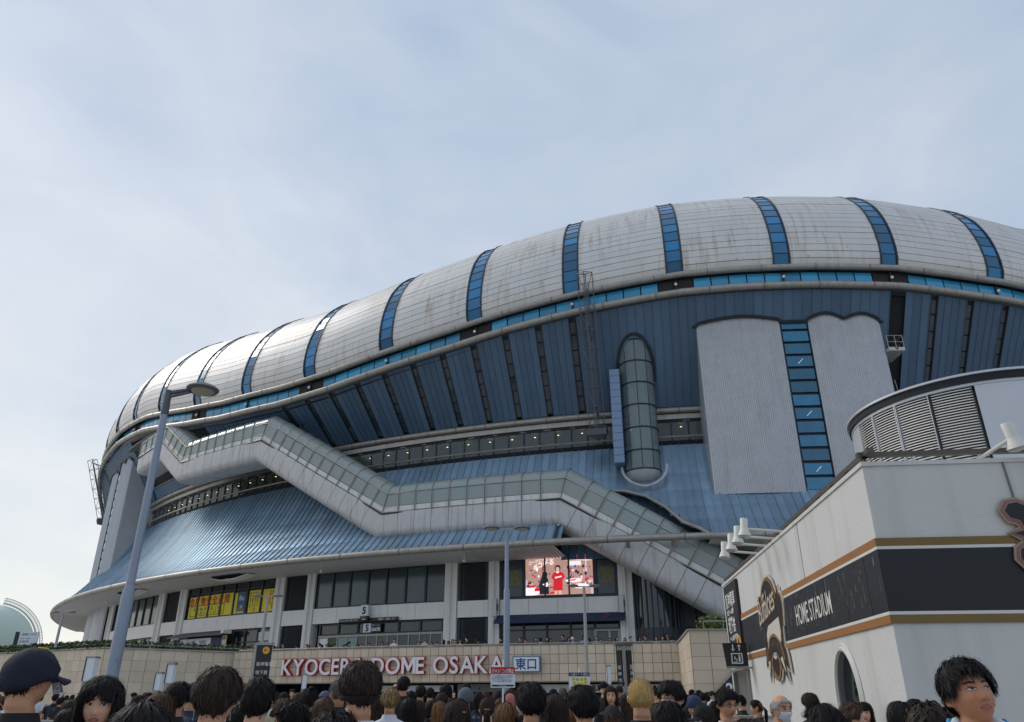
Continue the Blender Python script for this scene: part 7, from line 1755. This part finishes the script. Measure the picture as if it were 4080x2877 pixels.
# the man on the right, looking up to the side
RM = dict(yaw=-.26, pitch=.26, roll=.08); bm = body_mesh('person_body', 'stand', vox=.0062, res=(88, 66), **RM)
M_tw = cloth('towel_white', (216, 220, 226)); M_twb = cloth('towel_blue', (52, 150, 208))
def towel(dr_, w):
    def f(b):
        for s in (-1, 1):
            q = [(.0, -.085, -.245), (s*.05, -.075, -.240), (s*.088, -.025, -.258), (s*.092, .03, -.30), (s*.078, .085, -.36), (s*.07, .125, -.46), (s*.072, .135, -.60)]
            for i in range(len(q)-1):
                a, c = Vector(q[i]), Vector(q[i+1]); o_ = Vector((0, 0, H0_+dr_)); b.tube([a+o_, a.lerp(c, .5)+o_+Vector((s*.004, 0, .004)), c+o_], w, 8)
    return f
r = crowd(3846, 2622, 232, 'man with black hair and blue-white neck towel looking up, right foreground', .176, yaw=166, body=bm, hairmesh=HS('messy', 71, count=2400, width=.0065, rnd=.014, spikes=.016, bangs=.02, fr=.42, off=[(0, .022), (55, .019), (85, .010), (105, .003), (127, .001)], **RM), hcol='black', shirt='black', skin=2, face=(-.0035, .0015), rot=RM,
      ex=(('custom', 'towel', M_tw, towel(.03, .024)), ('custom', 'towel_edge', M_twb, lambda b: [b.tube([(s*(.066+.03), -.05, H0_-.205), (s*.112, -.01, H0_-.232), (s*.112, .04, H0_-.28), (s*.096, .10, H0_-.35)], .012, 8) for s in (-1, 1)])))
# far left
crowd(224, 2764, 29, 'black-haired man with backpack left of the fringed woman', hair=('short', 1), ex=(('custom', 'backpack', CM['navy'], lambda b: b.box((0, -.2, H0_-.55), (.28, .14, .42))),)); crowd(244, 2777, 32, 'wavy dark-haired woman beside the backpack', hair=('wavy', 1), sex=1, yaw=30)
for i, (x, y, w, h) in enumerate(((268, 2770, 20, 'short'), (290, 2768, 19, 'bob'), (312, 2775, 21, 'short'), (333, 2771, 20, 'bob'), (278, 2782, 24, 'messy'))): crowd(x, y, w, ('leftmost small dark head below the map boards', 'second small dark head below the map boards', 'third small dark head below the map boards', 'small dark bob nearest the fringed woman', 'small messy head below the other small heads, left')[i], yaw=i*40, hair=(h, i % 2), sex=int(h == 'bob'))
crowd(288, 2787, 78, 'brown-haired woman between the navy cap and the fringed woman', .170, hair=('bob', 0), hcol='darkbrown', sex=1); crowd(272, 2826, 102, 'large dark head left of the fringed woman', .170, yaw=30, hair=('bob', 1), sex=1)
crowd(32, 2781, 42, 'person in white with dark hair at far left edge', yaw=-40, hair=('messy', 1), shirt='white', sex=1); crowd(60, 2770, 34, 'black-clad person left of the navy cap neck', yaw=0, hair=('short', 1))
crowd(537, 2759, 26, 'distant person facing left of the lamp base columns', yaw=-60, hair=('wavy', 0)); crowd(580, 2759, 20, 'smallest distant head left of the white columns', hair=('short', 0)); crowd(553, 2770, 56, 'dark head between fringed woman and long brown hair', hair=('bob', 1), sex=1)
t_, st_ = feet_at(6, 2679, 13, .172)
person((t_.x-.2, 44.2, 1.2), 1.7, 150, label='person holding up a phone on the outdoor staircase, far left', group=GRP, pose='phone', sex=1, hair=('short', 0))
# people between the ones described, farther back: dark heads filling the plaza
MARK = [(330, 'left of the lamp post'), (520, 'by the lamp post'), (640, 'near the white columns'), (800, 'left of the earring man'), (960, 'behind the earring man'), (1110, 'under the direction sign'), (1200, 'below the letters KY'), (1290, 'below the letters OC'), (1400, 'below the letters ERA'), (1520, 'below the letters DO'), (1640, 'below the letters ME'), (1740, 'below the letters OS'), (1860, 'below the letters AK'), (1960, 'below the last A'), (2060, 'below the red placard'), (2160, 'below the east gate sign'), (2260, 'below STADIUM'), (2360, 'below the gate placard'), (2470, 'near the black pylon'), (2600, 'behind the blond buzz cut'), (2720, 'behind the round-glasses man'), (2800, 'before the corner block'), (2900, 'below the map board'), (9999, 'before the white building')]
def where(px): 
    for lim_, ph in MARK:
        if px < lim_: return ph
HW = {'short': 'short-haired', 'messy': 'tousled-haired', 'mush': 'full-haired', 'bob': 'bobbed', 'long': 'long-haired', 'longbang': 'fringed', 'tight': 'sleek-haired', 'wavy': 'wavy-haired'}
rg = np.random.default_rng(21); nf = 0; tries = 0
PXW = lambda x, y, z: (2040+F_PX*x/(y*math.cos(PITCH)+(z-CAM_H)*math.sin(PITCH)))
def uniq(base_, extra):
    if base_ not in USED: USED.add(base_); return base_
    for e in extra:
        l_ = base_+', '+e
        if l_ not in USED: USED.add(l_); return l_
    return None
while nf < 150 and tries < 9000:
    tries += 1
    y = 3.3+35*rg.uniform()**1.45; x = rg.uniform(-.72, .47)*y
    if x > 3.3+.05*y and y < 19: continue
    if y < 4.6 and abs(x/y-.62) < .12: continue
    if x > .22*y and y > 30: continue
    if x < -.5*y and y > 30: continue
    if any((x-a)**2+(y-c)**2 < (.40+.010*y)**2 for a, c in CROWD): continue
    hgt = min(1.76, max(1.46, 1.60+.07*rg.normal())) if y > 9 else (rg.uniform(1.45, 1.53) if y > 5 else rg.uniform(1.42, 1.49))
    fpx = PXW(x, y, 1.6); ftop = 1536-F_PX*((hgt-CAM_H)*math.cos(PITCH)-y*math.sin(PITCH))/(y*math.cos(PITCH)+(hgt-CAM_H)*math.sin(PITCH)); fw = F_PX*.19/y
    if any(sy > y and abs(fpx-sx) < .45*(fw+sw) and ftop < sy_+1.15*sw for sx, sy_, sw, sy in SEEN if sw > 20): continue
    sex = int(rg.uniform() < .55); h = (('bob', 'long', 'tight', 'longbang') if sex else ('short', 'messy', 'wavy', 'mush'))[rg.integers(0, 4)]; hc = ('black', 'black', 'darkbrown', 'black', 'brown', 'darkbrown', 'golden')[rg.integers(0, 7)]; sh = ('black', 'black', 'white', 'white', 'navy', 'charcoal', 'grey', 'beige', 'pale blue', 'black')[rg.integers(0, 10)]
    yw = rg.normal()*18 if rg.uniform() < .9 else rg.uniform(90, 270)
    dep = 'near the camera' if y < 9 else ('midway back' if y < 18 else ('well back' if y < 27 else 'far back'))
    capd = rg.uniform() < .10 and h in ('long', 'tight', 'short')
    l_ = uniq('%s person, %s hair, %s top, %s, %s' % (('capped' if capd else HW[h]), {'darkbrown': 'dark brown'}.get(hc, hc), sh, where(PXW(x, y, 1.6)), dep), ('turned aside', 'shorter', 'half hidden', 'taller', 'leaning'))
    if l_ is None or len(l_.split()) > 16: continue
    CROWD.append((x, y)); person((x, y, 0), hgt, yw, (h, int(rg.integers(0, 2))), hc, sh, 'stand', sex, int(rg.integers(0, 3)), label=l_, group=GRP, ex=((('cap', (M_capb, M_nav, M_gcap, M_cream)[rg.integers(0, 4)]),) if capd else ())); nf += 1
# ---------------------------------------------------------------- people along the deck rail
DG = 'people leaning on the deck rail'
DK = [(1087, 2573, 'bob', 'black', 0), (1100, 2577, 'bob', 'black', 0), (1122, 2565, 'short', 'black', 0), (1178, 2569, 'short', 'white', 1), (1220, 2567, 'short', 'white', 0), (1232, 2570, 'bob', 'black', 0), (1256, 2572, 'long', 'black', 0), (1272, 2563, 'short', 'white', 0), (1285, 2568, 'bob', 'black', 0), (1302, 2567, 'short', 'black', 0), (1330, 2564, 'tight', 'black', 1), (1368, 2567, 'bob', 'black', 0), (1377, 2563, 'short', 'black', 1), (1391, 2556, 'short', 'black', 1), (1418, 2570, 'bob', 'brown', 0), (1427, 2571, 'bob', 'black', 0), (1441, 2566, 'short', 'green', 0), (1468, 2562, 'short', 'black', 0), (1525, 2556, 'bob', 'pink', 0), (1544, 2561, 'bob', 'navy', 0), (1568, 2545, 'short', 'white', 0), (1663, 2556, 'short', 'grey', 0), (1689, 2543, 'cap', 'beige', 1), (1719, 2557, 'bob', 'white', 0), (1737, 2558, 'short', 'black', 0), (1764, 2548, 'long', 'black', 0), (1788, 2553, 'bob', 'pale blue', 0), (1801, 2547, 'long', 'white', 0), (1811, 2549, 'short', 'grey', 0), (1834, 2547, 'bob', 'white', 0), (1855, 2539, 'short', 'black', 0), (1893, 2548, 'bob', 'black', 1), (1906, 2545, 'short', 'black', 1), (1930, 2548, 'bob', 'white', 1), (1993, 2537, 'short', 'black', 0), (2072, 2539, 'short', 'black', 0), (2093, 2547, 'short', 'black', 0), (2132, 2541, 'long', 'black', 0), (2150, 2541, 'bob', 'white', 0), (2178, 2539, 'long', 'black', 0), (2192, 2543, 'bob', 'brown', 0), (2236, 2530, 'short', 'navy', 0), (2263, 2539, 'bob', 'grey', 0), (2279, 2538, 'bucket', 'white', 0), (2325, 2533, 'bob', 'pale blue', 0), (2347, 2543, 'bob', 'black', 0), (2375, 2536, 'long', 'white', 0), (2392, 2545, 'short', 'pink', 0), (2428, 2542, 'long', 'black', 0), (2456, 2538, 'long', 'beige', 0), (2488, 2541, 'long', 'black', 0), (2511, 2536, 'short', 'black', 0), (2545, 2538, 'long', 'brown', 0), (2571, 2532, 'short', 'black', 0), (2615, 2537, 'long', 'white', 0), (2638, 2535, 'long', 'black', 0), (2653, 2526, 'long', 'black', 0), (2657, 2538, 'long', 'red', 0), (2674, 2538, 'short', 'grey', 1),
      (922, 2574, 'cap', 'grey', 0), (963, 2581, 'short', 'black', 0), (1004, 2578, 'long', 'red', 0), (1023, 2583, 'bob', 'red', 0), (1034, 2580, 'bob', 'black', 0)]
BL = [(1115, 'behind the direction sign'), (1245, 'left of gate five'), (1330, 'by the number five window'), (1400, 'by the teal window'), (1500, 'under the GATE sign'), (1600, 'before the gate doors'), (1771, 'right of the gate doors'), (1960, 'before the louvred shutter'), (2060, 'left of the lamp post'), (2200, 'above the east gate sign'), (2330, 'before the dark shopfront'), (2480, 'before the double door'), (2540, 'before the white pillar'), (9999, 'before the dark drum')]
def blw(px):
    for a, b_ in BL:
        if px < a: return b_
for i, (px, py, h, sh, back) in enumerate(DK):
    # stand just inside the rail, on the deck circle
    u = (px-2040)/F_PX; lo, hi = -27., -9.
    for _ in range(30):
        a = (lo+hi)/2; q = P(a, 113.25, 4.9); xx = PXW(q[0], q[1], q[2])
        if xx < px: lo = a
        else: hi = a
    r_ = 113.3-rg.uniform(0, .25)-(.5 if py < 2536 and px < 2300 else 0); q = P(a, r_, 3.28); d_ = q[1]*math.cos(PITCH); v = (1536-py)/F_PX
    zt = CAM_H+q[1]*(math.sin(PITCH)+v*math.cos(PITCH))/(math.cos(PITCH)-v*math.sin(PITCH)); top = min(1.86, max(1.42, zt-3.28))
    sex = int(h in ('bob', 'long', 'bucket')); hh = h if h not in ('cap', 'bucket') else 'tight'
    exx = (('cap', M_gcap),) if h == 'cap' else ((('bucket', M_cream),) if h == 'bucket' else ())
    hc = ('black', 'darkbrown', 'black', 'brown')[i % 4] if hh != 'short' else 'black'
    yaw = (a*-1)+180+rg.normal()*30 if not back else a*-1+rg.normal()*25
    hd_ = {'cap': 'grey-capped', 'bucket': 'white bucket-hatted'}.get(h, HW.get(h)); 
    l_ = uniq('%s person in %s %s at deck rail, %s' % (hd_, sh, 'seen from behind' if back else 'top', blw(px)), ('slightly left', 'slightly right', 'taller', 'shorter', 'half hidden'))
    person(q, top, yaw, (hh, i % 2), hc, sh, 'stand' if back or i % 3 == 0 else ('phone' if i % 7 == 3 else 'lean'), sex, (0, 0, 1)[i % 3], label=l_, group=DG, ex=exx)
for i, (px, py, yy) in enumerate(((703, 2572, 58), (753, 2571, 58), (840, 2590, 57), (500, 2552, 58), (75, 2575, 58), (60, 2579, 57), (89, 2580, 58))):
    x = (px-2040)/F_PX*(yy*math.cos(PITCH)+3.6*math.sin(PITCH))
    v = (1536-py)/F_PX; zt = CAM_H+yy*(math.sin(PITCH)+v*math.cos(PITCH))/(math.cos(PITCH)-v*math.sin(PITCH))
    person((x, yy, zt-1.66), 1.66, 40*i, (('short', 'bob')[i % 2], 0), 'black', ('black', 'white', 'black', 'white', 'black', 'navy', 'black')[i], 'stand', i % 2, 0, label=('dark head behind the ivy below the ticket sign', 'dark-haired woman in white beside the ticket counter', 'small head between planter and ticket sign', 'white-shirted person with backpack above the ivy', 'leftmost person by the information board', 'person in front of the information board', 'person right of the information board')[i], group='people on the left deck')
person((8.9, 44.6, 3.28), 1.74, 215, ('tight', 0), 'black', 'black', 'stand', 0, 1, label='man in a dark cap peeking over the tiled corner block', group=DG, ex=(('cap', M_capb),))
bpy.data.scenes.remove(TMP)

bpy.data.scenes.remove(TXT)
